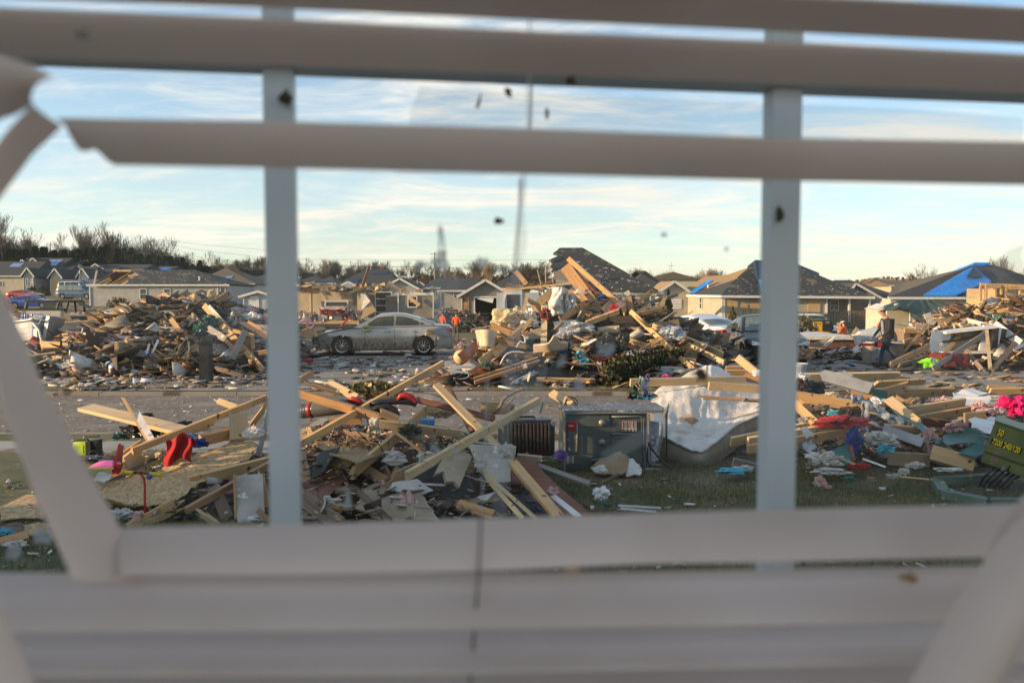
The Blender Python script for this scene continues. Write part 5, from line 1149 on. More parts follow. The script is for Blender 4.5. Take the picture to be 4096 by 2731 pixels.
for c,x,y,Y,pose,yaw,h,lb,hat,zo,lg in(
 (2,1848,905,52,'stand',175,1.6,'orange-shirted worker seen from behind, right of the sedan boot','cap',0,'olive_cloth'),(2,1725,905,54,'stand',150,1.6,'orange-shirted worker half hidden behind the sedan boot','cap',0,'work_trousers'),
 (2,2025,760,62,'crouch',60,1.7,'person in dark clothes crouching with a tool before the open garage','hair',0,'work_trousers'),
 (3,1860,760,44,'stand',185,1.7,'orange-shirted worker in a red cap behind the right side of the central pile','cap',-.75,'work_trousers'),(3,1795,760,43,'bend',100,1.7,'orange-shirted worker bending low left of the red-capped one','hair',-.7,'work_trousers'),
 (3,1930,760,50,'stand',170,1.7,'person in pale clothes at the corner of the boarded house','cap',-.5,'grey_cloth'),
 (4,517,900,40,'bend',200,1.7,'dark-haired worker in red-orange bending behind the white wrecked car','hair',-.75,'work_trousers'),
 (5,378,960,42,'carry',60,1.65,'orange-shirted worker holding a plank upright by the generator','hair',-.55,'olive_cloth'),(5,432,960,41,'carry',220,1.55,'orange-shirted worker in a white cap seen from behind next to the plank','cap',-.6,'jeans'),
 (5,757,960,36,'bend',120,1.65,'orange-shirted worker in a cap partly hidden by the walking man','cap',-.3,'work_trousers'),
 (5,1025,960,34,'crouch',80,1.7,'stooping person in a pale blue shirt in front of the cream shed','hair',.05,'jeans'),(5,1068,960,34.6,'crouch',60,1.6,'stooping person in a pink-red shirt behind the pale blue one','hair',.02,'jeans')):
 p=at(c,x,y,Y);p.z=terrain(p.x,Y)+zo*.8
 sh='orange_shirt'
 if 'dark clothes' in lb:sh='olive_cloth'
 if 'pale clothes' in lb:sh='white_plastic'
 if 'pale blue shirt' in lb:sh='siding_blue'
 if 'pink-red' in lb:sh='insulation'
 person(lb,p,R(yaw),pose,sh,lg,hat,'red_cloth' if 'red cap' in lb else 'white_plastic' if 'white cap' in lb else 'hair' if 'boot' in lb else 'cap_tan',h,group=PG if sh=='orange_shirt' else None,sleeves=False)
# ================================================================ DEBRIS
def plank_mesh(L,wd,th,m_,ends=(0,0),seed=0,bow=0.0):
 """length on X, width on Z, thickness on Y; ends: 0 sawn, 1 splintered, 2 cut to a point"""
 r=random.Random(seed);xs_=[-L/2,-L/6,L/6,L/2];nz=4;vs,fs=[],[]
 for i,x in enumerate(xs_):
  for j in range(nz+1):
   z=-wd/2+wd*j/nz;xx=x
   e=ends[0]if i==0 else ends[1]if i==3 else 0
   if e==1:xx+=(-1 if i==3 else 1)*r.uniform(0,min(.35*L,wd*1.6,.13+wd*.2))*(1 if j%2 else .5)
   if e==2:xx+=(-1 if i==3 else 1)*wd*.9*(j/nz)
   b=bow*(1-(2*x/L)**2)
   for y in(-th/2,th/2):vs.append((xx+(r.uniform(-.02,.02)if e==1 else 0),y,z+b))
 q=lambda i,j,k:(i*(nz+1)+j)*2+k
 for i in range(3):
  for j in range(nz):fs+=[(q(i,j,0),q(i+1,j,0),q(i+1,j+1,0),q(i,j+1,0)),(q(i,j,1),q(i,j+1,1),q(i+1,j+1,1),q(i+1,j,1))]
  fs+=[(q(i,0,0),q(i,0,1),q(i+1,0,1),q(i+1,0,0)),(q(i,nz,0),q(i+1,nz,0),q(i+1,nz,1),q(i,nz,1))]
 for i in(0,3):
  for j in range(nz):
   f=(q(i,j,0),q(i,j+1,0),q(i,j+1,1),q(i,j,1));fs.append(f if i==0 else f[::-1])
 mb=MB();mb.add(vs,fs);return mb.mesh('board',m_)
def frame_mw(p1,p2,roll=0):
 x=(p2-p1).normalized();c=(p1+p2)/2;view=(c-Vector((0,0,H))).normalized()
 y=(view-x*view.dot(x));y=y.normalized()if y.length>1e-3 else Vector((0,1,0));z=x.cross(y)
 if z.z<0:y,z=y,z
 m=Matrix((x,y,z)).transposed().to_4x4();m.translation=c
 return m@Matrix.Rotation(R(roll),4,'X')
NB=[0]
def plank(c,x1,y1,x2,y2,w_,m_='pine',label=None,lift=.12,Y=None,Y2=None,th=.038,roll=0,ends=(0,0),group=None,name='board',cat='board',ext=0):
 """ends at crop pixels; w_: real width in metres; depth from the rubble surface unless given"""
 NB[0]+=1
 if ends==(0,0)and w_>.05 and NB[0]%5 in(1,3):ends=(NB[0]%2,(NB[0]//5)%2)
 for k_ in('lath','beam','post','panel','rail','stick','rod','trim','stub','strip','block','prop','plank','pole','bar'):
  if name=='board' and label and(' '+k_)in label:name=cat=k_
 a=at(c,x1,y1,Y)if Y else hit(*uv(c,x1,y1),lift,23);b=at(c,x2,y2,Y2 or Y)if(Y2 or Y)else hit(*uv(c,x2,y2),lift,23)
 if ext:b=b+(b-a)*ext
 L=(b-a).length;me=plank_mesh(L,w_,th,m_,ends,NB[0]);me.name=name
 return tag(link(name,me,None,mw=frame_mw(a,b,roll)),label=label,cat=cat,group=group)
def jagpoly(P,n=3,amp=.02,seed=0):
 r=random.Random(seed);out=[]
 for i,p in enumerate(P):
  q_=P[(i+1)%len(P)];d=(q_-p)
  for k in range(n):out.append(p+d*(k/n)+(Vector((r.uniform(-amp,amp),r.uniform(-amp,amp)*.3,r.uniform(-amp,amp)))if k else Vector()))
 return out
def sheet(c,pts,m_,label,lift=.06,Ys=None,th=.014,amp=.02,name='sheet',cat='board',group=None,n=3,planar=True):
 P=[(at(c,x,y,Ys[i])if Ys else hit(*uv(c,x,y),lift,23))for i,(x,y)in enumerate(pts)]
 ce=sum(P,Vector())/len(P)
 if planar and len(P)>3:  # flatten onto the best plane by sliding each corner along its own sight line
  A=np.array([tuple(p-ce)for p in P]);nn=Vector(np.linalg.svd(A)[2][2]);O=Vector((0,0,H))
  Q=[]
  for p in P:
   d=(p-O).normalized();dn=d.dot(nn)
   t=(ce-O).dot(nn)/dn if abs(dn)>.08 else(p-O).length
   lo_,hi_=(p-O).length*.85,(p-O).length*1.15
   Q.append(O+d*max(lo_,min(hi_,t)))
  P=Q
 P=jagpoly(P,n,amp,len(label or ''))
 a,b=P[1]-P[0],P[len(P)//2]-P[0];nv=a.cross(b);
 if nv.length<1e-6:nv=Vector((0,-1,0))
 nv.normalize()
 if nv.dot(ce-Vector((0,0,H)))<0:nv=-nv
 ce2=P[0]-P[0]+ce
 bm=bmesh.new();vt=[bm.verts.new(p-ce2)for p in P];vb_=[bm.verts.new(p-ce2+nv*th)for p in P];k=len(P)
 for i in range(k):bm.faces.new((vt[i],vt[(i+1)%k],vb_[(i+1)%k],vb_[i]))
 f1=bm.faces.new(vt);f2=bm.faces.new(vb_[::-1]);bmesh.ops.triangulate(bm,faces=[f1,f2]);bmesh.ops.recalc_face_normals(bm,faces=bm.faces)
 me=bpy.data.meshes.new(name);bm.to_mesh(me);bm.free();me.materials.append(M(m_))
 return tag(link(name,me,None,ce2),label=label,cat=cat,group=group)
def crumple(c,x,y,w_px,h_px,m_,label,name='cloth',cat='cloth',lift=.1,Y=None,seed=1,depth=.5,rough=.8,group=None,rot=0,freq=1.7,fold=.12):
 """a rumpled heap: creased ball squashed to the size seen"""
 p=at(c,x,y,Y)if Y else hit(*uv(c,x,y),lift,23);s=p.y/F/CR[c][2];rx,rz=w_px/2*s,h_px/2*s;ry=max(rx,rz)*depth
 bm=bmesh.new();bmesh.ops.create_icosphere(bm,subdivisions=4,radius=1)
 for v in bm.verts:
  q_=v.co*freq+Vector((seed*7.1,seed*3.3,seed));r1=noise.noise(q_);r2=abs(noise.noise(q_*2.6+Vector((5,1,2))));r3=abs(noise.noise(q_*6.5))
  k=1.12+rough*r1-fold*4.2*r2-fold*r3*2.6+fold
  v.co=Vector((v.co.x*rx*k,v.co.y*ry*k,max(v.co.z,-.75)*rz*k))
 me=bpy.data.meshes.new(name);bm.to_mesh(me);bm.free();me.materials.append(M(m_));o=tag(link(name,me,None,p),label=label,cat=cat,group=group);o.rotation_euler=(0,R(rot),0)
 if m_ not in('paper','drywall_white','cardboard','foil','rusty_leaf','dark_wood','insulation','yellow_insulation'):smooth_angle(o,50)
 return o
def ribbon(c,pts,w_,m_,label,name='strip',cat='strip',lift=.1,Y=None,wave=.02,th=.003):
 P=[at(c,x,y,Y)if Y else hit(*uv(c,x,y),lift,23)for x,y in pts];n=len(P)-1;N_=n*6;r=random.Random(len(label))
 def f(a,b):
  t=a*n;i=min(n-1,int(t));p=P[i].lerp(P[i+1],t-i);d=(P[i+1]-P[i]).normalized();s=d.cross(Vector((0,-1,.25))).normalized()
  return p+s*(b-.5)*w_*(1+.3*noise.noise(Vector((t*1.7,0,len(label)))))+Vector((0,wave*2,wave))*noise.noise(Vector((t*2.5,b*2,1)))
 return build(MB().grid(f,N_,4,thick=th),name,m_,origin=P[0],smooth=True,label=label,cat=cat)
def wire(c,pts,r,m_,label,lift=.15,Y=None,name='cable',cat='cable'):
 P=[at(c,x,y,Y)if Y else hit(*uv(c,x,y),lift,23)for x,y in pts]
 Q=[]
 for i in range(len(P)-1):  # Catmull-Rom
  p0,p1,p2,p3=P[max(0,i-1)],P[i],P[i+1],P[min(len(P)-1,i+2)]
  for k in range(5):
   t=k/5;Q.append(.5*((2*p1)+(p2-p0)*t+(2*p0-5*p1+4*p2-p3)*t*t+(3*p1-p0-3*p2+p3)*t**3))
 Q.append(P[-1]);return build(MB().tube(Q,r,6),name,m_,origin=P[0],smooth=True,label=label,cat=cat)
# ---- rubble bodies: mound core plus thousands of fragments, one countless mass per pile
FR=['old_wood','drywall_white','grey_wood','dark_wood','pine','paper','tar_felt','pine_orange','cardboard','insulation','metal_grey','teal','dark_red','bright_blue']
FP=np.array([.22,.07,.09,.27,.09,.045,.09,.045,.04,.025,.015,.008,.007,.005]);FP/=FP.sum()
def pile_stuff(m,n,smin,smax,label,seed,name='rubble',steep=1.0,white=1.0):
 g=np.random.RandomState(seed);mb=MB();NX,NY=60,28
 x0,x1,y0,y1=m.x0-.3,m.x1+.3,m.Yc-m.hf-.2,m.Yc+m.hb
 mb.grid(lambda a,b:(x0+(x1-x0)*a,y0+(y1-y0)*b,terrain(x0+(x1-x0)*a,y0+(y1-y0)*b)+m.h(x0+(x1-x0)*a,y0+(y1-y0)*b)-.06),NX,NY)
 core=build(mb,name+'_core','dark_wood',kind='stuff',label=label+', the dark packed base of it',cat='rubble')
 xs_=g.uniform(m.x0,m.x1,n);ys_=g.uniform(y0,m.Yc+m.hb*.5,n)
 hs=np.array([m.h(a,b)for a,b in zip(xs_,ys_)]);kp=(hs>.02)|(g.uniform(0,1,n)<(.25 if m.Yc>15 else .02));xs_,ys_,hs=xs_[kp],ys_[kp],hs[kp];n=len(xs_)
 zs=np.array([terrain(a,b)for a,b in zip(xs_,ys_)])+hs;L=smin*(smax/smin)**(g.uniform(0,1,n)**1.7)
 sz=np.stack([L*g.uniform(.6,2.2,n),L*g.uniform(.25,.8,n),np.clip(L*.12,.008,.04)],1)
 longb=g.uniform(0,1,n)<.2;sz[longb,0]*=2.3;sz[longb,1]*=.35;sz[:,0]=np.minimum(sz[:,0],(.45 if m.Yc<15 else 1.3)*g.uniform(.7,1.1,n))
 ang=eul(g.normal(0,.6,n),np.clip(g.normal(0,.3,n),-.5,.5),g.uniform(0,6.28,n))
 cts=np.stack([xs_,ys_,zs+g.uniform(-.02,.09,n)*(1+L)],1);mi=g.choice(len(FR),n,p=FP)
 scatter(name,cts,sz,ang,FR,mi,label=label,cat='rubble',kind='stuff')
pile_stuff(m_c,6500,.08,.7,'fine splinters and plaster crumbs filling the central debris pile',1)
pile_stuff(m_l,8500,.08,.75,'fine rubble filling the left debris pile',2)
pile_stuff(m_r,4200,.08,.7,'fine rubble filling the right debris pile',3)
pile_stuff(m_r0,1500,.07,.45,'low spread of rubble between the dark car and the walking man',4)
pile_stuff(m_fc,3600,.02,.11,'fine rubble under the crossed boards nearest the window',5)
pile_stuff(m_fl,2600,.02,.10,'fine rubble under the near left boards',6)
pile_stuff(m_fr,7000,.025,.17,'fine rubble filling the near right debris pile',7)
pile_stuff(m_l2,2600,.12,.5,'rubble farther back between the left pile and the long grey house',8)
pile_stuff(m_m,1300,.12,.7,'rubble in front of the open garage',9)
def strew(n,x0,x1,y0,y1,smin,smax,label,seed,mats=None,pw=None,flat=.18,ztop=.012,name='litter'):
 g=np.random.RandomState(seed);xs_=g.uniform(x0,x1,n);ys_=y0+(y1-y0)*g.uniform(0,1,n)
 keep=np.array([noise.noise(Vector((a*.55,b*.9,seed)))>g.uniform(-.5,.25)for a,b in zip(xs_,ys_)]);xs_,ys_=xs_[keep],ys_[keep];n=len(xs_)
 zs=np.array([height(a,b)for a,b in zip(xs_,ys_)]);inr=(ys_>ROAD0)&(ys_<ROAD1);zs=np.where(inr,-.075,zs+ztop)
 L=smin*(smax/smin)**(g.uniform(0,1,n)**2.2);sz=np.stack([L*g.uniform(.6,2,n),L*g.uniform(.3,.9,n),np.clip(L*.2,.004,.03)],1)
 ang=eul(g.normal(0,flat,n),g.normal(0,flat,n),g.uniform(0,6.28,n));mats=mats or FR;mi=g.choice(len(mats),n,p=pw if pw is not None else FP)
 scatter(name,np.stack([xs_,ys_,zs+sz[:,2]*.4],1),sz,ang,mats,mi,label=label,cat='litter',kind='stuff')
LW,LWP=['drywall_white','paper','old_wood','dark_wood','grey_wood'],[.42,.2,.16,.14,.08]
strew(2600,-13,13,11.9,17.3,.012,.09,'pale crumbs and splinters strewn over the road',21,LW,LWP,.1)
strew(2400,-9,0,17.5,27.6,.03,.3,'mud clods and splinters strewn over the sedan driveway',22,['dark_wood','old_wood','drywall_white','grey_wood'],[.4,.3,.18,.12],.15,.03)
strew(2600,4,22,17.5,30,.03,.4,'splinters strewn over the right driveway and yard',23,None,None,.2,.03)
strew(5500,-26,-7,17.5,24,.03,.4,'scraps strewn along the foot of the left pile and its verge',24)
strew(2600,-6,9,5.3,10.2,.01,.07,'white plaster crumbs scattered in the near lawn',25,LW,LWP,.3)
strew(5000,-20,22,30,50,.06,.8,'wide spread of broken scraps over the yards beyond the cars',26)
strew(4200,-45,-6,48,92,.2,1.4,'scraps strewn over the far yards before the long grey house',27)
strew(1500,8,40,34,62,.1,.9,'scraps strewn before the boarded house',28)
# ---- loose filler boards, each its own object (alike within a pile)
BV=[plank_mesh(1.0,.1,.038,'pine',e_,100+i)for i,e_ in enumerate(((0,0),(1,0),(1,1),(0,1),(2,0)))]
BVW={}
def bvar(m_,i):
 if(m_,i)not in BVW:me=BV[i].copy();me.materials.clear();me.materials.append(M(m_));BVW[(m_,i)]=me
 return BVW[(m_,i)]
def filler(m,n,L0,L1,pal,label,group,seed,tilt=.4,dirs=None,u0=-1e9,u1=1e9,proud=.10,wr=(.7,1.6)):
 g=random.Random(seed)
 for i in range(n):
  for _ in range(20):
   x=g.uniform(m.x0+.2,m.x1-.2);y=g.uniform(m.Yc-m.hf,m.Yc+m.hb*.25)
   if m.h(x,y)>.05:break
  z=terrain(x,y)+m.h(x,y)+g.uniform(0,proud);m_=g.choice(pal);o=link('board',bvar(m_,g.randrange(5)))
  yaw=g.gauss(0,.8)if dirs is None else g.choice(dirs)+g.gauss(0,.15);L=g.uniform(L0,L1)
  gx=(m.h(x+.3,y)-m.h(x-.3,y))/.6
  o.rotation_euler=(R(90)*(g.random()<.5)+g.uniform(-.5,.5),-max(-.45,min(.45,math.atan(gx)))*math.cos(yaw)+g.gauss(0,tilt*.6),yaw);o.location=(x,y,z);o.scale=(L,1,g.uniform(*wr))
  tag(o,label=label,cat='board',group=group)
PAL=['pine','pine','pine_pale','pine_orange','old_wood','old_wood','grey_wood','reddish_wood']
filler(m_c,28,.7,2.8,PAL,'broken board lying loose in the heap of the central debris pile','loose boards of the central pile',31)
filler(m_l,16,.7,1.7,['old_wood','old_wood','grey_wood','grey_wood','pine','pine_orange'],'weathered board lying loose in the heap of the left debris pile','loose boards of the left pile',32,.14)
filler(m_r,16,.7,2.8,PAL,'broken board lying loose in the heap of the right debris pile','loose boards of the right pile',33)
filler(m_fc,7,.2,.7,['pine','pine_orange','old_wood','dark_wood','reddish_wood','pine_pale','drywall'],'short board lying loose in the near heap below the crossed boards','loose boards of the near middle heap',34,.35,proud=.03,wr=(.5,1.2))
filler(m_fl,4,.2,.7,['pine','pine_orange','old_wood','dark_wood','pine_pale'],'short board lying loose in the near left heap','loose boards of the near left heap',35,.3,proud=.03,wr=(.5,1.2))
filler(m_fr,18,.3,1.1,['pine','pine_pale','old_wood','grey_wood','dark_wood','tan_panel','drywall'],'board lying loose in the near right heap','loose boards of the near right heap',36,.25,proud=.03,wr=(.5,1.3))
filler(m_l2,10,1,3.6,['pine_orange','pine','old_wood','reddish_wood'],'board lying loose behind the left pile','loose boards behind the left pile',37,.2)


def panels(m,n,s0,s1,pal,label,group,seed):
 g=random.Random(seed)
 for i in range(n):
  for _ in range(30):
   x=g.uniform(m.x0+.3,m.x1-.3);y=g.uniform(m.Yc-m.hf,m.Yc)
   if m.h(x,y)>.1:break
  k=g.randint(4,6);P=[];sz=g.uniform(s0,s1)
  for j in range(k):a=6.283*(j+g.uniform(-.25,.25))/k;P.append(Vector((math.cos(a)*sz*g.uniform(.6,1.1),math.sin(a)*sz*g.uniform(.35,.7),0)))
  P=jagpoly(P,3,sz*.05,i);mb=MB();mb.prism(P,(0,0,.015));o=build(mb,'panel',g.choice(pal),loc=(x,y,terrain(x,y)+m.h(x,y)+.06),label=label,cat='panel',group=group)
  o.rotation_euler=(g.uniform(.2,1.1),g.gauss(0,.35),g.gauss(0,.5))
PP=['tan_panel','osb_dark','drywall','drywall_white','dark_wood','reddish_wood','tar_felt','cardboard','old_wood','osb','siding_grey']
panels(m_c,20,.35,.8,PP,'broken wall panel jutting from the central debris pile','broken panels of the central pile',51)
panels(m_l,24,.35,.9,PP,'broken wall panel jutting from the left debris pile','broken panels of the left pile',52)
panels(m_r,12,.35,.8,PP,'broken wall panel jutting from the right debris pile','broken panels of the right pile',53)
panels(m_fc,12,.12,.3,PP,'torn panel scrap lying in the near middle heap','panel scraps of the near middle heap',54)
panels(m_fr,16,.15,.35,PP,'torn panel scrap lying in the near right heap','panel scraps of the near right heap',55)
panels(m_fl,5,.12,.25,PP,'torn panel scrap lying in the near left heap','panel scraps of the near left heap',56)

# ================================================================ NEAR MIDDLE HEAP (crop 7)
C=7
sheet(C,[(290,645),(560,545),(800,525),(1060,520),(960,690),(850,720),(650,785),(440,715)],'osb_dark','dark wet OSB sheet under the crossed boards',lift=.10)
sheet(C,[(190,690),(640,790),(560,900),(320,930),(340,1110),(185,1010)],'reddish_wood','dark brown cabinet panel against the left window bar',lift=.08)
sheet(C,[(20,700),(235,690),(340,1110),(60,1180)],'pine_orange','orange-brown panel standing behind the left window bar',Ys=[8.0,8.1,7.3,7.3])
sheet(C,[(625,1140),(740,960),(900,950),(1060,1000),(1200,1110),(1290,1240),(860,1240)],'tan_panel','pale torn plasterboard low in the near middle heap',lift=.12,amp=.03)
sheet(C,[(985,985),(1080,850),(1240,740),(1480,800),(1610,1060),(1380,1115),(1150,1070)],'tar_felt','dark roofing sheet with white specks below the long beam',Ys=[7.45,7.6,7.9,7.8,7.4,7.3,7.35],amp=.015)
sheet(C,[(1130,1080),(1400,1120),(1830,1070),(1790,1030),(1600,1060),(1380,1100)],'osb_dark','torn OSB edge under the dark roofing sheet',Ys=[7.25,7.2,7.25,7.3,7.35,7.3])
sheet(C,[(1520,640),(1770,650),(1885,650),(1850,830),(1840,930),(1700,960),(1600,830)],'drywall','grey plasterboard with chalky edges beside the ribbed case',Ys=[8.0,8.0,8.0,7.7,7.6,7.6,7.8],amp=.02)
sheet(C,[(1840,760),(1980,700),(2110,860),(2520,1230),(2560,1330),(1980,1330),(1830,930)],'reddish_wood','large red-brown panel leaning down in front of the stove',Ys=[8.3,8.4,8.0,7.2,7.0,6.9,7.8],amp=.008)
sheet(C,[(1840,1030),(1950,970),(2140,1160),(2160,1230),(1850,1230)],'black_bag','black speckled board lying on the red-brown panel',Ys=[7.4,7.5,7.1,6.95,6.95])
sheet(C,[(950,225),(1130,215),(1310,285),(1300,300),(1050,260)],'grey_wood','grey plywood strip behind the vacuum cleaners',Y if False else .12)
sheet(C,[(215,525),(350,430),(425,445),(350,500),(300,520)],'tan_panel','small scalloped board scrap beside the left window bar',lift=.25)
sheet(C,[(165,520),(400,480),(430,490),(300,560),(165,610)],'pine','sunlit board end beside the left window bar',lift=.22)
plank(C,165,655,1320,5,.075,'pine','longest board, rising across the heap to the far road from the left window bar',Y=8.2,Y2=9.8,roll=28)
plank(C,1030,888,2065,300,.085,'pine_pale','thick pale beam studded with nails, ending on the ribbed case',Y=7.15,Y2=8.8,roll=38,th=.045)
plank(C,590,880,1010,530,.115,'pine','wide board crossing under the long beam, its broken end low left',Y=7.5,Y2=8.5,roll=45,ends=(1,0))
plank(C,1000,560,1235,325,.11,'pine','short wide board behind the crossing boards',Y=8.7,Y2=9.4,roll=35)
plank(C,1262,172,1760,680,.085,'pine_pale','steep pale board with a sunlit top end, leaning left to right',Y=9.1,Y2=8.4,roll=-35)
plank(C,1860,780,2245,1235,.10,'pine','pale board running down over the red-brown panel',Y=7.8,Y2=6.75,roll=-38)
plank(C,820,478,1490,560,.085,'pine_pale','short pale beam lying level across the heap',Y=8.35,Y2=8.25,roll=32,ends=(0,1))
plank(C,100,210,880,452,.10,'pine_orange','orange beam sloping down behind the left window bar',Y=9.0,Y2=8.7,roll=30,th=.045)
plank(C,1615,348,1880,362,.135,'pine','short sunlit block standing on the dark beam',Y=9.2,roll=12,th=.06)
plank(C,885,1085,1010,790,.14,'pine_orange','split board hanging point down in the middle of the heap',Y=7.3,Y2=7.9,roll=12,ends=(1,2))
plank(C,1335,950,1450,690,.26,'tan_panel','pale thick plank with a crumbled lower end under the long beam',Y=7.25,Y2=7.8,roll=10,th=.04,ends=(1,0))
plank(C,130,1000,500,1270,.15,'old_wood','frosted grey board at the foot of the left window bar',Y=7.2,Y2=6.8,roll=-20)
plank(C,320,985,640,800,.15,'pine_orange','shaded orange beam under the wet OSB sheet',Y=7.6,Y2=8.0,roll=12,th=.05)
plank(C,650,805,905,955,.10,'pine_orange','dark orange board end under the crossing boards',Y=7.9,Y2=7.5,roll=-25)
plank(C,405,150,640,275,.09,'pine_pale','pale sunlit board pointing up left over the road',Y=9.7,Y2=9.4,roll=-28,ends=(2,0))
plank(C,295,168,540,250,.06,'old_wood','brown board beside the pale sunlit one',Y=9.6,Y2=9.5,roll=-30)
plank(C,165,160,285,88,.075,'pine_orange','orange board end poking up by the left window bar',Y=9.9,Y2=10.2,roll=10,ext=.02)
plank(C,930,535,1215,750,.028,'pine_orange','thin brown stick under the level beam',Y=7.9,Y2=7.6)
plank(C,1110,290,1720,440,.065,'reddish_wood','dark red-brown rail running right behind the steep board',Y=9.2,Y2=8.9,roll=-20)
plank(C,1365,205,1545,545,.055,'dark_wood','dark board leaning right behind the steep pale board',Y=9.2,Y2=8.6,roll=10)
plank(C,815,385,965,445,.075,'pine_orange','short brown block under the longest board',Y=8.5,roll=-30,th=.06)
plank(C,430,460,680,450,.085,'pine_orange','short shaded board behind the longest board',Y=8.8,roll=20)
plank(C,1080,620,1130,480,.14,'old_wood','dim board stub standing under the level beam',Y=8.1,Y2=8.5)
plank(C,640,1000,900,1240,.06,'old_wood','thin grey-brown lath among the torn plasterboard',lift=.12)
plank(C,1700,950,1950,1230,.045,'pine_pale','thin pale stick beside the black speckled board',Y=7.5,Y2=6.8)
plank(C,1640,860,2060,1235,.035,'pine_pale','second thin stick crossing the red-brown panel',Y=7.5,Y2=6.75)
plank(C,1440,1110,1720,1200,.09,'pine_orange','brown board end at the very foot of the heap',Y=7.15,Y2=6.9,roll=-15)
plank(C,1900,735,2105,755,.055,'tan_panel','short pale board on the grass before the ribbed case',Y=8.1,roll=30)
plank(C,2170,240,2330,330,.10,'pine_pale','pale board end beside the coiled wire behind the stove',Y=10.2,Y2=9.8,roll=-30,th=.05)
plank(C,2130,350,2330,430,.04,'grey_wood','thin grey lath behind the stove',Y=9.6)
plank(C,2080,395,2105,300,.022,'grey_wood','thin upright lath behind the ribbed case',Y=9.4)
plank(C,1700,395,1830,380,.05,'pine_orange','small orange offcut under the sunlit block',Y=9.05)
plank(8,225,1215,460,1400,.05,'white_plastic','white plastic trim strip lying on the red-brown panel',Y=7.3,Y2=6.7,roll=-20,th=.02)
plank(8,110,970,540,1120,.06,'grey_wood','long grey lath on the grass before the stove',Y=8.2,Y2=7.8,roll=-45)
plank(8,780,1298,1135,1318,.02,'white_plastic','thin white rod lying on the lawn',Y=7.15,th=.02);plank(8,800,1322,1095,1350,.02,'white_plastic','second thin white rod lying on the lawn',Y=7.05,th=.02)
wire(8,[(550,1215),(620,1170),(650,1110),(700,1085),(780,1040)],.022,'old_wood','curved peeled branch lying on the lawn before the stove',Y=7.8,name='branch',cat='branch')
wire(C,[(1700,400),(1760,350),(1800,280),(1880,230),(1955,200)],.02,'old_wood','peeled branch sticking up over the sunlit block',Y=9.0,name='branch',cat='branch')
wire(C,[(1790,350),(1840,310),(1880,265)],.012,'old_wood','side twig beside the peeled upright branch',Y=9.0,name='branch',cat='branch')
wire(C,[(1430,860),(1550,905),(1640,930),(1710,950),(1700,900),(1640,850),(1570,760),(1520,660),(1400,600)],.007,'yellow_insulation','yellowish cable looping down over the near middle heap',Y=7.6)
wire(C,[(940,862),(1050,810),(1160,775),(1210,785),(1240,815)],.007,'tan_panel','pale cable arching over the long beam',Y=7.05)
wire(C,[(705,395),(720,440),(745,520),(750,580),(820,640),(850,700)],.006,'black_plastic','black cable hanging below the vacuum cleaners',Y=8.0)
wire(C,[(1110,1075),(1120,1150),(1140,1230)],.005,'white_plastic','short white cable by the pink insulation',Y=7.1)
wire(C,[(1555,622),(1650,632),(1765,645)],.006,'white_plastic','thin white rod bridging to the grey plasterboard',Y=7.9)
wire(C,[(2270,330),(2290,280),(2340,275),(2370,310),(2340,350),(2290,340),(2285,300),(2330,290),(2360,330)],.008,'black_plastic','coil of black wire behind the stove',Y=9.7)
wire(8,[(1025,770),(1080,850),(1150,930),(1230,1000)],.012,'black_plastic','thick black cord drooping from the stove',Y=8.75)
crumple(C,790,500,110,110,'paper','ball of torn plaster paper at the left end of the level beam','paper_scrap','paper',Y=8.5,seed=3)
crumple(C,940,755,140,80,'paper','torn white plaster scrap in the middle of the near heap','plaster_scrap','plaster',Y=7.8,seed=4)
crumple(C,930,710,110,35,'paper','flat white scrap just above the larger plaster scrap','plaster_scrap','plaster',Y=7.9,seed=6)
crumple(C,1190,740,140,70,'paper','white plaster scrap beside the long beam','plaster_scrap','plaster',Y=7.75,seed=5)
crumple(C,1625,800,90,110,'paper','torn white paper beside the yellowish cable','paper_scrap','paper',Y=7.5,seed=7)
crumple(C,1820,690,110,110,'paper','chalky white corner broken off the grey plasterboard','plaster_scrap','plaster',Y=7.85,seed=8)
crumple(C,1045,1130,110,190,'insulation','pink insulation wad low in the near middle heap','insulation','insulation',Y=7.15,seed=9)
crumple(8,235,1185,90,75,'insulation','pink plastic wisp at the top of the white trim strip','plastic_scrap','plastic',Y=7.3,seed=12)
crumple(C,400,1110,240,90,'paper','pale crumpled scrap beside the frosted board','plaster_scrap','plaster',Y=7.1,seed=15,fold=.2)
crumple(C,780,230,250,110,'dry_needles','dry yellow conifer tuft behind the vacuum cleaners','conifer_branch','branch',Y=9.6,seed=16,fold=.3)
p=at(C,770,235,9.55);foliage('needles',ball_pts(1500,.33,.2,.16,4)+np.array([0,0,-.04]),.06,['dry_needles','yellow_insulation'],(np.random.RandomState(2).uniform(0,1,1500)<.25).astype(int),[o for o in COL.objects if o.name.startswith('conifer_branch')][0])
p=at(C,1060,560,8.1);foliage('green_sprig',ball_pts(350,.13,.1,.12,6)+np.array(p),.03,'evergreen',label='small green conifer sprig under the level beam',cat='branch')
e=empty('plastic_bin',at(C,1197,462,8.6),label='bright blue plastic crate scrap above the level beam',cat='crate')
s=8.6/F/1.96;build(MB().box((0,0,0),(105*s,.1,45*s),Matrix.Rotation(.06,3,'Y')),'side','bright_blue',e)
for i in range(4):build(MB().box(((-36+i*24)*s,-.056,0),(8*s,.01,36*s)),'rib','bright_blue',e)
crumple(C,1310,400,160,70,'pine_pale','sunlit splintered wood and wrapping beside the dark beam','splinter_heap','wood',Y=9.3,seed=22,fold=.35)
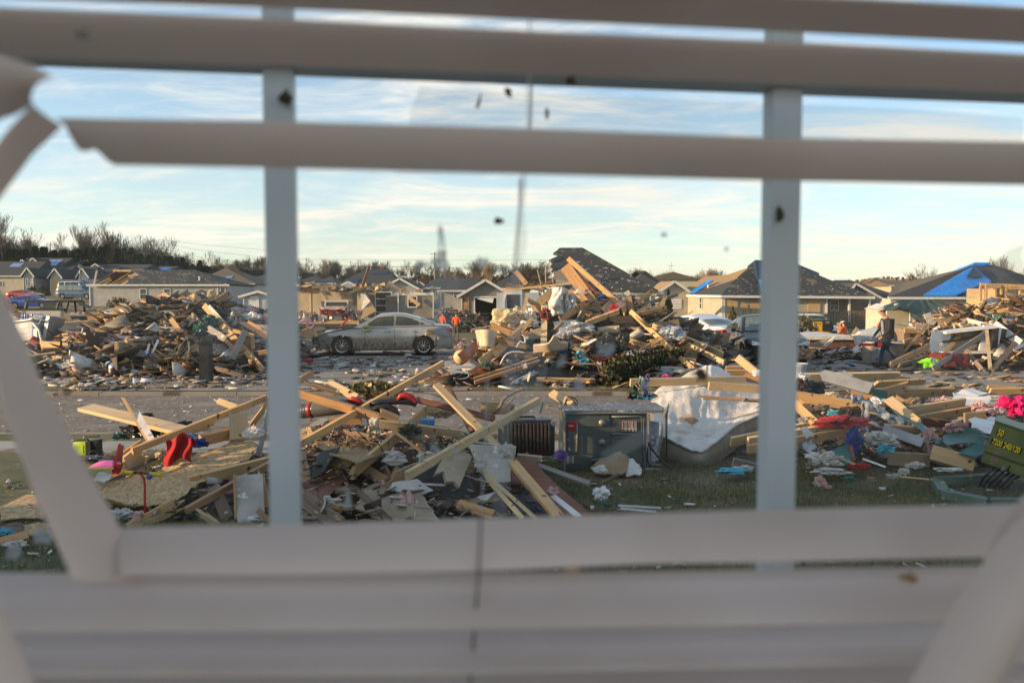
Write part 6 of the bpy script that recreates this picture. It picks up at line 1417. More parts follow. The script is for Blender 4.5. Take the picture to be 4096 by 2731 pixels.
# vacuum cleaners
def vac(label,x,y,Y,ang,L,r,red_side=1):
 e=empty('vacuum_cleaner',at(7,x,y,Y),0,label=label,cat='vacuum cleaner');e.rotation_euler=(0,R(ang),R(-12))
 build(MB().lathe((0,0,0),(1,0,0),[(0,-L*.30),(r*.95,-L*.3),(r,-L*.2),(r,L*.25),(r*.85,L*.3),(0,L*.3)],20),'dust_cup','smoky_plastic',e,smooth=True)
 build(MB().lathe((-L*.42,0,0),(1,0,0),[(0,-L*.1),(r*.8,-L*.09),(r*.95,0),(r*.95,L*.11),(0,L*.11)],20),'motor_head','black_plastic',e)
 build(MB().lathe((-L*.27,0,0),(1,0,0),[(r*1.06,-.02),(r*1.1,0),(r*1.06,.02),(r*.98,.02),(r*.98,-.02),(r*1.06,-.02)],20),'red_ring','red_plastic',e)
 build(MB().tube([(-L*.5,0,-r*.6),(-L*.56,0,0),(-L*.53,0,r*.8)],.022,8),'red_catch','red_plastic',e)
 build(MB().lathe((L*.36,0,r*.1),(1,0,0),[(0,-.05),(r*.7,-.05),(r*.75,.02),(r*.5,.1),(0,.12)],16),'filter_cap','black_plastic',e)
 build(MB().tube([(L*.34,-r*.5,r*.8),(L*.42,-r*.7,r*.9),(L*.52,-r*.6,r*.5),(L*.57,-r*.3,-.02)],[.02,.026,.026,.018],8),'handle','red_plastic',e,smooth=True)
 for i in range(5):build(MB().lathe((-L*.42+i*.02+.01,0,0),(1,0,0),[(r*.97,-.004),(r*.99,0),(r*.97,.004)],20),'vent_ring','metal_grey',e)
 return e
vac('grey and red vacuum cleaner with a clear dust cup, lying beside the left window bar',420,356,9.1,-8,.80,.088)
e=empty('vacuum_cleaner',at(7,1040,290,8.9),label='black vacuum cleaner handle with an arched red grip',cat='vacuum cleaner')
build(MB().tube([at(7,*p,8.9)-e.location for p in((960,290),(985,262),(1020,255),(1070,270),(1105,300),(1115,320))],[.02,.032,.038,.034,.028,.02],8),'grip','red_plastic',e,smooth=True)
build(MB().tube([at(7,*p,8.93)-e.location for p in((700,335),(830,310),(960,300),(1060,300),(1110,330))],[.03,.035,.04,.05,.03],8),'tube','black_plastic',e,smooth=True)
build(MB().tube([at(7,*p,8.85)-e.location for p in((740,400),(800,355),(880,345),(940,370),(960,420))],.036,8),'hose','black_plastic',e,smooth=True)
build(MB().lathe(at(7,880,400,8.9)-e.location,(0,-1,.2),[(0,-.03),(.10,-.03),(.11,.03),(.06,.05),(0,.05)],18),'wheel','black_plastic',e)
# ribbed hard case
Y=8.7;e=empty('suitcase',at(7,1985,745,Y),R(8),label='black ribbed hard-shell suitcase standing left of the stove',cat='suitcase');s=Y/F/1.96
def rbox(w_,d_,h_,r_,n=5):
 b=bmesh.new();bmesh.ops.create_cube(b,size=1)
 for v in b.verts:v.co=Vector((v.co.x*w_,v.co.y*d_,v.co.z*h_))
 bmesh.ops.bevel(b,geom=list(b.edges),offset=r_,segments=n,profile=.5,affect='EDGES');me=bpy.data.meshes.new('shell');b.to_mesh(me);b.free()
 me.polygons.foreach_set('use_smooth',[True]*len(me.polygons));return me
me=rbox(440*s,.30,290*s,.05);me.materials.append(M('black_plastic'));link('shell',me,e,(0,.15,150*s))
me=MB().tube([(0,-.012,0),(0,-.012,250*s)],.017,8).mesh('rib','mud_silver' if False else 'dark_wood',True)
for i in range(13):link('rib',me,e,((-195+i*30)*s,.0,22*s))
build(MB().tube([(-.1,.15,290*s),(-.09,.15,310*s),(.09,.15,310*s),(.1,.15,290*s)],.012,6),'handle','black_plastic',e);
for x in(-200,200):build(MB().lathe((x*s,-.0,270*s),(0,-1,0),[(.03,0),(.03,.02),(0,.02)],10),'corner_stud','metal_grey',e)

# ---- stove lying on its side (crop 8)
Y=9.25;e=empty('stove',at(8,740,1005,Y),R(2.5),label='dark grey kitchen stove lying on its side with its metal back facing the window',cat='stove');e.location.z=.0
s=Y/F/2.091;X=lambda x:(x-740)*s;Zz=lambda y:(1012-y)*s
build(MB().box((X(520),.33,Zz(755)),(395*s,.66,500*s)),'body','stove_metal',e);build(MB().box((X(870),.02,Zz(755)),(300*s,.04,470*s)),'back_plate','stove_metal',e)
build(MB().box((X(870),.36,Zz(755)),(298*s,.6,498*s)),'oven_shell','stove_metal',e)
build(MB().box((X(758),.33,Zz(502)),(885*s,.72,14*s)),'side_panel','stove_top',e)
build(MB().box((X(760),-.028,Zz(514)),(870*s,.02,12*s)),'edge_flange','metal_grey',e)
build(MB().box((X(326),-.01,Zz(755)),(12*s,.05,505*s)),'edge_flange','metal_grey',e);build(MB().box((X(1187),.0,Zz(700)),(12*s,.05,380*s)),'corner_post','black_plastic',e)
build(MB().box((X(1050),.0,Zz(1006)),(180*s,.06,26*s)),'lower_rail','metal_grey',e)
for y in(598,765):build(MB().lathe((X(640),-.004,Zz(y)),(0,-1,0),[(30*s,0),(28*s,.014),(16*s,.03),(0,.034)],18),'round_boss','metal_grey',e,smooth=True)
def raised(pts,r_,nm='bead',m_='metal_grey'):build(MB().tube([(X(x),-.02,Zz(y))for x,y in pts],r_,6),nm,m_,e,smooth=True)
raised([(720,548),(950,545),(972,556),(975,680)],.008);raised([(720,695),(780,690),(985,712)],.008);raised([(540,945),(560,915),(640,900),(670,915)],.01,'bracket');raised([(1035,575),(1035,920),(1060,955),(1150,962)],.009);raised([(428,600),(428,850)],.006);raised([(990,560),(990,1000)],.006)
build(MB().box((X(515),-.006,Zz(565)),(370*s,.012,130*s)),'cover_plate','stove_metal',e)
build(MB().box((X(390),-.006,Zz(755)),(80*s,.012,190*s)),'cover_plate','stove_top',e)
build(MB().prism([(X(722),-.006,Zz(710)),(X(985),-.006,Zz(712)),(X(1020),-.006,Zz(745)),(X(1020),-.006,Zz(835)),(X(722),-.006,Zz(820))],(0,.02,0)),'vent_cover','stove_metal',e)
build(MB().prism([(X(732),-.012,Zz(718)),(X(975),-.012,Zz(718)),(X(960),-.012,Zz(736)),(X(745),-.012,Zz(736))],(0,.008,0)),'vent_lip','chrome',e)
build(MB().box((X(868),-.024,Zz(628)),(124*s,.003,86*s)),'label_sheet','paper',e)
for i,(x,w_)in enumerate(((815,8),(853,8),(900,6))):build(MB().box((X(x),-.0265,Zz(618)),(w_*s,.002,58*s)),'label_bar','red_cloth',e)
for i in range(3):
 for j in range(9):build(MB().box((X((834,876,915)[i]),-.0262,Zz(590+j*6.5)),((28,24,20)[i]*s,.0015,2.4*s)),'label_line','black_plastic',e)
for i in range(4):build(MB().box((X(822+i*30),-.0265,Zz(661)),(14*s,.0015,13*s)),'label_symbol','black_plastic',e)
build(MB().prism([(X(345),-.02,Zz(590)),(X(428),-.02,Zz(586)),(X(425),-.02,Zz(645)),(X(405),-.02,Zz(670)),(X(345),-.02,Zz(655))],(0,.008,0)),'red_label','red_plastic',e)
build(MB().box((X(378),-.022,Zz(622)),(44*s,.004,10*s)),'label_line','paper',e)
build(MB().box((X(372),-.003,Zz(912)),(60*s,.006,64*s)),'label_sheet','paper',e);text('SOS',38*s,'black_plastic',e,Matrix.Translation((X(375),-.008,Zz(912)))@Matrix.Rotation(R(90),4,'Y')@Matrix.Rotation(R(90),4,'X'))
build(MB().grid(lambda a,b:(X(1045+105*a+10*math.sin(b*5)),.05+.05*math.sin(a*5+b*3),Zz(600+345*b)),8,16,thick=.01),'torn_liner','foil',e,smooth=True)
for i in range(2):
 for j in range(5):build(MB().lathe((X(1070+i*42),.0+.03*i,Zz(720+j*46)),(0,-1,0),[(.028,0),(.024,.014),(.014,.004),(0,.002)],12),'liner_dimple','foil',e)
build(MB().prism([(X(1130),-.04,Zz(560)),(X(1200),-.05,Zz(430)),(X(1203),-.05,Zz(470)),(X(1150),-.05,Zz(570))],(0,.03,0)),'bent_trim','metal_grey',e)
rv=MB()
for i in range(16):rv.lathe((X(345+i*52),-.04,Zz(519)),(0,-1,0),[(.006,0),(.005,.004),(0,.005)],6)
build(rv,'screw_row','chrome',e,kind='stuff')
for i in range(8):build(MB().box((X(555+i*13),.30+.0*i,Zz(494)),(3*s,.6,4*s)),'seam','black_plastic',e)if i%3==0 else None
sheet(8,[(545,980),(640,905),(800,845),(870,900),(850,1010),(760,1045),(600,1030)],'cardboard','tan cardboard flap leaning on the stove',Ys=[9.0,9.1,9.1,9.0,8.85,8.8,8.85],amp=.02)
sheet(8,[(830,1000),(870,905),(940,950),(980,1000),(960,1045),(850,1055)],'drywall_white','white torn plaster leaning on the foot of the stove',Ys=[8.9,9.0,9.0,8.95,8.85,8.85],amp=.02)
crumple(8,625,1000,100,60,'drywall_white','small white plaster lump in front of the cardboard flap','plaster_scrap','plaster',Y=8.75,seed=30)
e=empty('purple_bowl',at(8,302,900,9.1),label='small purple plastic bowl tucked left of the stove',cat='bowl');e.rotation_euler=(R(40),0,0)
build(MB().lathe((0,0,0),(0,0,1),[(.03,-.05),(.075,.04),(.08,.05),(.07,.045),(.025,-.04),(0,-.04)],18),'bowl','purple',e,smooth=True)
e=empty('plastic_flowers',at(8,985,400,10.4),label='tangle of blue and green gift wrap on top of the stove',cat='gift wrap')
for i,(dx_,dz,wd_,hg_,mm)in enumerate(((-60,60,40,120,'teal'),(25,90,34,190,'blue_cloth'),(-20,130,26,90,'foil'),(-90,20,60,60,'evergreen'),(60,10,110,40,'teal'),(0,5,160,34,'cyan_cloth'),(-50,100,30,60,'pine_pale'),(40,170,20,60,'purple'))):
 s2=10.4/F/2.091;r_=random.Random(i);build(MB().grid(lambda a,b:((dx_+(a-.5)*wd_+12*math.sin(b*7+i))*s2,(r_.random()*.0+.04*math.sin(a*5+b*6+i)),(dz+(b-.5)*hg_+8*math.sin(a*8))*s2),8,8,thick=.004),'wrap',mm,e,smooth=True)
# ---- mattress
co={'D':(8,1455,845,9.55),'L':(8,1075,640,10.3),'R':(8,2330,440,11.2),'F':(8,1650,330,13.0),'B':(8,1010,395,12.2)}
PD,PR,PF,PB,PL=at(*co['D']),at(8,2420,420,11.2),at(8,2420,330,13.0),at(8,1120,330,12.3),at(8,1090,600,10.4)
e=empty('mattress',(PD.x,PD.y,0),label='dirty white mattress slumped over the rubble right of the stove',cat='mattress')
front=[(1090,650,9.9),(1170,740,9.7),(1300,800,9.6),(1400,845,9.5),(1475,858,9.45),(1550,800,9.6),(1650,730,9.8),(1760,650,10.1),(1950,550,10.6),(2150,480,11.0),(2400,400,11.5)]
back=[(1045,385,12.0),(1130,310,12.3),(1250,245,12.6),(1400,180,12.8),(1500,132,12.9),(1560,124,12.9),(1640,150,12.9),(1760,215,12.9),(1900,262,12.9),(2150,300,12.9),(2400,320,12.9)]
fP,bP=[at(8,*p)for p in front],[at(8,*p)for p in back]
def al3(P,t):n=len(P)-1;i=min(n-1,int(t*n));return P[i].lerp(P[i+1],t*n-i)
def mtop(a,b):
 p=al3(fP,a).lerp(al3(bP,a),b)-e.location;k=math.sin(math.pi*b)*math.sin(math.pi*min(1,max(0,a)))
 return p+Vector((0,0,.03*k+.035*noise.noise(Vector((a*5,b*4,2)))+.016*noise.noise(Vector((a*19,b*6,7)))-.012*abs(math.sin(a*22))*abs(math.sin(b*14))+.01-.22*(b>.0)*0-.12*math.sin(math.pi*b)*ss(.2,.5,a)*ss(1,.6,a)))
build(MB().grid(mtop,88,50),'quilted_top','mattress_top',e,smooth=True)
def mside(a,b):
 p=mtop(a,0);return Vector((p.x,p.y+.04-.05*math.sin(math.pi*b),p.z-b*min(.30,p.z+.0 if p.z<.3 else .30)))
build(MB().grid(lambda a,b:mside(a,1-b),44,6),'side_border','mattress_side',e,smooth=True)
build(MB().tube([mtop(i/44,0)+Vector((0,-.004,.0))for i in range(45)],.012,6),'piping','drywall_white',e,smooth=True);build(MB().tube([mside(i/44,1.0)for i in range(45)],.011,6),'piping','mattress_side',e,smooth=True)
build(MB().grid(lambda a,b:mtop(a,b)-Vector((0,0,.27 if al3(fP,a).z>.3 else .2)),20,8),'underside','mattress_side',e)
def lifted(pts,m_,w_,lbl,Ya,Yb,roll=0,th=.038,ends=(0,0)):return plank(8,*pts[0],*pts[1],w_,m_,lbl,Y=Ya,Y2=Yb,roll=roll,th=th,ends=ends)
plank(8,880,272,1840,248,.12,'pine_pale','long pale beam lying across the hump of the mattress',Y=11.8,Y2=12.1,roll=22,th=.05)
plank(8,1536,300,2350,345,.12,'pine_pale','second pale beam on the mattress, near the right window bar',Y=11.2,Y2=11.3,roll=15,th=.05)
plank(8,1435,385,2000,420,.035,'pine_orange','thin brown lath lying on the mattress',Y=11.0,Y2=10.9);plank(8,1490,405,2000,432,.03,'old_wood','second thin lath just below the first on the mattress',Y=10.95,Y2=10.8)
plank(8,1325,540,1440,615,.10,'pine','small sunlit wood chip lying on the mattress',Y=10.35,Y2=10.1,roll=-40,ends=(1,1),th=.03)
plank(8,1775,60,1965,215,.13,'pine_pale','pale board standing up slantwise behind the mattress',Y=13.4,Y2=13.2,roll=15,th=.06)
plank(8,1810,215,2150,280,.14,'pine_orange','orange-ended board behind the mattress by the right window bar',Y=12.8,Y2=12.6,roll=20,th=.05)
plank(8,1720,765,2600,590,.12,'pine_pale','pale double board reaching left from the right window bar',Y=9.5,Y2=9.9,roll=35)
plank(8,1740,935,1950,985,.10,'grey_wood','grey cloth-covered roll on the grass below the mattress',Y=9.2,roll=20)
crumple(8,1730,1010,200,45,'cyan_cloth','bright blue rag on the grass below the mattress','rag','rag',Y=8.75,seed=41,depth=.6)
crumple(8,1830,990,130,50,'paper','cream rag beside the bright blue one','rag','rag',Y=8.85,seed=42)
crumple(8,1950,195,90,50,'white_plastic','white plastic bag caught on the board behind the mattress','plastic_bag','bag',Y=12.4,seed=43)
crumple(8,640,1200,110,100,'white_plastic','white broken cup and paper on the lawn at the branch end','litter_scrap','litter',Y=7.5,seed=44)
p=at(8,690,1290,7.3);mbp=MB();r_=random.Random(2)
for i in range(16):a=r_.uniform(0,6.28);mbp.tube([(0,0,0),(math.cos(a)*.06,math.sin(a)*.05,.05),(math.cos(a)*.13,math.sin(a)*.1,.035-r_.random()*.05)],[.007,.006,.002],4)
build(mbp,'uprooted_plant','teal',loc=(p.x,p.y,p.z-.03),label='small grey-green spiky plant lying at the foot of the red-brown panel',cat='plant')
# ================================================================ NEAR LEFT HEAP (crop 6)
C=6
sheet(C,[(715,935),(860,870),(1210,770),(1330,735),(1450,672),(1620,625),(1760,550),(1905,605),(1830,720),(1560,842),(1390,950),(1245,1055),(1100,1062),(800,1000)],'osb','large torn OSB sheet lying sunlit across the near left heap',Ys=[7.6,7.9,8.3,8.4,8.6,8.8,9.0,8.7,8.3,7.9,7.55,7.25,7.2,7.35],th=.02,amp=.025,n=5)
sheet(C,[(690,868),(860,805),(960,800),(870,860),(745,925),(725,915)],'osb','pale board corner behind the scooter at the left',Ys=[7.9,8.2,8.2,8.0,7.75,7.75])
plank(C,632,330,1385,512,.22,'pine_pale','wide plank with sunlit edge reaching left over the road',Y=10.4,Y2=9.3,roll=-62,th=.045)
plank(C,905,258,1098,590,.035,'pine','thin pointed stick standing in front of the wide plank',Y=9.3,Y2=8.9,ends=(2,0))
plank(C,1005,365,1135,600,.07,'drywall_white','pale moulding board beside the pointed stick',Y=9.2,Y2=8.8,ends=(1,0))
plank(C,975,652,1965,258,.07,'pine','long brown beam rising right across the near left heap',Y=8.2,Y2=9.4,roll=25)
plank(C,1475,575,1700,520,.13,'pine','thick short block under the long rising beam',Y=8.7,Y2=9.0,roll=30,th=.06)
plank(C,1755,335,1765,565,.20,'pine_pale','pale upright board near the left window bar',Y=9.0,Y2=8.9,th=.04)
plank(C,1610,283,1780,345,.06,'pine_pale','small sunlit board above the upright board',Y=9.8,Y2=9.6,roll=-35,th=.05)
plank(C,1845,478,2010,260,.06,'pine','board leaning into the left window bar',Y=9.2,Y2=9.4,roll=20)
plank(C,1910,700,1990,330,.045,'grey_wood','grey bundled moulding running up behind the left window bar',Y=8.7,Y2=9.2);plank(C,1890,690,1965,350,.02,'drywall_white','thin white moulding beside the grey bundle',Y=8.75,Y2=9.2)
plank(C,1385,895,2020,735,.15,'pine','wide board with a torn end lying over the OSB sheet',Y=7.8,Y2=8.2,roll=28,th=.05,ends=(1,0))
plank(C,1370,1092,2000,742,.06,'pine_orange','narrow beam with a frosted top crossing below the wide board',Y=7.1,Y2=7.9,roll=25,th=.05)
plank(C,950,1240,1380,1005,.13,'pine','wide board at the foot of the scooter',Y=6.9,Y2=7.3,roll=15)
plank(C,900,1240,1180,1090,.035,'old_wood','thin brown lath crossing the scooter foot',Y=6.9,Y2=7.1,ends=(1,0))
plank(C,1840,830,1855,1195,.24,'drywall','grey frosted panel hanging by the left window bar',Y=7.5,Y2=7.1,th=.02)
plank(C,1580,915,1700,1190,.11,'old_wood','dark board standing in the shade under the narrow beam',Y=7.5,Y2=7.15,roll=10,ends=(0,1))
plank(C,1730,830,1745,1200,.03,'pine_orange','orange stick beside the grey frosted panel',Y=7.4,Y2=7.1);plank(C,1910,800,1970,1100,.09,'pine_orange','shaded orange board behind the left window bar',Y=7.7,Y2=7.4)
plank(C,905,690,1050,590,.08,'pine_orange','short brown board above the red shoe box',Y=8.4,Y2=8.6,roll=20)
plank(C,930,760,1040,670,.19,'pine_pale','short wide board lying beside the red shoe box',Y=8.2,Y2=8.4,roll=25,th=.04)
plank(C,730,925,1240,655,.045,'old_wood','dark splintered lath running over the OSB sheet',Y=7.85,Y2=8.5,ends=(1,0))
plank(C,530,578,1010,598,.03,'dark_wood','dark board lying along the kerb behind the green power unit',Y=11.6,Y2=11.4,roll=35,th=.08)
plank(C,1290,520,1600,455,.09,'pine_pale','pale perforated board behind the red cloth',Y=9.2,Y2=9.4,roll=25)
plank(C,1900,1085,1985,1165,.05,'pine_orange','orange stub at the foot of the left window bar',Y=7.0)
sheet(C,[(0,1065),(70,1040),(190,985),(330,1000),(330,1140),(250,1150),(0,1170)],'osb','sunlit OSB panel on the grass at the far left',Ys=[7.4,7.5,7.8,7.7,7.1,7.1,7.1],amp=.02)
sheet(C,[(90,1195),(380,1190),(370,1250),(170,1275),(100,1255)],'osb','smaller OSB scrap below the sunlit panel at the far left',Ys=[6.9,6.9,6.7,6.6,6.65])
plank(C,-40,1340,210,1275,.10,'pine_orange','orange board end in the lower left corner',Y=6.4,Y2=6.5,roll=-50)
sheet(C,[(0,1200),(90,1180),(180,1200),(140,1270),(0,1290)],'old_wood','brown board scrap beside the blue rag at the far left',Ys=[6.7,6.8,6.8,6.6,6.6])
crumple(C,45,1250,100,60,'cyan_cloth','crumpled blue rag on the boards at the far left','rag','rag',Y=6.6,seed=50)
crumple(C,110,1345,150,60,'paper','crumpled dry leaves and paper in the lower left corner','paper_scrap','paper',Y=6.3,seed=51,fold=.3)
# red cloth draped over the beam
e=empty('red_shirt',at(C,1310,650,8.25),label='bright red shirt draped over the long rising beam',cat='shirt')
def rc(a,b):
 xt=1225+185*a+10*math.sin(b*6);yt=585-40*math.sin(a*2.4)+165*b+20*(1-a)*b+14*math.sin(a*8)
 return at(C,xt-12*b+22*b*a,yt,8.18+.05*math.sin(a*11+b*3)*(1-.3*b)+.04*b)-e.location
build(MB().grid(rc,30,20,thick=-.006),'fabric','red_cloth',e,smooth=True);build(MB().grid(lambda a,b:rc(a,0)+Vector((0,.14*b,-.10*b*b+.03*math.sin(b*3))),20,6,thick=.006),'fabric_back','red_cloth',e,smooth=True)
# shoe box
e=empty('shoe_box',at(C,850,820,7.95),label='red shoe box standing on its end with a white letter badge',cat='box')
def rb(pts,dy,m_,nm,Y=7.95):build(MB().prism([at(C,x,y,Y)-e.location for x,y in pts],(0,dy,0)),nm,m_,e)
rb([(822,822),(872,600),(905,622),(850,745),(900,745),(870,825)],.04,'red_plastic','side');rb([(874,602),(908,622),(900,740),(855,742)],.006,'dark_red','inside',7.93)
rb([(855,728),(900,728),(895,757),(850,757)],.004,'red_cloth','badge',7.90)
text('NB',.034,'paper',e,Matrix.Translation(at(C,876,743,7.885)-e.location)@Matrix.Rotation(R(90),4,'X'))
# pink tub, dark tray
e=empty('pink_tub',at(C,745,770,8.0),label='pink plastic tub lying beside the red shoe box',cat='tub')
def pk(a,b):x=650+190*a;y=785-60*math.sin(min(1,a*1.4)*1.57)*(1-b)-5*b;return at(C,x,y,7.9+.25*(1-b))-e.location
build(MB().grid(pk,14,6,thick=.01),'shell','pink',e,smooth=True);build(MB().tube([pk(i/14,1)for i in range(15)],.008,6),'rim','lime',e);build(MB().tube([pk(i/14,0)for i in range(15)],.007,6),'rim','pink',e)
crumple(C,740,715,230,40,'black_bag','black tray behind the pink tub','tray','tray',Y=8.4,seed=53)
sheet(C,[(700,850),(730,810),(830,822),(790,862),(710,870)],'paper','white foam scrap below the pink tub',Ys=[7.7,7.8,7.8,7.7,7.65])
# scooter
e=empty('toy_scooter',at(C,1070,1150,7.05),label='toy scooter with a red stem and yellow grips before the large OSB sheet',cat='scooter')
T=lambda x,y,Y:at(C,x,y,Y)-e.location
build(MB().tube([T(1072,1145,7.05),T(1070,1040,7.07),T(1068,900,7.1),T(1062,855,7.12),T(1040,822,7.13)],[.011,.011,.011,.012,.012],10),'stem','red_plastic',e,smooth=True)
build(MB().tube([T(925,808,7.16),T(1040,813,7.13),T(1165,826,7.10)],.010,8),'handlebar','dark_red',e)
for(a,b_)in(((908,810),(985,812)),((1110,820),(1185,830))):build(MB().tube([T(*a,7.17 if a[0]<1000 else 7.11),T(*b_,7.14 if a[0]<1000 else 7.09)],.0175,10),'grip','yellow_plastic',e);
for a in((908,810),(1185,830)):build(MB().lathe(T(*a,7.17 if a[0]<1000 else 7.09),(1,0,0),[(0,-.008),(.025,-.006),(.026,.006),(0,.008)],12),'grip_end','yellow_plastic',e)
build(MB().lathe(T(1100,842,7.08),(0,-1,0),[(.024,-.02),(.026,0),(.018,.008),(.018,.012),(0,.014)],14),'bell','bright_blue',e);build(MB().lathe(T(1098,845,7.06),(0,-1,0),[(.011,0),(.009,.006),(0,.008)],10),'bell_button','red_plastic',e)
build(MB().lathe(T(1055,1160,7.03),(.3,-1,0),[(.0,-.02),(.04,-.018),(.042,.018),(0,.02)],14),'front_wheel','lime',e)
sheet(C,[(945,1190),(975,1130),(1020,1105),(1055,1120),(1040,1160),(960,1225)],'insulation','pale pink foam slab at the foot of the scooter',Ys=[6.95]*6,th=.03)
crumple(C,880,1120,160,70,'drywall_white','white crumbled plaster left of the scooter foot','plaster_scrap','plaster',Y=7.2,seed=55,fold=.2)
crumple(C,985,1085,130,60,'rusty_leaf','clump of dry orange leaves under the torn OSB edge','leaf_clump','leaves',Y=7.3,seed=56,fold=.35)
plank(C,1445,1085,1600,1200,.05,'pine_pale','splintered pale wood sliver low in the heap',Y=7.0,ends=(1,1));plank(C,1500,1100,1620,1190,.03,'pine_pale','second splintered sliver beside the first',Y=6.95,ends=(1,1))
crumple(C,1870,520,150,90,'drywall_white','white broken block beside the upright board','plaster_block','plaster',Y=8.9,seed=57,rough=.2)
crumple(C,1150,675,150,60,'yellow_insulation','cream wood shavings beneath the rising beam','insulation','insulation',Y=8.3,seed=58)
# power unit
e=empty('power_unit',at(C,610,560,9.9),R(-8),label='lime green power unit with a black carrying frame standing by the kerb',cat='machine');e.location.z=.03
s=9.9/F/1.845
b=bmesh.new();me=rbox(118*s,.22,112*s,.02,2);me.materials.append(M('lime'));link('housing',me,e,(-25*s,.1,66*s))
build(MB().box((48*s,.1,62*s),(40*s,.23,118*s)),'motor','black_plastic',e)
build(MB().lathe((85*s,.05,90*s),(1,0,0),[(0,-.05),(.045,-.05),(.045,.03),(0,.03)],12),'outlet','black_plastic',e)
build(MB().tube([(-88*s,0,118*s),(-75*s,0,128*s),(40*s,0,138*s),(66*s,0,118*s)],.014,8),'handle','black_plastic',e);build(MB().tube([(-80*s,.2,120*s),(-70*s,.2,134*s),(50*s,.2,142*s)],.012,8),'handle','black_plastic',e)
build(MB().box((-28*s,-.013,62*s),(70*s,.006,60*s)),'side_panel','lime',e)
for i in range(5):a0=i;build(MB().tube([(95*s+.06*math.cos(t*.6+a0)*(1+.1*i),-.02+.02*i,.05+.045*math.sin(t*.6+a0))for t in range(11)],.005,5),'cable_loop','black_plastic',e)
build(MB().tube([(80*s,0,.02),(130*s,-.02,.05),(150*s,0,.02)],.005,5),'plug_lead','black_plastic',e)
for(x,y,w_,h_,m_,lb,Y,sd_)in((1010,500,180,110,'black_bag','shiny black refuse bag behind the pointed stick',10.2,60),(1170,520,190,90,'black_bag','second black refuse bag under the wide plank',9.9,61),(1365,465,110,60,'black_bag','third black bag right of the wide plank',10.0,62),(890,540,120,45,'teal','dark teal cloth left of the black bags',10.3,63),(1080,388,80,30,'black_bag','small black bag scrap on the road',12.6,64),(1190,565,80,40,'foil','silver wrapper below the black bags',9.7,65),(1410,540,70,30,'bright_blue','blue scrap behind the red shirt',9.0,66),(1470,600,130,60,'blue_cloth','dark blue cloth under the thick short block',8.6,67)):
 crumple(C,x,y,w_,h_,m_,lb,'bag' if 'bag' in lb else 'cloth','bag' if 'bag' in lb else 'cloth',Y=Y,seed=sd_,fold=.2)
crumple(C,620,180,140,50,'paper','crumpled white paper on the far road edge','paper_scrap','paper',Y=17.6,seed=68,fold=.3)

# ================================================================ NEAR RIGHT HEAP (crop 9)
C=9
for a in(
 (300,380,1150,515,.14,'pine','long board running right from the right window bar',10.6,10.4,25),(350,235,1275,220,.15,'pine_pale','long pale board on the road edge at the back of the heap',12.4,12.6,40),
 (1040,295,1495,268,.11,'pine','pointed pale board right of the grey trim channel',12.0,12.2,40),(870,350,1060,400,.16,'pine_orange','orange board end under the grey trim channel',11.0,10.8,35),(1190,378,1745,368,.17,'pine','long board lying along the top of the heap',11.6,11.8,30),
 (1100,385,1365,315,.17,'pine','short wide board behind the green mesh',11.4,11.6,30),(-20,790,960,625,.13,'pine_pale','long double board reaching right from the window bar',9.3,9.6,35),(-20,850,900,690,.10,'pine','lower board of the pair reaching right from the window bar',9.15,9.5,25),
 (1350,525,1840,450,.13,'pine_pale','pale board under the wire shelf',10.2,10.4,30),(1455,590,1885,515,.10,'pine','board just below the pale one under the wire shelf',10.0,10.2,25),(1190,420,1460,645,.12,'pine_pale','frosted board slanting down left of the green sheet',10.2,9.7,-30),
 (1500,695,1710,880,.11,'pine_pale','slanting board end above the board on the grass',9.6,9.2,-30),(1555,880,1925,985,.20,'pine','wide board lying at the front left of the green transformer',9.0,8.8,-35),(1150,655,1515,688,.07,'pine','level board in the middle of the heap',9.7,9.6,30),
 (375,455,560,630,.10,'pine','slanting board in the shade by the right window bar',10.1,9.7,-20),(410,450,650,610,.09,'pine_orange','orange slanting board beside the shaded one',10.2,9.9,-20),(1190,925,1540,945,.15,'cardboard','brown board lying low beneath the white papers',9.1,9.1,15),
 (1145,680,1485,800,.12,'metal_grey','grey metal strip slanting right in the heap',9.6,9.3,-20),(880,720,980,640,.06,'pine_pale','short board behind the silver foil',9.6,9.8,10),(820,700,880,960,.08,'reddish_wood','red-brown board beside the blue cloth',9.3,8.95,0),
 (600,210,1040,335,.17,'metal_grey','grey metal trim channel sloping over the heap',11.2,10.7,-25),(790,200,1040,340,.10,'metal_grey','second grey channel above the first',11.5,10.9,-25),(610,860,900,985,.035,'tan_panel','pale lath below the metal mat',9.0,8.85,-20),
 (1210,385,1330,460,.09,'old_wood','old board under the long top board',10.9,10.6,0),(1480,610,1760,640,.10,'reddish_wood','red-brown board left of the white cloth',9.9,9.8,20),(1840,580,2040,560,.12,'cardboard','flattened cardboard strip above the white cloth',9.8,9.8,20),
 (1830,300,1880,345,.05,'pine','small upright stick at the back right',12.3,12.3,0),(2040,320,2280,330,.07,'pine_orange','orange board at the far edge by the pink jacket',12.2,12.2,30),(1620,340,1760,320,.06,'pine','short board at the far edge of the road',12.1,12.3,30),
 (2060,350,2400,345,.09,'pine','long board behind the pink jacket',11.6,11.6,30),(760,800,880,720,.05,'pine','short sunlit stick by the blue cloth',9.3,9.5,0),(340,900,470,790,.03,'old_wood','thin dark stick under the metal mat',9.1,9.4,0),(1290,1085,1560,1110,.012,'pine_pale','thin straw stick on the lawn',8.2,8.1,0)):
 x1,y1,x2,y2,w_,m_,lb,Ya,Yb,rl=a;plank(C,x1,y1,x2,y2,w_,m_,lb,Y=Ya,Y2=Yb,roll=rl,ends=((2,0)if 'pointed' in lb else(0,1)if 'frosted' in lb else(0,0)),th=.045)
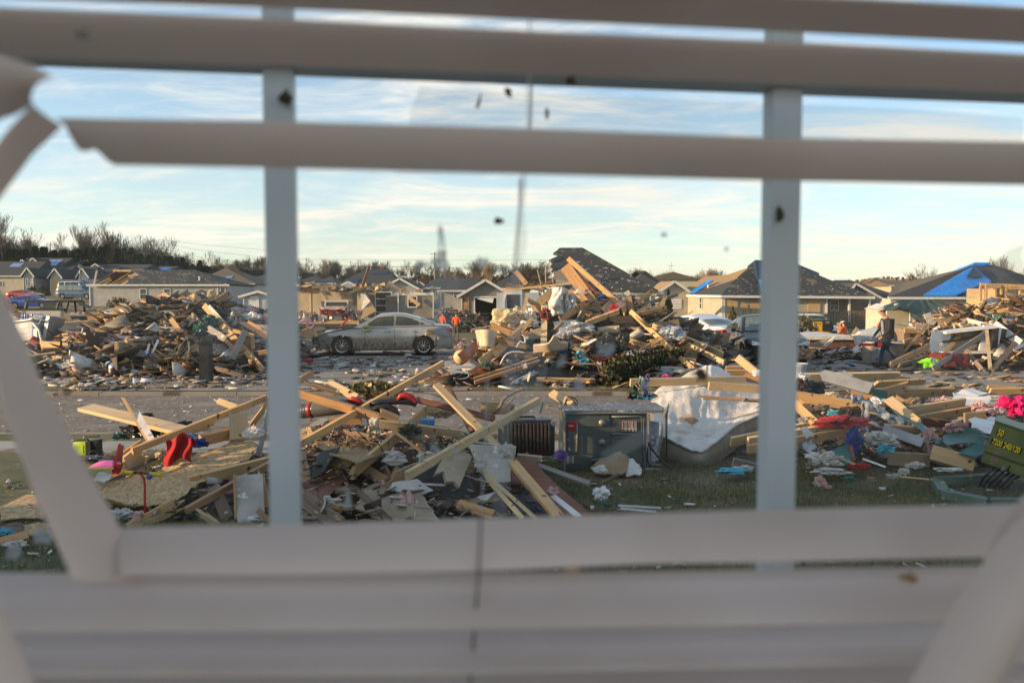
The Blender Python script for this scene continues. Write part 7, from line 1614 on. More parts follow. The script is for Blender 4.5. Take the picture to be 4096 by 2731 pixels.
plank(C,970,932,1165,1002,.02,'white_plastic','thin white pipe at the foot of the heap',Y=8.9,Y2=8.7,th=.02)
sheet(C,[(1000,345),(1060,330),(1180,350),(1165,440),(1080,430)],'teal','translucent green mesh scrap standing on the heap',Ys=[10.8]*5,th=.006)
sheet(C,[(1650,740),(1750,690),(1910,672),(2060,740),(2010,800),(1700,815)],'teal','dark green glassy sheet left of the transformer',Ys=[9.3,9.6,9.8,9.4,9.1,9.0],th=.006)
sheet(C,[(1780,890),(1900,800),(2010,770),(2010,900),(1940,930)],'teal','second green sheet folded down toward the grass',Ys=[8.9,9.1,9.1,8.8,8.75],th=.006)
sheet(C,[(1200,470),(1400,570),(1640,770),(1700,850),(1600,800),(1250,540)],'teal','long narrow green strip crossing the heap',Ys=[10.2,9.9,9.3,9.1,9.2,9.9],th=.005)
sheet(C,[(660,870),(840,810),(870,960),(840,985),(730,960)],'teal','dark blue-green board beside the blue cloth',Ys=[9.0,9.1,8.9,8.85,8.85])
sheet(C,[(450,810),(530,770),(580,835),(510,885)],'foil','corrugated metal mat at the left of the heap',Ys=[9.2,9.3,9.1,9.05],th=.01)
sheet(C,[(1740,370),(1830,345),(1950,350),(2060,385),(2040,470),(1850,480),(1720,430)],'white_plastic','white plastic sheet behind the wire shelf',Ys=[11.3,11.5,11.5,11.3,10.8,10.7,10.9],amp=.05)
sheet(C,[(1870,600),(1960,590),(2115,588),(2080,690),(2060,720),(1900,665)],'white_plastic','white towel hanging left of the transformer',Ys=[9.5,9.6,9.5,9.2,9.1,9.2],amp=.03)
sheet(C,[(415,655),(490,650),(550,740),(490,758)],'paper','white paper strip lying over the double board',Ys=[9.15,9.2,9.0,8.95],th=.004)
sheet(C,[(905,460),(970,380),(990,455),(960,470)],'bright_blue','blue patterned scrap behind the silver foil',Ys=[10.4]*4,th=.006)
sheet(C,[(660,560),(680,528),(770,525),(790,560),(720,572)],'cyan_cloth','light blue plastic scrap above the red bag',Ys=[9.9]*5,th=.02)
e=[(870,420),(930,415),(1010,470),(1100,520),(1200,580),(1350,645)]
ribbon(C,e,.11,'foil','long silver foil strip winding over the heap',Y=9.75,wave=.04);ribbon(C,[(1000,440),(990,560),(980,640),(985,740),(1030,830)],.09,'foil','second silver foil strip hanging down',Y=9.5,wave=.04)
for a in((780,615,330,95,'red_plastic','shiny red bag lying on the double board','bag',9.45,70),(890,800,110,200,'blue_cloth','royal blue cloth hanging in the middle of the heap','cloth',9.15,71),(2260,480,210,170,'hot_pink','hot pink padded jacket behind the transformer','jacket',10.2,72),(2090,540,220,80,'insulation','pink insulation above the white towel','insulation',9.9,73),
          (1540,780,100,170,'insulation','pink insulation hanging in the middle','insulation',9.35,74),(1620,440,180,60,'insulation','pink insulation at the back of the heap','insulation',11.0,75),(1960,490,120,90,'insulation','pink insulation under the wire shelf','insulation',10.3,76),(595,1130,90,90,'insulation','pink tuft lying on the lawn','insulation',8.1,77),(668,1175,50,26,'insulation','small pink tuft beside the larger one on the lawn','insulation',7.95,78),
          (950,1000,170,50,'red_cloth','red rag at the foot of the heap','rag',8.85,79),(640,940,260,110,'paper','pile of stained white papers at the front left','paper',8.95,80),(700,1040,240,50,'paper','torn white sheet in the grass below the papers','paper',8.7,81),(1120,760,220,120,'paper','bent white plate and papers in the middle','paper',9.3,82),(1170,850,130,60,'cyan_cloth','pale blue and yellow picture paper','paper',9.15,83),
          (430,240,140,70,'white_plastic','white plastic bag by the right window bar','bag',11.7,84),(560,330,150,110,'black_bag','black bag near the back left of the heap','bag',11.2,85),(440,320,140,120,'dark_wood','dark muddy clump by the right window bar','mud',11.1,86),(690,400,110,60,'yellow_insulation','cream paper ball on the long board','paper',10.7,87),(1090,445,110,60,'white_plastic','white cup and paper beside the foil','paper',10.3,88),
          (1230,1080,90,40,'paper','two white scraps on the lawn','paper',8.3,89),(1140,1185,45,22,'white_plastic','tiny white cup on the lawn','litter',7.85,90),(860,1110,100,40,'teal','pale green wrapper on the lawn','litter',8.2,91),(1420,990,130,50,'paper','white fluffy scrap on the lawn below the brown board','paper',8.6,92),(1040,1110,70,36,'cardboard','brown scrap on the lawn','litter',8.15,93),(1320,1045,80,50,'paper','white crumpled tissue on the lawn','paper',8.4,94),
          (1980,925,60,40,'purple','lilac cloth scrap left of the transformer','cloth',8.9,95),(1400,450,120,90,'cardboard','crumpled brown paper behind the boards','paper',10.4,96),(620,500,130,60,'old_wood','dirty wood and leaf clump above the red bag','leaves',10.0,97),(850,540,170,90,'dark_wood','dark leafy clump beside the red bag','leaves',9.9,98),(1760,660,150,90,'insulation','pinkish brown wadding left of the white towel','insulation',9.6,99),(1700,1025,200,25,'paper','flat white scrap on the grass near the green collar','paper',8.5,100),(470,610,100,80,'metal_grey','tangled grey scrap beside the double board','scrap',9.8,101)):
 x,y,w_,h_,m_,lb,ct,Y,sd_=a;crumple(C,x,y,w_,h_,m_,lb,ct.replace(' ','_')+('_scrap' if ct in('paper','litter','mud','leaves')else ''),ct,Y=Y,seed=sd_,fold=.22,depth=.55)
text('RECREATION',.05,'cyan_cloth',None,Matrix.Translation(at(C,915,790,8.93))@Matrix.Rotation(R(90),4,'X')@Matrix.Rotation(R(-65),4,'Z'))if False else None
# wire shelf
e=empty('wire_shelf',at(C,1950,440,10.5),label='white wire shelf lying on the heap beside the pink jacket',cat='shelf')
wm_=MB()
def ws(a,b):x=1690+470*a+60*b;y=405-15*a+115*b;return at(C,x,y,10.9-.5*b)-e.location
for k in range(5):wm_.tube([ws(0,k/4),ws(1,k/4)],.004,4)
build(wm_,'rail','white_plastic',e)
me=None
for i in range(34):
 a=i/33;build(MB().tube([ws(a,0),ws(a,1)],.0022,3),'wire','white_plastic',e)
# transformer box
Y=8.25;e=empty('transformer',at(C,2215,835,Y),label='green electrical transformer box tilted out of the ground, marked with yellow numbers',cat='transformer')
base=at(C,2180,830,Y);s=Y/F/2.146
rx=Matrix.Rotation(R(17),3,'Y')  # tips the right side down
yz=Matrix.Rotation(R(-34),3,'Z')
def TB(x,y,z):return tuple(yz@(rx@Vector((x,y,z))))
e.scale=(.9,)*3;Wb,Hb,Db=560*s,320*s,.52
def tbox(x0,x1,y0,y1,z0,z1,nm,m_,bev=.012):
 b=bmesh.new();bmesh.ops.create_cube(b,size=1)
 for v in b.verts:v.co=Vector(((x0+x1)/2+v.co.x*(x1-x0),(y0+y1)/2+v.co.y*(y1-y0),(z0+z1)/2+v.co.z*(z1-z0)))
 bmesh.ops.bevel(b,geom=list(b.edges),offset=bev,segments=2,affect='EDGES')
 for v in b.verts:v.co=Vector(TB(*v.co))
 me=bpy.data.meshes.new(nm);b.to_mesh(me);b.free();me.materials.append(M(m_));return link(nm,me,e)
xl=-125*s;e.location=at(C,2052,745,Y)-Vector(TB(xl,0,0))*.9
tbox(xl,xl+Wb,0,Db,-150*s,160*s,'upper_cabinet','transformer_green',.016)
tbox(xl-.012,xl+Wb+.01,-.012,Db+.01,150*s,172*s,'lid','transformer_green')
tbox(xl+.008,xl+Wb,.02,Db,-262*s,-156*s,'lower_cabinet','transformer_green')
tbox(xl+240*s,xl+250*s,.012,.03,-262*s,-190*s,'door_gap','black_plastic',.001)
tbox(xl+190*s,xl+222*s,-.03,.02,-262*s,-215*s,'lock','metal_grey',.006)
def tt(txt,x,z,size,m_='sticker_yellow',back=None,sx=.62):
 M3=(yz@rx).to_4x4();p=Vector(TB(x,-.0045,z));mw=Matrix.Translation(p)@M3@Matrix.Rotation(R(90),4,'X')@Matrix.Diagonal((sx,1,1,1));o=text(txt,size,m_,e,mw,ext=.0012)
 if back:
  b0=MB().box((0,0,0),(back[0],.0015,back[1]));o2=build(b0,'number_backing','black_plastic',e);o2.matrix_local=Matrix.Translation(Vector(TB(x,-.0012,z)))@M3
# yellow digits on their own dark plates
tt('50',xl+76*s,72*s,86*s,back=(66*s,66*s));tt('7200 240/120',xl+156*s,-28*s,80*s,back=(262*s,62*s),sx=.53)
tt('E',xl+330*s,168*s,30*s,'black_plastic');tbox(xl+300*s,xl+360*s,.1,.16,172*s,176*s,'top_label','paper',.001)
tbox(xl+330*s,xl+400*s,-.014,-.011,-80*s,20*s,'warning_label','paper',.0005)
for i in range(6):P_=[Vector(TB(xl+(150+i*45)*s,.12+.02*i,-250*s)),Vector(TB(xl+(110+i*40)*s,.05,-330*s)),Vector(TB(xl+(80+i*42)*s,.10,-420*s)),Vector((xl+(60+i*46)*s,.3,-480*s))];build(MB().tube(P_,.014,8),'cable','black_bag',e,smooth=True)
# collar in the ground
o_=empty('ground_collar',at(C,1960,1180,7.9),label='pale green open collar lying in the grass under the transformer',cat='base');o_.location.z=0
P1,P2,P3,P4,P5=[at(C,*p)-o_.location for p in((1670,1150,7.95),(2050,1270,7.6),(2600,1250,7.6),(1600,1095,8.5),(2250,1075,8.8))]
for a,b_ in((P1,P2),(P2,P3),(P4,P5),(P4,P1)):
 a=Vector((a.x,a.y,.03));b_=Vector((b_.x,b_.y,.03));build(MB().beam(a,b_,.12,.11),'side','collar_green',o_)
build(MB().box((.25,.35,-.02),(1.1,.6,.05)),'earth','dark_wood',o_)

# ================================================================ CENTRAL PILE (crop 3)
C=3
for a in(
 (985,245,1275,640,.30,'pine_orange','widest brown beam leaning up left over the central pile',21.6,21.2,8,0,.07),(1010,178,1455,570,.13,'pine','long pale beam beside the widest beam, its top touching the torn roof',21.4,21.0,15,0,.07),(1545,630,1905,970,.12,'pine','long board slanting down right from the middle of the central pile',20.6,19.4,15,0,.05),
 (1735,748,2335,1000,.14,'pine_pale','longest board sloping down to the right end of the central pile',20.6,19.6,28,0,.06),(1980,890,2345,1068,.13,'pine_pale','pale board under the longest sloping one',20.0,19.0,28,0,.05),(806,585,800,1005,.16,'pine_pale','pale upright post in the left half of the central pile',20.6,19.6,0,0,.05),
 (612,722,662,478,.10,'pine_pale','pale post leaning right above the wrapped bundles',20.8,21.0,0,0,.05),(1165,735,1445,632,.14,'pine','sunlit board lying below the red cloth',20.4,20.6,28,0,.06),(1470,655,1530,502,.15,'pine','stubby board standing right of the red cloth',20.8,21.2,5,2,.05),
 (1600,560,1745,448,.11,'pine_orange','orange board poking up right before the small window',21.2,21.5,10,0,.05),(1560,665,1715,575,.09,'pine','short sunlit board below the orange one',20.9,21.2,10,0,.05),(1640,648,1872,598,.10,'pine_orange','brown board pointing right over the heap',20.6,20.8,20,0,.04),
 (1620,585,1945,488,.10,'grey_wood','frayed grey board reaching toward the boarded house',21.3,21.6,15,1,.04),(1790,605,1842,505,.10,'pine','short upright board under the frayed grey one',21.2,21.4,0,0,.04),(440,452,1045,390,.06,'pine','long thin lath crossing the foot of the torn roof',23.4,23.0,0,0,.04),
 (562,292,655,402,.15,'pine_orange','dark orange board sticking up left of the torn roof',25,24.6,0,0,.05),(178,796,350,762,.06,'pine','thin board pointing left near the orange-shirted worker',20.4,20.6,20,1,.04),(352,758,565,832,.17,'pine_orange','short broad board on the left shoulder of the pile',20.2,20.0,20,0,.05),
 (312,858,655,935,.12,'pine_orange','green-tipped board lying across the left side',19.6,19.5,20,0,.05),(255,1065,445,915,.14,'pine','broad board leaning at the left foot of the pile',19.2,19.6,10,0,.05),(375,1010,640,752,.18,'pine','broad slanting board on the left side',19.4,20.2,10,0,.05),
 (205,1215,760,1035,.11,'pine','long board at the lower left foot',18.4,19.0,30,0,.05),(210,1240,770,1060,.08,'pine_orange','second long board just below it at the lower left foot',18.2,18.8,30,0,.05),(550,995,775,1022,.13,'pine_orange','short orange board left of the upright post',19.3,19.3,20,0,.05),
 (790,1012,1145,920,.14,'pine','board with sunlit left end right of the upright post',19.2,19.8,25,0,.06),(880,1112,1265,1108,.04,'pine','thin sunlit lath low in the pile',18.9,18.9,0,1,.03),(1150,842,1380,786,.06,'pine','short sunlit lath in the middle',19.8,20.0,20,0,.04),
 (1465,855,1690,932,.13,'pine','curving board above the dark red roll',19.8,19.6,15,0,.05),(1600,985,1730,920,.15,'pine_orange','thick timber with a bright splintered end',19.3,19.4,10,0,.1),(740,1212,1260,1222,.09,'pine','board lying on the pavement edge below the pile',18.3,18.3,30,0,.05),
 (1965,1025,2085,1130,.11,'pine','board leaning down to the grass right of the fallen conifer',19.0,18.6,0,0,.04),(540,1242,752,1142,.10,'white_plastic','white louvred shutter strip at the pile foot',18.4,18.7,0,0,.03),(880,455,760,560,.2,'pine','short board left of the crumpled white tub',21.2,21.0,10,0,.05),
 (1060,480,1330,560,.18,'pine','board behind the widest beam',21.9,21.6,20,0,.05),(1010,440,1110,570,.12,'pine_orange','green-tipped short board right of the white tub',21.2,21.0,0,0,.05),(940,700,1160,565,.18,'pine_orange','shaded brown board under the widest beam',20.7,21.0,15,0,.05),
 (1040,600,1200,660,.13,'pine_orange','brown board below the foot of the widest beam',20.9,20.8,15,0,.05),(1300,620,1390,535,.12,'pine','sunlit stub between the two long beams',21.1,21.3,0,0,.05),(700,690,560,870,.1,'pine','pale board behind the wrapped bundles',20.2,19.8,10,0,.04),
 (520,865,640,760,.12,'pine_pale','sunlit board end on the left side',19.7,20.1,10,0,.05),(1030,930,1200,1000,.10,'old_wood','old board in the lower middle',19.3,19.1,10,0,.04),(1150,1010,1330,1030,.10,'pine_orange','orange board above the teal ribbon',19.1,19.1,20,0,.04),
 (1950,930,2120,960,.09,'pine','short board by the broken white car',19.9,19.8,20,0,.04),(2050,1060,2200,1110,.05,'white_plastic','thin white trim by the grass at the right end',18.8,18.7,0,0,.02),(1990,1040,2100,1050,.08,'pine','short board at the right foot',18.9,18.9,20,0,.04),(1210,820,1218,960,.04,'old_wood','thin upright stick in the middle',19.7,19.5,0,0,.03),
 (1520,500,1560,660,.16,'pine_orange','dark upright board right of the stubby one',21.0,20.8,0,0,.05),(1500,465,1520,500,.2,'drywall','small grey block atop the upright boards',21.2,21.2,0,0,.06),(1100,1040,1020,1085,.06,'pine','bright splintered lath above the dark slab',18.9,18.9,0,1,.03),(1030,1078,1270,1080,.03,'pine_orange','thin orange lath on the dark slab',18.75,18.75,0,0,.02)):
 x1,y1,x2,y2,w_,m_,lb,Ya,Yb,rl,en,th=a;plank(C,x1,y1,x2,y2,w_,m_,lb,Y=Ya,Y2=Yb,roll=rl,ends=(en,0)if en else(0,0),th=th)
p=at(C,1745,905,19.35);mbp=MB();r_=random.Random(4)
for i in range(26):a=Vector((r_.uniform(-.1,.0),r_.uniform(-.08,.08),r_.uniform(-.09,.09)));mbp.beam(a,a*1.2+Vector((r_.uniform(.12,.36),r_.uniform(-.05,.05),r_.uniform(.0,.2))),.02,.014)
build(mbp,'splintered_wood','pine',loc=p,label='bright splinters at the broken end of the thick timber',cat='wood')
for a in(
 ([(1768,722),(1955,700),(1962,790),(1780,772)],'old_wood','brown cabinet door leaning on the white wrecked car',[20.6]*4),([(60,1000),(228,880),(242,960),(118,1062)],'reddish_wood','red-brown panel left of the cream seat',[19.6]*4),([(165,1150),(230,1095),(330,1110),(350,1150),(230,1200)],'reddish_wood','red-brown board at the lower left tip',[18.6]*5),
 ([(748,1110),(1240,1090),(1282,1130),(1270,1195),(760,1195)],'black_paint','black tabletop slab at the foot of the central pile',[18.6,18.9,18.8,18.5,18.4]),([(1770,1100),(2000,1110),(2010,1160),(1760,1130)],'siding_blue','piece of pale siding lying at the right foot',[18.7]*4),([(1330,680),(1560,665),(1570,730),(1420,735)],'dark_wood','dark shaded panel below the red cloth',[20.5]*4),
 ([(620,820),(780,765),(785,850),(660,870)],'tan_panel','brown carton side left of the upright post',[20.0]*4),([(0,1090),(250,1100),(230,1125),(0,1130)],'siding_blue','white siding strips on the driveway left of the pile',[18.9]*4),([(0,1125),(180,1140),(160,1165),(0,1160)],'siding_blue','lower white siding strip on the driveway',[18.4]*4),
 ([(880,720),(1070,705),(1090,790),(900,800)],'drywall_white','grey peeling plasterboard under the crumpled tub',[20.4]*4),([(1260,770),(1450,750),(1430,830),(1290,840)],'drywall','grey crumbling wallboard in the middle',[20.1]*4),([(610,1080),(650,1070),(665,1115),(628,1125)],'paper','small white switch plate low in the pile',[18.5]*4),([(640,840),(672,842),(670,868),(638,862)],'paper','small cream tag beside the white cables',[19.6]*4)):
 sheet(C,a[0],a[1],a[2],Ys=a[3],n=2,amp=.02,th=.02)
e=empty('crushed_tub',at(C,960,560,21.0),label='crumpled white metal tub on top of the central pile',cat='tub')
build(MB().grid(lambda a,b:at(C,860+130*a+18*math.sin(b*6+1),445+235*b-25*math.sin(a*3.1),21.0-.35*math.sin(a*3.14)+.22*noise.noise(Vector((a*4,b*4,1))))-e.location,18,24,thick=.02),'side','metal_white',e,smooth=True)
build(MB().grid(lambda a,b:at(C,985+85*a+8*math.sin(b*5),475+20*a+215*b*(1-.45*a),20.9+.25*noise.noise(Vector((a*4,b*4,9))))-e.location,14,20,thick=.02),'side','metal_white',e,smooth=True)
build(MB().box(at(C,948,515,20.6)-e.location,(.12,.02,.1)),'bracket','chrome',e)
# cream seat shells
e=empty('seat_shell',at(C,310,870,19.9),label='cream rounded seat shell at the left end of the central pile',cat='seat')
build(MB().grid(lambda a,b:at(C,228+165*a*(1-.15*b)+30*b*(1-a),790+15*a+145*b-12*math.sin(a*3.1),19.7-.25*math.sin(a*2.8))-e.location,14,10,thick=.05),'shell','cream_vinyl',e,smooth=True)
e=empty('seat_shell',at(C,870,900,19.6),label='cream moulded basin right of the upright post',cat='basin')
build(MB().grid(lambda a,b:at(C,720+280*a,890+70*b-70*math.exp(-((a-.62)/.12)**2)*(1-b)+20*(1-a),19.4-.3*math.sin(a*3)+.2*b)-e.location,20,8,thick=.04),'shell','cream_vinyl',e,smooth=True)
for a in((1420,610,90,60,'red_cloth','bright red cloth near the top of the central pile','cloth',20.9),(1410,1060,240,90,'dark_red','rolled dark red blanket at the front of the central pile','blanket',18.9),(1330,930,140,150,'black_bag','black bag in the middle of the central pile','bag',19.3),(1470,915,130,140,'black_bag','second black bag right of the first','bag',19.4),(820,660,70,110,'dark_red','dark red cloth tied to the upright post','cloth',20.3),
          (480,700,210,150,'yellow_insulation','plastic-wrapped cream bundle on the left shoulder','bundle',20.7,.07),(600,650,150,110,'yellow_insulation','second wrapped bundle behind the leaning post','bundle',21.2,.07),(690,680,80,130,'drywall_white','white plaster slab by the leaning post','plaster',20.8),(1100,770,200,90,'foil','grey crumpled plastic film in the middle','plastic',19.9),(1000,830,160,60,'foil','grey cloth and film left of centre','plastic',19.8),(1900,830,200,120,'foil','clear plastic sheeting below the brown door','plastic',20.0),(300,1100,90,50,'teal','pale green crumpled scrap at the lower left','scrap',18.8),(1620,1010,200,80,'foil','clear torn plastic above the fallen conifer','plastic',19.1),(1300,1080,60,70,'white_plastic','white pillow corner beside the dark red blanket','pillow',18.85),(1590,1035,60,60,'cyan_cloth','pale cyan scrap right of the dark red blanket','scrap',18.8),(690,735,120,60,'white_plastic','white plastic sheet under the leaning post','plastic',20.4),(960,1255,120,60,'paper','stained paper heap on the pavement edge','paper',18.1),(930,1240,70,40,'rusty_leaf','brown leaf clump on the pavement edge','leaves',18.0),(1850,1185,70,30,'pink','small pink scrap at the right foot','scrap',18.3),(90,925,40,40,'insulation','pink scrap by the orange ball','scrap',20.5),(40,1028,70,26,'insulation','orange-pink rag beside the orange ball','rag',20.0)):
 x,y,w_,h_,m_,lb,ct,Y=a[:8];crumple(C,x,y,w_,h_,m_,lb,ct+('_scrap' if ct in('paper','scrap')else ''),ct,Y=Y,seed=len(lb),fold=a[8]if len(a)>8 else .1 if m_=='foil' else .18,depth=.7)
ribbon(C,[(1080,985),(1115,1010),(1150,1060),(1160,1125)],.22,'cyan_cloth','shiny teal ribbon hanging in front of the central pile',Y=18.8,wave=.09)
build(MB().lathe((0,0,0),(0,0,1),[(.19*math.cos(R(a)),.19*math.sin(R(a)))for a in range(-90,91,15)],20),'ball','yellow_insulation',loc=at(C,95,1022,19.9),smooth=True,label='orange-tan ball lying at the left foot of the central pile',cat='ball')
wire(C,[(570,940),(600,890),(640,900),(640,850),(615,830)],.02,'white_plastic','white cable looping at the left side of the central pile',Y=19.4);wire(C,[(430,1085),(480,1000),(560,975),(640,985)],.02,'white_plastic','second white cable below the first',Y=19.2)
wire(C,[(1040,980),(1180,1030),(1250,1080),(1290,1160)],.018,'old_wood','thin branch hanging right of the teal ribbon',Y=18.7,name='branch',cat='branch');wire(C,[(120,1160),(60,1200),(20,1235),(-30,1225)],.02,'black_plastic','grey cables tangled at the left foot on the driveway',Y=18.3);wire(C,[(150,1130),(160,1190),(90,1210),(30,1200)],.02,'metal_grey','second cable tangled at the left foot',Y=18.4)
# fallen conifer
e=empty('fallen_conifer',at(C,1300,1230,18.5),label='uprooted dark conifer lying across the front right of the central pile',cat='tree');g=np.random.RandomState(3);n=9000;t=g.uniform(0,1,n)
A,B=at(C,1330,1190,18.4)-e.location,at(C,1960,985,19.2)-e.location;rad=(.55*(1-t)**.7+.1)*g.uniform(.2,1,n);an=g.uniform(0,6.28,n);clump=.75+.35*np.sin(t*40)*np.sin(an*3)
P_=np.array(A)[None]*(1-t)[:,None]+np.array(B)[None]*t[:,None]+np.stack([g.normal(0,.06,n),np.cos(an)*rad*clump,np.sin(an)*rad*clump*.75],1)
foliage('foliage',P_,.085,['cedar','evergreen','rusty_leaf'],g.choice(3,n,p=[.5,.38,.12]),e);build(MB().tube([A,B],[.07,.02],6),'trunk','bark',e)

# ================================================================ LEFT PILE (crop 1)
C=1
for a in(
 (1250,828,1425,930,.20,'pine_orange','orange board sticking up at the middle top of the left pile',25.4,25,8,2),(1690,895,1800,828,.17,'pine_orange','orange board end at the top right of the left pile',25,25.2,10,1),(1600,925,2062,1432,.17,'pine','longest board sliding down the right side of the left pile',24,21.4,12,0),(1640,930,1860,1180,.09,'drywall_white','frosted board beside the longest one',23.8,22.8,12,0),
 (1790,1405,1925,1120,.16,'grey_wood','grey weathered plank leaning at the right foot',21.4,22.2,5,1),(1340,1030,1412,1130,.14,'pine','short sunlit board in the middle of the left pile',23,22.8,8,0),(1625,1098,1770,1190,.18,'drywall','pale square-ended board right of the dark armchair',22.2,22,8,0),(1125,1385,1170,1228,.05,'white_plastic','left white window frame bar at the foot',21.4,21.8,0,0),
 (1155,1380,1240,1195,.06,'white_plastic','right white window frame bar at the foot',21.4,21.9,0,0),(1120,1365,1165,1380,.05,'white_plastic','short bottom bar joining the white frame bars',21.4,21.4,0,0),(1045,1275,1110,1190,.09,'metal_grey','grey board end above the white frame',22.2,22.5,0,0),(990,1275,1110,1370,.20,'cardboard','brown board piece left of the white frame',21.8,21.5,10,0),
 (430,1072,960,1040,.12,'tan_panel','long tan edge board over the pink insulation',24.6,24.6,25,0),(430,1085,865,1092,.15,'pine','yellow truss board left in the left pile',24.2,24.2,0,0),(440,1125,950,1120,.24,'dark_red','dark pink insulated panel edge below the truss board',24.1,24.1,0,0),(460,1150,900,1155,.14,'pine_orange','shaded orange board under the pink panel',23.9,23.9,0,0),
 (480,1165,690,1215,.15,'pine','pale board end by the small blue bicycle',22.8,22.6,15,0),(1030,1440,1222,1488,.12,'drywall_white','pale board lying at the very front of the left pile',20.9,20.8,20,0),(330,1345,585,1462,.26,'grey_wood','grey siding strip sliding to the front left',21.6,20.9,-10,0),(350,1360,600,1450,.1,'metal_grey','thin grey strip over the siding strip',21.4,20.9,-10,0),
 (230,1335,440,1308,.16,'tan_panel','tan board lying at the left foot',21.6,21.7,35,0),(12,862,152,1010,.17,'pine_orange','orange post leaning across the pickup bed at the far left',24,24,0,2),(1905,1060,2100,1180,.12,'dark_wood','dark metal-edged rail at the right end',22.6,22,0,0),(1940,1060,2100,1150,.16,'pine_orange','orange shaded board under the dark rail',23,22.6,0,0),
 (1820,1120,1990,1160,.10,'pine','pale board with green tip at the right',22.5,22.4,15,0),(1980,1170,1985,1270,.10,'pine_orange','upright orange stub at the right',22.2,22,0,0),(690,1230,1215,1075,.20,'dark_wood','dark curved panel strip sweeping up through the middle',22.8,23.6,12,0),(760,1225,1220,1110,.14,'reddish_wood','red-brown panel strip under the dark one',22.6,23.4,12,0),
 (820,1215,1200,1145,.12,'old_wood','weathered panel strip third in the sweep',22.4,23.2,12,0),(860,1240,1180,1180,.12,'grey_wood','grey panel strip lowest in the sweep',22.2,22.9,12,0),(720,1085,1000,1015,.14,'pine_orange','orange board at the left shoulder',25.4,25.6,20,0),(680,1010,930,990,.14,'pine_orange','row of orange lumber behind the left shoulder',27,27,20,0),(690,1030,960,1015,.12,'pine','second row of lumber behind the left shoulder',26.6,26.6,20,0),
 (1770,1200,1830,1260,.1,'pine_orange','orange stub by the longest board',22.0,21.9,0,0),(2015,1300,2100,1285,.12,'pine','sunlit board end at the right foot',21.6,21.6,20,0),(1440,890,1500,835,.08,'pine','short board poking up before the white window',25.2,25.4,0,0),(600,900,710,940,.14,'grey_wood','grey board leaning behind the pickup cab',36,36,0,0),(740,1480,640,1420,.15,'cardboard','brown board end under the OSB panel',21,21.2,10,0),(1205,1240,1380,1200,.1,'pine_orange','brown board above the green bin',22.2,22.4,10,0),(1500,1150,1600,1090,.1,'teal','teal board scrap in the right half',23,23.2,0,0)):
 x1,y1,x2,y2,w_,m_,lb,Ya,Yb,rl,en=a;plank(C,x1,y1,x2,y2,w_,m_,lb,Y=Ya,Y2=Yb,roll=rl,ends=(en,0),th=.05)
for a in(
 ([(680,1380),(760,1290),(860,1285),(1015,1310),(890,1425),(720,1420)],'tan_panel','brown OSB panel lying at the front of the left pile',[21.3,22,22,21.8,21.1,21.1]),([(1320,1000),(1345,960),(1420,950),(1465,985),(1400,1000)],'pine_orange','curved orange cabinet panel near the top of the left pile',[24.2]*5),([(830,990),(870,968),(892,1000),(860,1035),(840,1030)],'white_plastic','white plastic panel with a hole at the left shoulder',[25]*5),
 ([(920,940),(965,932),(950,975),(918,970)],'white_plastic','small white open box near the top',[26]*4),([(520,1350),(600,1345),(655,1390),(600,1420),(510,1400)],'drywall_white','torn white plasterboard at the front left',[21.2]*5),([(930,1480),(1050,1400),(1130,1385),(1080,1440),(960,1480)],'cardboard','brown flattened carton at the front',[20.9,21.2,21.3,21,20.8]),
 ([(400,1060),(600,1030),(640,1050),(430,1075)],'grey_wood','grey board lid left',[24.8]*4),([(530,1170),(645,1130),(640,1160),(600,1190)],'white_plastic','white seat shell near the small blue bicycle',[22.8]*4),([(640,1190),(780,1175),(770,1200),(650,1205)],'green_plastic','green plastic strip in the left half',[22.6]*4),([(430,1050),(480,1010),(550,1012),(570,1045)],'old_wood','rotten round wood end by the white sacks',[24.6]*4),([(1870,1060),(2110,1080),(2110,1160),(1990,1120)],'siding_blue','pale blue siding panel at the right end',[23.2]*4)):
 sheet(C,a[0],a[1],a[2],Ys=a[3],n=2,amp=.03,th=.03)
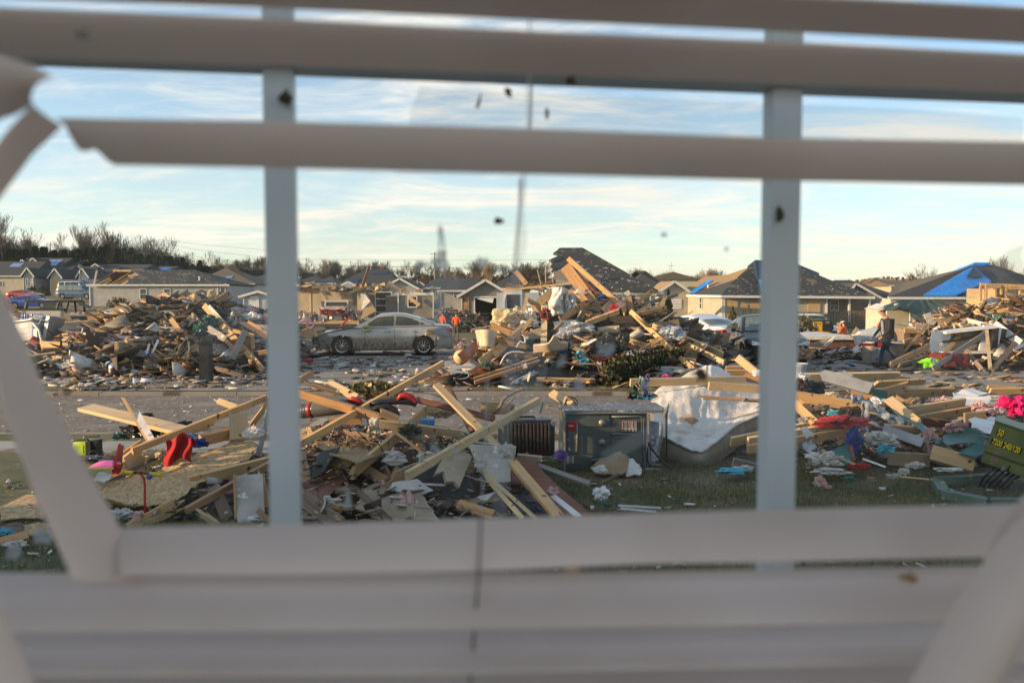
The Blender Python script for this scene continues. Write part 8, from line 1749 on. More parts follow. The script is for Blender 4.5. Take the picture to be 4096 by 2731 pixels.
for a in((280,1025,260,60,'white_plastic','white sacks with blue print lying behind the washing machine','sack',25),(1520,880,90,70,'yellow_insulation','cream torn insulation at the top of the left pile','insulation',25.2),(1655,850,60,80,'yellow_insulation','sunlit insulation tuft at the top right','insulation',25.4),(1050,1080,120,90,'yellow_insulation','grey-cream insulation in the middle','insulation',23.8),(1300,1120,130,100,'yellow_insulation','cream insulation below the orange panel','insulation',23.2),(1385,1165,50,60,'insulation','pink insulation above the dark armchair','insulation',22.6),(1640,1050,110,80,'teal','dark teal cloth right of the armchair','cloth',23.2),(1575,1110,90,90,'teal','second dark teal cloth lower left of the first','cloth',22.8),(1250,1400,90,100,'green_plastic','bright green broken bin at the foot','bin',21.4),(1370,1380,80,60,'green_plastic','second green bin piece to its right','bin',21.4),(1390,1215,50,70,'evergreen','dull green crate beside the armchair','crate',22.2),
          (1540,1180,120,60,'black_bag','dark grey cushion atop the armchair','cushion',22.0),(1990,1015,120,60,'white_plastic','white quilt at the top right end','quilt',24),(2090,1020,80,50,'insulation','pale pink sheet by the white quilt','sheet',24),(1850,1030,90,90,'metal_grey','grey plastic sheeting at the right','plastic',23.4),(1700,1390,110,50,'paper','white paper scraps by the mailbox','paper',21.2),(1210,1410,80,50,'paper','white crumpled scrap by the green bin','paper',21.1),(580,1395,130,60,'drywall_white','cream torn cloth at the front left','cloth',21.1),(860,1130,160,100,'dark_wood','dark charred clump in the middle left','clump',23.4),(1010,1030,120,70,'rusty_leaf','rusty brown clump at the left shoulder','clump',25),(750,1270,160,80,'black_bag','black shaded clump in the hollow','clump',22.2),(1700,1170,110,50,'metal_grey','grey speckled stone-like lump','lump',22.2),(1530,1065,100,110,'tan_panel','grey-tan sofa corner at the right','sofa',23.4),(620,1255,160,60,'metal_grey','grey sheet metal scrap left','scrap',22)):
 x,y,w_,h_,m_,lb,ct,Y=a;crumple(C,x,y,w_,h_,m_,lb,ct,ct,Y=Y,seed=len(lb)+x,fold=.2,depth=.7)
text('HILL',.28,'blue_cloth',[o for o in COL.objects if o.get('label','').startswith('white sacks')][0],Matrix.Translation((.3,-.95,.05))@Matrix.Rotation(R(90),4,'X'))
# washing machine on its back
e=empty('washing_machine',at(C,255,1140,23.6),0,label='white washing machine tipped over with hoses hanging out, in the left pile',cat='washing machine');e.rotation_euler=(R(-8),R(-6),R(-12));s=23.6/F/1.96
me=rbox(.95,.7,155*s,.06,3);me.materials.append(M('white_plastic'));link('cabinet',me,e,(-.12,0,0))
for i in range(3):build(MB().box((-.16,-.352,(-40+34*i)*s),(.78,.02,3*s)),'panel_groove','metal_grey',e)
build(MB().box((-.1,0,88*s),(.98,.74,12*s)),'lid','metal_white',e);build(MB().lathe((.42,-.1,0),(1,0,0),[(0,0),(.22,0),(.25,.04),(.2,.08),(0,.08)],18),'drum_end','metal_grey',e)
build(MB().box((.42,-.3,-.1),(.12,.1,.3)),'pump','metal_white',e)
build(MB().tube([(.4,-.4,.2),(.62,-.42,-.02),(.72,-.45,-.3),(.7,-.45,-.6),(.45,-.45,-.72),(.2,-.45,-.7)],.03,8),'hose','white_plastic',e,smooth=True);build(MB().tube([(.3,-.4,.3),(.5,-.4,.42),(.75,-.4,.38),(.6,-.4,.15)],.022,8),'hose','siding_blue',e,smooth=True)
build(MB().box((.62,.1,-.02),(.12,.6,.9),Matrix.Rotation(.25,3,'Y')),'back_panel','metal_grey',e)
# dark armchair
e=empty('armchair',at(C,1500,1300,21.6),0,label='mud-black rounded armchair standing in the left pile behind the mailbox',cat='armchair');e.rotation_euler=(R(-6),R(8),0)
build(MB().lathe((0,.1,.05),(0,-1,0),[(0,-.2),(.52,-.2),(.62,-.05),(.62,.1),(.5,.2),(.42,.12),(.0,.1)],22),'back','tar_felt',e,smooth=True).scale=(1,1,1.25);e.scale=(.62,)*3
build(MB().lathe((.1,-.1,-.25),(1,0,0),[(0,-.45),(.14,-.42),(.17,-.3),(.17,.3),(.14,.42),(0,.45)],14),'seat_cushion','tar_felt',e,smooth=True);build(MB().lathe((-.45,-.1,-.05),(0,-1,0),[(0,-.3),(.12,-.25),(.14,.1),(.1,.2),(0,.22)],12),'arm','tar_felt',e,smooth=True)
build(MB().beam((-.1,-.2,.5),(.05,-.24,-.4),.06,.05),'frame_bar','grey_wood',e)
# mailbox
p=at(C,1618,1530,19.4);e=empty('mailbox',(p.x,p.y,0),R(6),label='muddy black mailbox post standing on the verge before the left pile',cat='mailbox');s=19.4/F/1.96
build(MB().box((0,0,145*s),(78*s,.34,320*s)),'post','tar_felt',e);build(MB().box((3*s,0,312*s),(96*s,.42,22*s)),'shelf','black_bag',e)
mbx=MB();pr=[(-42*s,0),(-42*s,22*s)]+[(42*s*math.cos(R(a)),22*s+26*s*math.sin(R(a)))for a in range(165,0,-15)]+[(42*s,22*s),(42*s,0)]
build(mbx.prism([(x+30*s,-.25,z+323*s)for x,z in pr],(0,.5,0)),'box','tar_felt',e);build(MB().box((88*s,-.1,345*s),(.02,.12,.1)),'flag','dark_red',e);build(MB().box((-5*s,-.19,330*s),(30*s,.02,30*s)),'number_plate','grey_wood',e)
# tumbler, small bicycle, thorn branches
e=empty('tumbler',at(C,885,1408,21.0),label='steel and white drinking flask lying at the foot of the left pile',cat='flask');build(MB().lathe((0,0,0),(.9,-.5,-.1),[(0,-.16),(.1,-.16),(.13,.0),(.14,.14),(.11,.17),(0,.17)],16),'body','chrome',e,smooth=True);build(MB().lathe((-.1,.05,.01),(-.9,.5,.1),[(.14,-.03),(.145,.05),(.1,.07),(0,.07)],16),'cap','white_plastic',e)
e=empty('bicycle',at(C,598,1190,22.4),label="child's small blue and red bicycle tangled in the left pile",cat='bicycle')
for x in(-.28,.26):build(MB().lathe((x,0,-.05),(.3,-1,.2),[(.16,-.012),(.175,0),(.16,.012),(.15,0),(.16,-.012)],20),'wheel','rubber',e)
build(MB().tube([(-.28,0,-.05),(-.1,0,.2),(.16,0,.17),(.26,0,-.05)],.018,6),'frame','bright_blue',e);build(MB().tube([(-.1,0,.2),(.0,0,-.05),(.16,0,.17)],.018,6),'frame','red_plastic',e);build(MB().tube([(.16,0,.17),(.19,0,.32),(.1,-.1,.36)],.014,6),'handlebar','white_plastic',e);build(MB().box((-.11,0,.26),(.16,.07,.04)),'saddle','black_plastic',e)
mbp=MB();r_=random.Random(6)
for i in range(34):
 a=at(C,r_.uniform(1250,1500),r_.uniform(1280,1400),20.9+r_.uniform(-.2,.2));pts=[a];d=Vector((r_.uniform(-1,1),r_.uniform(-.3,.3),r_.uniform(-.5,.6))).normalized()
 for k in range(4):d=(d+Vector((r_.uniform(-.5,.5),0,r_.uniform(-.5,.5)))).normalized();pts.append(pts[-1]+d*.16)
 mbp.tube(pts,[.008,.007,.006,.005,.004],3)
build(mbp,'bramble','twig_pale',origin=at(C,1400,1350,20.9),label='pale thorny dead branches in front of the green bin',cat='branch')
# ================================================================ RIGHT PILE (crop 5)
C=5
for a in(
 (878,1226,1650,850,.17,'pine','long sunlit beam rising right from the walking man to the top of the right pile',22.6,25.2,20,0),(1650,850,1972,792,.14,'pine_orange','brown beam continuing right from the long sunlit one',25.4,25.6,20,0),(1280,1262,1805,915,.13,'grey_wood','grey frayed timber propped diagonally before the white fridge',21.8,23.0,15,1),(1595,1075,1755,1275,.12,'old_wood','brown prop leaning left at the front',22.8,21.9,0,0),
 (1802,895,1836,1278,.09,'tan_panel','thin upright prop at the front right',22.8,21.9,0,1),(1850,1272,2085,1015,.14,'old_wood','brown prop leaning right at the front',21.9,22.8,0,0),(942,1236,1225,1150,.10,'old_wood','short brown board on the ground beside the long beam',22.4,23,25,0),(1392,1118,1612,858,.12,'pine','sunlit diagonal board across the white fridge',23.2,24.2,5,0),
 (1878,835,2130,1022,.22,'metal_white','white metal trim leaning down right',24.4,23.4,8,0),(988,1120,1240,828,.09,'pine_orange','orange lath leaning beside the walking man',24.2,25,0,0),(1245,925,1560,880,.09,'old_wood','green-tagged board near the top left',25,25.2,15,0),(1692,700,1762,782,.17,'pine','short sunlit block at the top of the right pile',26,25.8,10,0),
 (1335,680,1448,690,.05,'pine_orange','thin orange lath at the top left',26.6,26.6,0,0),(1664,785,1775,655,.12,'pine_orange','orange board standing behind the sunlit block',26.4,26.6,0,0),(1330,1190,1720,1040,.08,'pine','lath crossing the red tool chest',22.6,23,10,1),(1650,1000,1810,905,.08,'pine','splintered lath at the top of the frayed timber',23.2,23.4,0,1),
 (1990,735,2170,728,.34,'reddish_wood','dark brown panel at the top right edge',25.6,25.6,0,0),(2060,1075,2170,1030,.1,'metal_white','white broken strip at the right edge',22.8,23,0,0),(1900,560,2165,590,.1,'dark_wood','dark bent rail reaching right over the OSB frame',30,30,0,0),(1160,920,1230,820,.2,'pine_orange','orange board behind the crate',26,26.2,0,0),(1000,1010,1090,985,.14,'pine','small sunlit board behind the walking man',24.6,24.8,15,0),
 (1400,830,1520,740,.12,'pine','sunlit board near the top of the right pile',26.2,26.5,5,0),(1540,840,1660,800,.1,'drywall_white','white board under the sunlit block',25.8,25.9,10,0),(1180,960,1215,1020,.2,'dark_wood','dark board left of the chair frame',24.4,24.2,0,0)):
 x1,y1,x2,y2,w_,m_,lb,Ya,Yb,rl,en=a;plank(C,x1,y1,x2,y2,w_,m_,lb,Y=Ya,Y2=Yb,roll=rl,ends=(0,en),th=.05)
e=empty('roof_panel',at(C,1950,760,26),label='corrugated grey metal roof sheet lying on top of the right pile',cat='metal sheet')
build(MB().grid(lambda a,b:at(C,1745+420*b,800-90*b+50*(a-.5)+6*math.sin(a*30),25.8+a*.6)-e.location,30,6,thick=.01),'sheet','metal_grey',e)
for a in(([(1195,745),(1262,722),(1312,828),(1240,838)],'drywall','grey-brown trapezoid panel standing at the back',[27]*4),([(480,960),(545,862),(640,920),(560,985)],'tan_panel','tan board propped by the white buckets',[29]*4),([(100,1030),(180,1000),(330,955),(250,1050),(160,1060)],'tan_panel','pale open door panel lying before the long slab',[28.5]*5),([(230,1040),(335,952),(345,965),(250,1058)],'white_plastic','white door edge lying before the long slab',[28.2]*4),([(1120,830),(1240,850),(1245,890),(1110,890)],'drywall','grey textured slab at the top left of the right pile',[26]*4),([(1720,640),(1830,600),(1900,660),(1800,690)],'yellow_insulation','torn cream panel below the OSB frame',[29]*4),([(1930,655),(2050,600),(2160,640),(2050,670)],'metal_grey','pale grey bent sheet below the OSB frame',[28.5]*4),([(1450,665),(1560,655),(1540,760),(1440,760)],'reddish_wood','rusty brown panel at the top left',[27]*4)):
 sheet(C,a[0],a[1],a[2],Ys=a[3],n=2,amp=.03,th=.03)
# fridge on its back with doors off
Y=24;e=empty('fridge',at(C,1600,1100,Y),0,label='white fridge lying on its side in the right pile with its shelves showing',cat='fridge')
def qf(x,y,d=0):return at(C,x,y,Y+d)-e.location
build(MB().prism([qf(1330,1108),qf(1365,915),qf(1855,858),qf(1812,1100)],(0,.05,0)),'liner','cream_vinyl',e)
for a,b_ in(((1330,1108),(1365,915)),((1365,915),(1855,858)),((1855,858),(1812,1100)),((1812,1100),(1330,1108))):build(MB().beam(qf(*a,-.3),qf(*b_,-.3),.07,.55),'rim','white_plastic',e)
build(MB().beam(qf(1345,1003,-.22),qf(1835,945,-.22),.05,.45),'divider','black_plastic',e)
for i in range(6):build(MB().beam(qf(1640+i*32,1088,-.06),qf(1652+i*30,1030,-.06),.03,.04),'shelf_rib','paper',e)
for i in range(3):build(MB().beam(qf(1400+i*60,930-i*6,-.1),qf(1395+i*60,985-i*7,-.1),.05,.12),'door_tray','paper',e)
build(MB().prism([qf(1860,858,-.55),qf(2100,900,.3),qf(2080,1150,.3),qf(1835,1160,-.55)],(.05,.3,0)),'side_wall','black_paint',e)
e=empty('tool_chest',at(C,1505,1255,22.2),R(4),label='dented dark red tool chest at the front of the right pile',cat='tool chest');s=22.2/F/2.412
build(MB().grid(lambda a,b:((a-.5)*270*s,.03*noise.noise(Vector((a*5,b*4,1)))*2,(5+130*b)*s),16,10,thick=-.02),'front','dark_red',e,smooth=True);build(MB().box((0,.33,68*s),(270*s,.6,125*s)),'body','dark_red',e);build(MB().box((0,-.03,100*s),(240*s,.03,6*s)),'drawer_seam','black_plastic',e);build(MB().lathe((10*s,-.02,30*s),(0,-1,0),[(20*s,0),(18*s,.03),(0,.03)],14),'wheel','rubber',e)
crumple(C,1265,1212,190,80,'lime_cloth','bright lime high-visibility jacket on the ground before the right pile','jacket','jacket',Y=22.3,seed=5,depth=.6)
p=at(C,1290,1205,21.95);ribbon(C,[(1262,1165),(1290,1180),(1305,1210),(1300,1240)],.10,'foil','grey reflective band on the lime jacket',Y=21.95,wave=.02)
crumple(C,1140,1228,80,55,'black_bag','dark bag left of the lime jacket','bag','bag',Y=22.4,seed=6)
# dented appliance beside the walking man
e=empty('dryer',at(C,825,1225,24.2),R(-6),label='battered brown-grey dryer lying behind the legs of the walking man',cat='dryer');s=24.2/F/2.412;e.location.z=.02
me=rbox(320*s,.7,210*s,.05,3);me.materials.append(M('mud_silver'));link('cabinet',me,e,(5*s,.3,110*s));build(MB().box((-95*s,-.08,110*s),(85*s,.08,200*s)),'side_panel','metal_grey',e);build(MB().box((-60*s,-.13,100*s),(10*s,.03,20*s)),'latch','black_plastic',e);build(MB().box((0,.1,218*s),(300*s,.6,8*s)),'top','metal_white',e)
for y in(150,60):build(MB().lathe((-95*s,-.125,y*s),(0,-1,0),[(.03,0),(.025,.01),(0,.01)],10),'screw_hole','black_plastic',e)
# crate with dark window, buckets, bin
e=empty('wooden_crate',at(C,1085,960,26.5),R(5),label='sunlit wooden cabinet box behind the walking man',cat='crate');s=26.5/F/2.412
build(MB().box((0,.3,0),(170*s,.6,160*s)),'body','old_wood',e);build(MB().box((0,-.02,62*s),(172*s,.04,45*s)),'front_board','pine',e);build(MB().box((-10*s,-.02,12*s),(34*s,.03,30*s)),'opening','black_plastic',e)
for x,y,r1,r2,h,lb,m_ in((565,975,.17,.15,.35,'small white bucket standing before the tan board','white_plastic'),(660,960,.3,.26,.6,'large pale bin lying on its side left of the walking man','siding_blue')):
 e=empty('bucket',at(C,x,y,27),0,label=lb,cat='bucket');e.rotation_euler=(0,R(80)if 'large' in lb else R(-12),0)
 build(MB().lathe((0,0,0),(0,0,1),[(0,-h/2),(r2,-h/2),(r1,h/2),(r1*1.06,h/2),(r1*1.06,h/2-.05)],18),'body',m_,e,smooth=False);build(MB().lathe((0,0,h/2-.03),(0,0,1),[(0,0),(r1*.98,0)],18),'inside','yellow_insulation',e)
# laundry basket by the window bar
e=empty('laundry_basket',at(4,1550,1375,13.6),label='grey-blue plastic laundry basket right of the window bar',cat='basket');s=13.6/F/2.614
build(MB().lathe((0,0,0),(0,0,1),[(0,-60*s),(78*s,-60*s),(92*s,58*s),(98*s,62*s),(98*s,52*s)],26),'body','siding_blue',e)
hm_=MB().box((0,0,0),(4.5*s,.004,9*s)).mesh('slot','black_plastic')
for j in range(4):
 for i in range(11):
  a=R(-150+i*12);rr_=(80+j*3.2)*s;o=link('slot',hm_,e,(rr_*math.cos(a),rr_*math.sin(a),(-42+j*22)*s));o.rotation_euler=(0,0,a+R(90))
# wheels with axle on the road at the right
e=empty('wheel_axle',at(C,2075,1318,15.6),label='pair of black wheels joined by a rod lying on the road at the right',cat='wheels');s=15.6/F/2.412;e.location.z=-.0
for x in(-68,78):build(MB().lathe((x*s,0,0),(.8,-1,0),[(.0,-.05),(26*s,-.05),(27*s,0),(24*s,.05),(10*s,.05),(0,.03)],20),'wheel','rubber',e);build(MB().lathe((x*s+.03,-.05,0),(.8,-1,0),[(9*s,0),(8*s,.02),(0,.02)],12),'hub','metal_grey',e)
build(MB().tube([(-68*s,0,0),(0,.02,.01),(78*s,0,0)],.012,6),'axle','metal_grey',e)
crumple(C,1115,1275,60,34,'black_bag','black shoe-like scrap on the road right of the walking man','shoe','shoe',Y=18.9,seed=9);crumple(C,1330,1343,30,12,'black_bag','small dark scrap on the road','scrap','scrap',Y=16,seed=10)
crumple(4,1620,1215,160,110,'cardboard','crumpled brown paper sack right of the dark car','paper_sack','sack',Y=22.5,seed=12,fold=.3)
crumple(2,525,1105,80,30,'red_plastic','small red scrap on the driveway left of the sedan','plastic_scrap','scrap',Y=22.8,seed=13)
crumple(2,720,1045,160,30,'rusty_leaf','brown leaf litter under the sedan nose','leaves','leaves',Y=28.5,seed=14,fold=.35);crumple(2,1415,1055,60,26,'paper','white crumpled scrap under the sedan','paper_scrap','paper',Y=28,seed=15)
wire(2,[(405,800),(440,770),(500,745),(560,750),(570,790),(545,820)],.03,'purple','purple and red hose looping left of the sedan',Y=32);wire(2,[(410,790),(470,755),(540,742),(565,760),(560,800)],.03,'pink','pink hose looping left of the sedan',Y=32.1);wire(2,[(820,790),(850,755),(905,715)],.04,'red_plastic','bright red hose above the sedan bonnet',Y=33)
plank(2,512,820,518,755,.12,'pine','short pale post by the looping hoses',Y=32,th=.08)
for i,(x1,y1,x2,y2,Ya,m_,lb)in enumerate(((1320,1245,1265,900,30,'x',''),)):pass
plank(4,1500,975,1484,728,.13,'pine','tall pale post standing right of the window bar',Y=35,th=.1);plank(4,757,945,757,822,.13,'pine_orange','short post left of the small conifer',Y=40,th=.1);plank(4,628,875,628,800,.18,'old_wood','dark post left of the boarded house corner',Y=48,th=.15)
plank(4,330,845,450,770,.08,'pine','lath held up before the boarded house side',Y=42);plank(4,405,815,430,875,.2,'pine','sunlit short board right of the white car roof',Y=38);plank(4,470,870,545,845,.2,'pine','sunlit board among the red-shirted workers',Y=38);plank(4,520,975,578,940,.2,'pine','sunlit board stub by the rounded bush',Y=33);plank(4,440,845,520,800,.12,'pine_pale','pale board held by the bending worker',Y=39)
plank(5,362,825,432,935,.14,'pine','plank held upright by the worker at the generator',Y=41.6)
wire(4,[(935,965),(960,925),(1000,900),(1020,895)],.05,'red_plastic','curved red plastic strip behind the dark car',Y=27)
for i,(x1,y1,x2,y2,Y_,lb)in enumerate(((700,1110,930,1180,23,'long grey board left of the dark car'),(690,1130,930,1190,22.6,'second grey board left of the dark car'),(750,1375,1010,1372,17.9,'long pale board lying on the verge by the dark car'),(790,1415,1060,1412,17.2,'pale board on the road edge behind the mattress'))):plank(4,x1,y1,x2,y2,.16,'old_wood' if i<2 else 'pine',lb,Y=Y_,roll=40)
# ---- near lawn: blades
g=np.random.RandomState(12)
def lawn(n,x0,x1,y0,y1,mats,hmin,hmax,label,seed):
 g=np.random.RandomState(seed);x,y=g.uniform(x0,x1,n),g.uniform(y0,y1,n);keep=(np.array([noise.noise(Vector((a*1.3,b*1.3,3)))for a,b in zip(x,y)])>g.uniform(-.6,.5,n));x,y=x[keep],y[keep];n=len(x)
 hh=g.uniform(hmin,hmax,n);a=g.uniform(0,6.28,n);ln=g.normal(0,.5,(n,2))*hh[:,None];wv=.0035
 v=np.zeros((n,3,3));v[:,0]=np.stack([x-wv*np.cos(a),y-wv*np.sin(a),np.zeros(n)],1);v[:,1]=np.stack([x+wv*np.cos(a),y+wv*np.sin(a),np.zeros(n)],1);v[:,2]=np.stack([x+ln[:,0],y+ln[:,1],hh],1)
 rawmesh('grass',v.reshape(-1,3),np.arange(3*n),3,mats,(g.uniform(0,1,n)<.28).astype(int),label=label,cat='grass',kind='stuff')
lawn(150000,-4.6,5.6,5.2,10.3,['grass_blade','grass_dry'],.02,.06,'short patchy green and straw grass of the near lawn',2)
lawn(14000,-4.6,5.6,11.22,11.8,['grass_blade','grass_dry'],.02,.06,'grass strip between the pavement and the near kerb',3)
lawn(16000,-9,6,17.6,18.9,['grass_dry','grass_blade'],.03,.07,'trampled grass on the far verge',4)
# ================================================================ WINDOW, BLIND AND ROOM (near things, last)
T8=math.tan(R(8))
def wp(u,v,Y0):  # point where the pixel ray meets a plane parallel to the window
 d=ray(u,v);t=Y0/(d.y-T8*d.x);return Vector((0,0,H))+d*t
K=1.7415
sm=M('vinyl_slat');sn=sm.node_tree.nodes;sk=sm.node_tree.links;a2,a3=sn.new('ShaderNodeBsdfTranslucent'),sn.new('ShaderNodeMixShader');a2.inputs[0].default_value=(.86,.76,.70,1);a3.inputs[0].default_value=.19
sk.new(sn['Principled BSDF'].outputs[0],a3.inputs[1]);sk.new(a2.outputs[0],a3.inputs[2]);sk.new(a3.outputs[0],sn['Material Output'].inputs[0])
def S2(x,y,Y0):return wp(x*K,y*K,Y0)
c8,s8=math.cos(R(8)),math.sin(R(8))
RW=Matrix.Rotation(R(8),4,'Z')
def wl(x,d,z):return Vector((x*c8-d*s8,.74+x*s8+d*c8,z))  # window coordinates -> world
def slat(name_lbl,top,bot,Yt,Yb,bulge=.004,th=.0022,n=10,nu=48,mat_='vinyl_slat',name='blind_slat'):
 """top/bot: polylines in photo half-size pixels from left to right"""
 def along(pl,t):
  x=pl[0][0]+(pl[-1][0]-pl[0][0])*t;return x,lerp(pl,x)
 def f(a,b):
  xt,yt=along(top,a);xb,yb=along(bot,a);p=S2(xt,yt,Yt);q=S2(xb,yb,Yb)
  c=p.lerp(q,b);nrm=Vector((0,-1,.15));return c+nrm*bulge*4*b*(1-b)
 m=MB().grid(f,nu,n,thick=-th);o=S2(*top[0],Yt)
 return build(m,name,mat_,origin=o,smooth=False,label=name_lbl,cat='blind slat',group='slats of the window blind')
EXT=(-220,2600)
slat('topmost grey blind slat crossing the very top edge of the view',[(-220,-125),(1700,-12),(2352,22),(2600,34)],[(-220,-14),(100,-1),(620,19),(1225,47),(1770,72),(2352,101),(2600,112)],.50,.535)
slat('wide dark blind slat second from the top',[(-220,3),(0,20),(620,45),(1225,75),(1770,97),(2352,127),(2600,138)],[(-220,122),(0,132),(620,152),(1225,172),(1770,192),(2352,214),(2600,222)],.50,.535,.007)
slat('snapped blind slat with a jagged left end, crossing the sky',[(138,274),(620,280),(1210,297),(1770,318),(2352,328),(2600,332)],[(262,379),(615,386),(1210,400),(1770,415),(2352,425),(2600,429)],.50,.525)
# jagged end of the snapped slat
jp=[(130,272),(152,290),(160,308),(172,330),(182,345),(200,347),(217,340),(232,352),(246,368),(264,380),(262,300),(200,275)]
tr=Vector((0,-.001,0))
build(MB().prism([S2(x,y,.50+.025*max(0,(y-274)/105))+tr for x,y in jp],(0,.0022,0)),'slat_fragment','vinyl_slat',origin=S2(200,320,.5),label='torn jagged tongue at the left end of the snapped slat',cat='blind slat')
def flatpiece(lbl,poly,Y0,dv,m_='vinyl_slat',nm='broken_slat',seg=0,bow=.0):
 pts=[S2(*p,Y0+dv[i]if isinstance(dv,list)else Y0)for i,p in enumerate(poly)]
 return build(MB().prism(pts,(0,.0025,0)),nm,m_,origin=pts[0],label=lbl,cat='blind slat')
def strip(lbl,A,B,YA,YB,bulge=.006,nm='broken_slat'):
 """slat given by its two long edges, polylines of equal length (half-size px)"""
 n=len(A)-1
 def al(pl,t):i=min(n-1,int(t*n));f=t*n-i;return(pl[i][0]+(pl[i+1][0]-pl[i][0])*f,pl[i][1]+(pl[i+1][1]-pl[i][1])*f)
 def f(a,b):p=S2(*al(A,a),YA);q=S2(*al(B,a),YB);return p.lerp(q,b)+Vector((0,-bulge*4*b*(1-b),0))
 return build(MB().grid(f,n*6,8,thick=-.0022),nm,'vinyl_slat',origin=S2(*A[0],YA),label=lbl,cat='blind slat')
strip('dark broken slat end drooping into the top left corner',[(-120,120),(0,128),(70,150),(116,178)],[(-120,400),(0,275),(40,262),(74,242)],.42,.45)
strip('pale broken slat slanting down at the upper left',[(-200,560),(-60,400),(30,290),(76,240)],[(-200,700),(0,456),(75,355),(142,292)],.46,.48,.004)
strip('long broken slat hanging diagonally down the left side',[(-60,700),(0,985-60),(80,1140),(160,1315),(170,1330)],[(-10,660),(40,760),(100,905),(200,1085),(330,1325)],.47,.50,.006)
slat('pale blind slat along the lower edge of the opening',[(280,1210),(700,1203),(1100,1190),(1740,1170),(2300,1158),(2600,1150)],[(280,1320),(700,1318),(1100,1310),(1480,1293),(1740,1290),(2352,1276),(2600,1270)],.505,.475,.004)
slat('second blind slat from the bottom of the opening',[(-220,1316),(0,1314),(1000,1316),(1480,1312),(2200,1300),(2600,1290)],[(-220,1452),(0,1450),(1000,1444),(2352,1425),(2600,1420)],.50,.455,.006)
slat('third blind slat up from the bottom edge of the view',[(-220,1452),(0,1450),(1000,1446),(2352,1427),(2600,1422)],[(-220,1548),(0,1546),(1000,1542),(2352,1512),(2600,1506)],.49,.445,.006)
slat('lowest blind slat at the bottom edge of the view',[(-220,1549),(0,1547),(1000,1543),(2352,1514),(2600,1508)],[(-220,1680),(0,1680),(2352,1640),(2600,1630)],.48,.435,.006)
slat('blind slat hanging just below the view',[(-220,1682),(2600,1632)],[(-220,1800),(2600,1760)],.47,.43,.006)
strip('brown-stained slat end leaning across the bottom left corner',[(-60,1180),(-30,1330),(40,1480),(120,1680)],[(-130,1180),(-100,1340),(-60,1500),(0,1700)],.38,.38)
strip('fallen slat leaning steeply across the bottom right corner',[(2420,1120),(2290,1250),(2190,1400),(2050,1640)],[(2560,1180),(2440,1300),(2350,1450),(2230,1680)],.40,.39,.012)
strip('curled slat end at the right edge below the green box',[(2420,1080),(2345,1150),(2300,1210),(2260,1290)],[(2560,1120),(2480,1200),(2420,1280),(2380,1330)],.43,.42,.01)
# ladder cord
cd=MB().tube([S2(1218,-60,.53),S2(1214,300,.53),S2(1190,520,.53),S2(1180,660,.53)],.0006,6);build(cd,'ladder_cord','cord',origin=S2(1214,0,.53),label='thin blind cord hanging from the top slats in the middle',cat='cord')
build(MB().tube([S2(1105,1180,.478),S2(1098,1330,.47),S2(1080,1568,.46),S2(1070,1700,.45)],.0008,6),'ladder_cord','bark',origin=S2(1105,1200,.478),label='thin brown cord crossing the lower slats',cat='cord')
for px_,lb in((1790,'small tuft of mud stuck high on the right window bar'),):pass
# window: outer frame, sash rail, bars, pane
wn=empty('window',wl(0,0,1.75),R(8),label='dirty white vinyl window with two upright bars, seen from inside',cat='window')
def wlb(mb,nm,m_='vinyl_frame',par=None):return build(mb,nm,m_,par or wn)
zr_=H+.2003;Z=1.75
bars=MB()
XL,XR=-.98,1.0;ZB,ZT=1.42-Z,2.62-Z
for x in(XL,XR):bars.box((x,0,(ZB+ZT)/2),(.05,.08,ZT-ZB))
for z in(ZB,ZT):bars.box(((XL+XR)/2,0,z),(XR-XL-.05,.08,.05))
wlb(bars,'frame')
wlb(MB().box(((XL+XR)/2,-.012,zr_-Z+.015),(XR-XL-.05,.05,.030)),'sash_rail')
def barx(u):p=wp(u,1250,.74);return(p.x)/c8-0
for(u,wpx)in((1134,112),(3108,118)):
 x=barx(u);wd=wpx/3186*.74*(1+T8*x/.74)*1.0
 wlb(MB().box((x,-.004,(ZB+zr_-Z)/2),(wd,.022,zr_-Z-ZB-.002)),'window_bar');wlb(MB().box((x,-.004,(ZT+zr_-Z+.030)/2),(wd,.022,ZT-zr_+Z-.032)),'window_bar')
pm=bpy.data.materials.new('dirty_glass');pm.use_nodes=True;t=pm.node_tree;t.nodes.clear();n=t.nodes;l=t.links
tr_,gl,df,m1,m2,out=n.new('ShaderNodeBsdfTransparent'),n.new('ShaderNodeBsdfGlossy'),n.new('ShaderNodeBsdfTranslucent'),n.new('ShaderNodeMixShader'),n.new('ShaderNodeMixShader'),n.new('ShaderNodeOutputMaterial')
tx=n.new('ShaderNodeTexCoord');ns=n.new('ShaderNodeTexNoise');ns.inputs['Scale'].default_value=3.2;ns.inputs['Detail'].default_value=4;mp=n.new('ShaderNodeMapping');mp.inputs['Rotation'].default_value=(0,R(35),0);mp.inputs['Scale'].default_value=(1,1,3);l.new(tx.outputs['Object'],mp.inputs[0]);l.new(mp.outputs[0],ns.inputs['Vector'])
mr=n.new('ShaderNodeMapRange');mr.inputs[1].default_value=.5;mr.inputs[2].default_value=.85;mr.inputs[3].default_value=.002;mr.inputs[4].default_value=.07;l.new(ns.outputs[0],mr.inputs[0])
tr_.inputs[0].default_value=(.975,.985,.985,1);gl.inputs['Roughness'].default_value=.02;df.inputs[0].default_value=(.6,.62,.62,1)
l.new(mr.outputs[0],m1.inputs[0]);l.new(tr_.outputs[0],m1.inputs[1]);l.new(df.outputs[0],m1.inputs[2]);m2.inputs[0].default_value=.012;l.new(m1.outputs[0],m2.inputs[1]);l.new(gl.outputs[0],m2.inputs[2]);l.new(m2.outputs[0],out.inputs[0])
MATS['dirty_glass']=pm
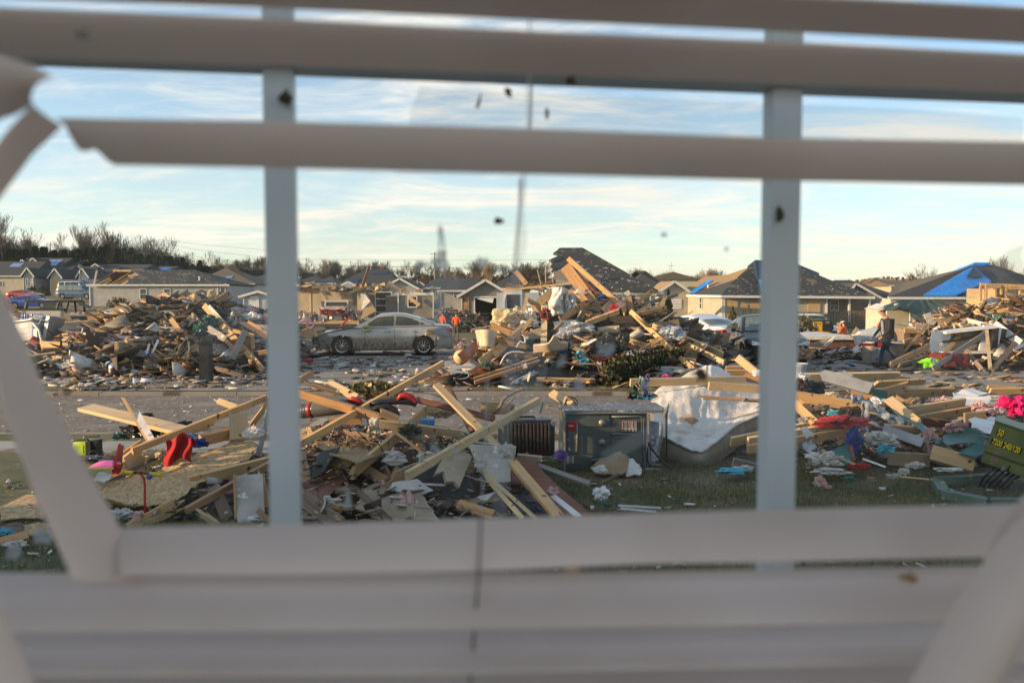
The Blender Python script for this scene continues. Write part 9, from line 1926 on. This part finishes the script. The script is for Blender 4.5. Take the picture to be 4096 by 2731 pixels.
wlb(MB().box(((XL+XR)/2,.016,(ZB+ZT)/2),(XR-XL-.05,.004,ZT-ZB-.05)),'pane','dirty_glass')
# splashes of mud and plaster stuck on the pane: each one a blob of its own
sm=M('glass_smear');sn=sm.node_tree.nodes;sk=sm.node_tree.links;a1,a2,a3=sn.new('ShaderNodeBsdfTransparent'),sn.new('ShaderNodeBsdfTranslucent'),sn.new('ShaderNodeMixShader');a2.inputs[0].default_value=(.5,.52,.53,1);a3.inputs[0].default_value=.48
sk.new(a1.outputs[0],a3.inputs[1]);sk.new(a2.outputs[0],a3.inputs[2]);sk.new(a3.outputs[0],sn['Material Output'].inputs[0])
def splat(x,y,rx,ry,m_,lbl,seed,Y0=.765,rot=0):
 r=random.Random(seed);n=14;pts=[]
 for i in range(n):
  a=2*math.pi*i/n;k=r.uniform(.55,1.15);dx_,dy_=math.cos(a)*rx*k,math.sin(a)*ry*k
  pts.append(S2(x+dx_*math.cos(rot)-dy_*math.sin(rot),y+dx_*math.sin(rot)+dy_*math.cos(rot),Y0))
 c=S2(x,y,Y0)+Vector((0,-.003,0));mb=MB();mb.add(pts+[c],[(i,(i+1)%n,n)for i in range(n)]+[tuple(range(n))[::-1]])
 return build(mb,'mud_splash',m_,origin=c,label=lbl,cat='dirt',group='splashes of dirt on the window pane')
for i,(x,y,rx,ry,m_,lb,rot)in enumerate((
 (1145,508,13,9,'mud_bit','dark crumb stuck on the pane in front of the pale sky',0),(1012,598,24,28,'glass_smear','large grey splash on the pane left of the torn roof',0),(968,608,16,12,'glass_smear','faint grey splash left of the large one',0),(1105,604,24,13,'glass_smear','second large grey splash just left of the torn roof',0),
 (1148,618,20,7,'glass_smear','thin grey splash trailing right toward the torn roof',.4),(1010,540,5,28,'glass_smear','short upright streak above the large grey splash',0),(1525,540,8,7,'glass_smear','tiny grey spot in the sky above the church',0),(1668,572,7,7,'glass_smear','tiny grey spot left of the boarded house',0),
 (1610,860,20,17,'mud_bit','brown splash in front of the mattress hump',.6),(1392,802,26,20,'glass_smear','grey splash over the middle of the central pile',0),(1290,830,12,16,'glass_smear','small grey splash over the left of the central pile',.3),(1480,880,12,16,'glass_smear','pale splash above the stove',0),(1330,885,14,22,'glass_smear','pale splash at the foot of the central pile',0),
 (1010,700,9,40,'glass_smear','long pale streak over the silver sedan roof',.1),(1018,760,18,12,'glass_smear','smear over the sedan window',0),(1045,1035,16,8,'glass_smear','pale fleck over the crossed boards',.7),(1000,1030,9,22,'glass_smear','pale upright fleck over the crossed boards',-.8),(798,1145,10,28,'glass_smear','pale streak low in the left middle',0),(1075,800,7,22,'glass_smear','pale streak beside the driveway',0),
 (1790,490,12,24,'mud_bit','brown mud blob on the right window bar',0),(656,224,16,20,'mud_bit','dark curled crumb on the left window bar',0),(1312,185,14,15,'mud_bit','brown crumb on the sash rail',0),(1168,214,8,16,'mud_bit','dark crumb hanging below the sash rail',-.5),(1100,232,4,26,'bark','thin dark twig fragment below the sash rail',.3),(1256,262,5,16,'mud_bit','short dark fleck below the brown crumb',0),
 (1560,1010,12,10,'glass_smear','pale spot over the mattress side',0),(30,1270,22,18,'glass_smear','soft pale splash at the lower left',0),(95,1230,26,24,'glass_smear','soft greenish splash at the lower left',0))):
 on_bar=i in(19,20,21)
 splat(x,y,rx,ry,m_,lb,i,.715 if on_bar else .748,rot)
for i,(a,b_,lb)in enumerate((((1195,410,),(1185,600),'long grey drip running down the middle of the pane'),((1120,860),(1105,1180),'faint drip down the pane over the crossed boards'),((1015,520),(1020,600),'short drip above the large grey splash'),((1222,180),(1210,400),'upper part of the drip under the sash rail'))):
 A,B=S2(a[0],a[1],.748),S2(b_[0],b_[1],.748);build(MB().tube([A,A.lerp(B,.5)+Vector((.001,0,0)),B],[.0009,.0012,.0006],6),'drip','glass_smear',origin=A,label=lb,cat='dirt',group='drips on the window pane')
fm_=M('glass_smear').copy();MATS['faint_smear_reflection']=fm_;[setattr(q.inputs[0],'default_value',.12)for q in fm_.node_tree.nodes if q.type=='MIX_SHADER']
for P0,lb in(([(1188,410),(1212,410),(1200,700),(1165,1185),(1125,1185),(1175,700)],'faint streak down the middle of the pane'),([(985,650),(1010,620),(1060,640),(1035,790),(1000,830)],'faint soft patch over the sedan roof'),([(1150,800),(1220,760),(1260,840),(1240,960),(1160,930)],'faint soft patch over the foot of the central pile'),([(1380,1040),(1400,1065),(1700,905),(1640,890)],'faint diagonal smear across the stove'),([(2200,650),(2230,690),(2352,620),(2352,560)],'faint diagonal smear before the blue tarp'),([(905,400),(965,200),(2352,270),(2352,420)],'thin pale film painted for the reflection over the upper pane')):  # last sheet paints a reflection on the upper pane as a pale film
 pp=[S2(x,y,.746)for x,y in P0];build(MB().prism(jagpoly(pp,4,.003,3),(0,.0006,0)),'smear','faint_smear_reflection',origin=pp[0],label=lb,cat='dirt',group='smears on the window pane')
# bits on the slats
for x,y,rx,ry,m_,lb,Y0 in((2088,1325,24,14,'pine_orange','brown fleck on the second lower slat at the right',.478),(1315,1307,20,10,'osb','small wood chip lying between the lower slats',.482),(190,80,18,14,'glass_smear','pale fleck on the second slat at the left',.49)):
 splat(x,y,rx,ry,m_,lb,int(x),Y0)
# room: walls, floor, ceiling; back left open, ceiling and left wall cut short to light the slats
def room(nm,c,d,m_='room_wall'):m=MB();m.box((0,0,0),d);o=build(m,nm,m_,kind='structure');o.matrix_world=Matrix.Translation(wl(*c))@RW;return o
room('wall_under_window',(0,.12,1.0),(7.6,.2,.84));room('wall_over_window',(0,.12,2.86),(7.6,.2,.48))
room('wall_beside_window',(-2.42,.12,2.02),(2.83,.2,1.2));room('wall_beside_window',(2.43,.12,2.02),(2.81,.2,1.2))
room('room_floor',(0,-2.4,.35),(7.6,5,.1),'room_floor');room('side_wall',(-3.75,-1.4,1.6),(.1,2.8,2.5));room('side_wall',(3.75,-2.2,1.6),(.1,4.4,2.5))
room('ceiling',(0,-.45,3.0),(7.6,1.1,.1));room('outer_wall_base',(0,.13,.1),(7.6,.22,.95))
room('window_sill',(0,-.05,1.41),(2.1,.12,.03),'vinyl_frame')
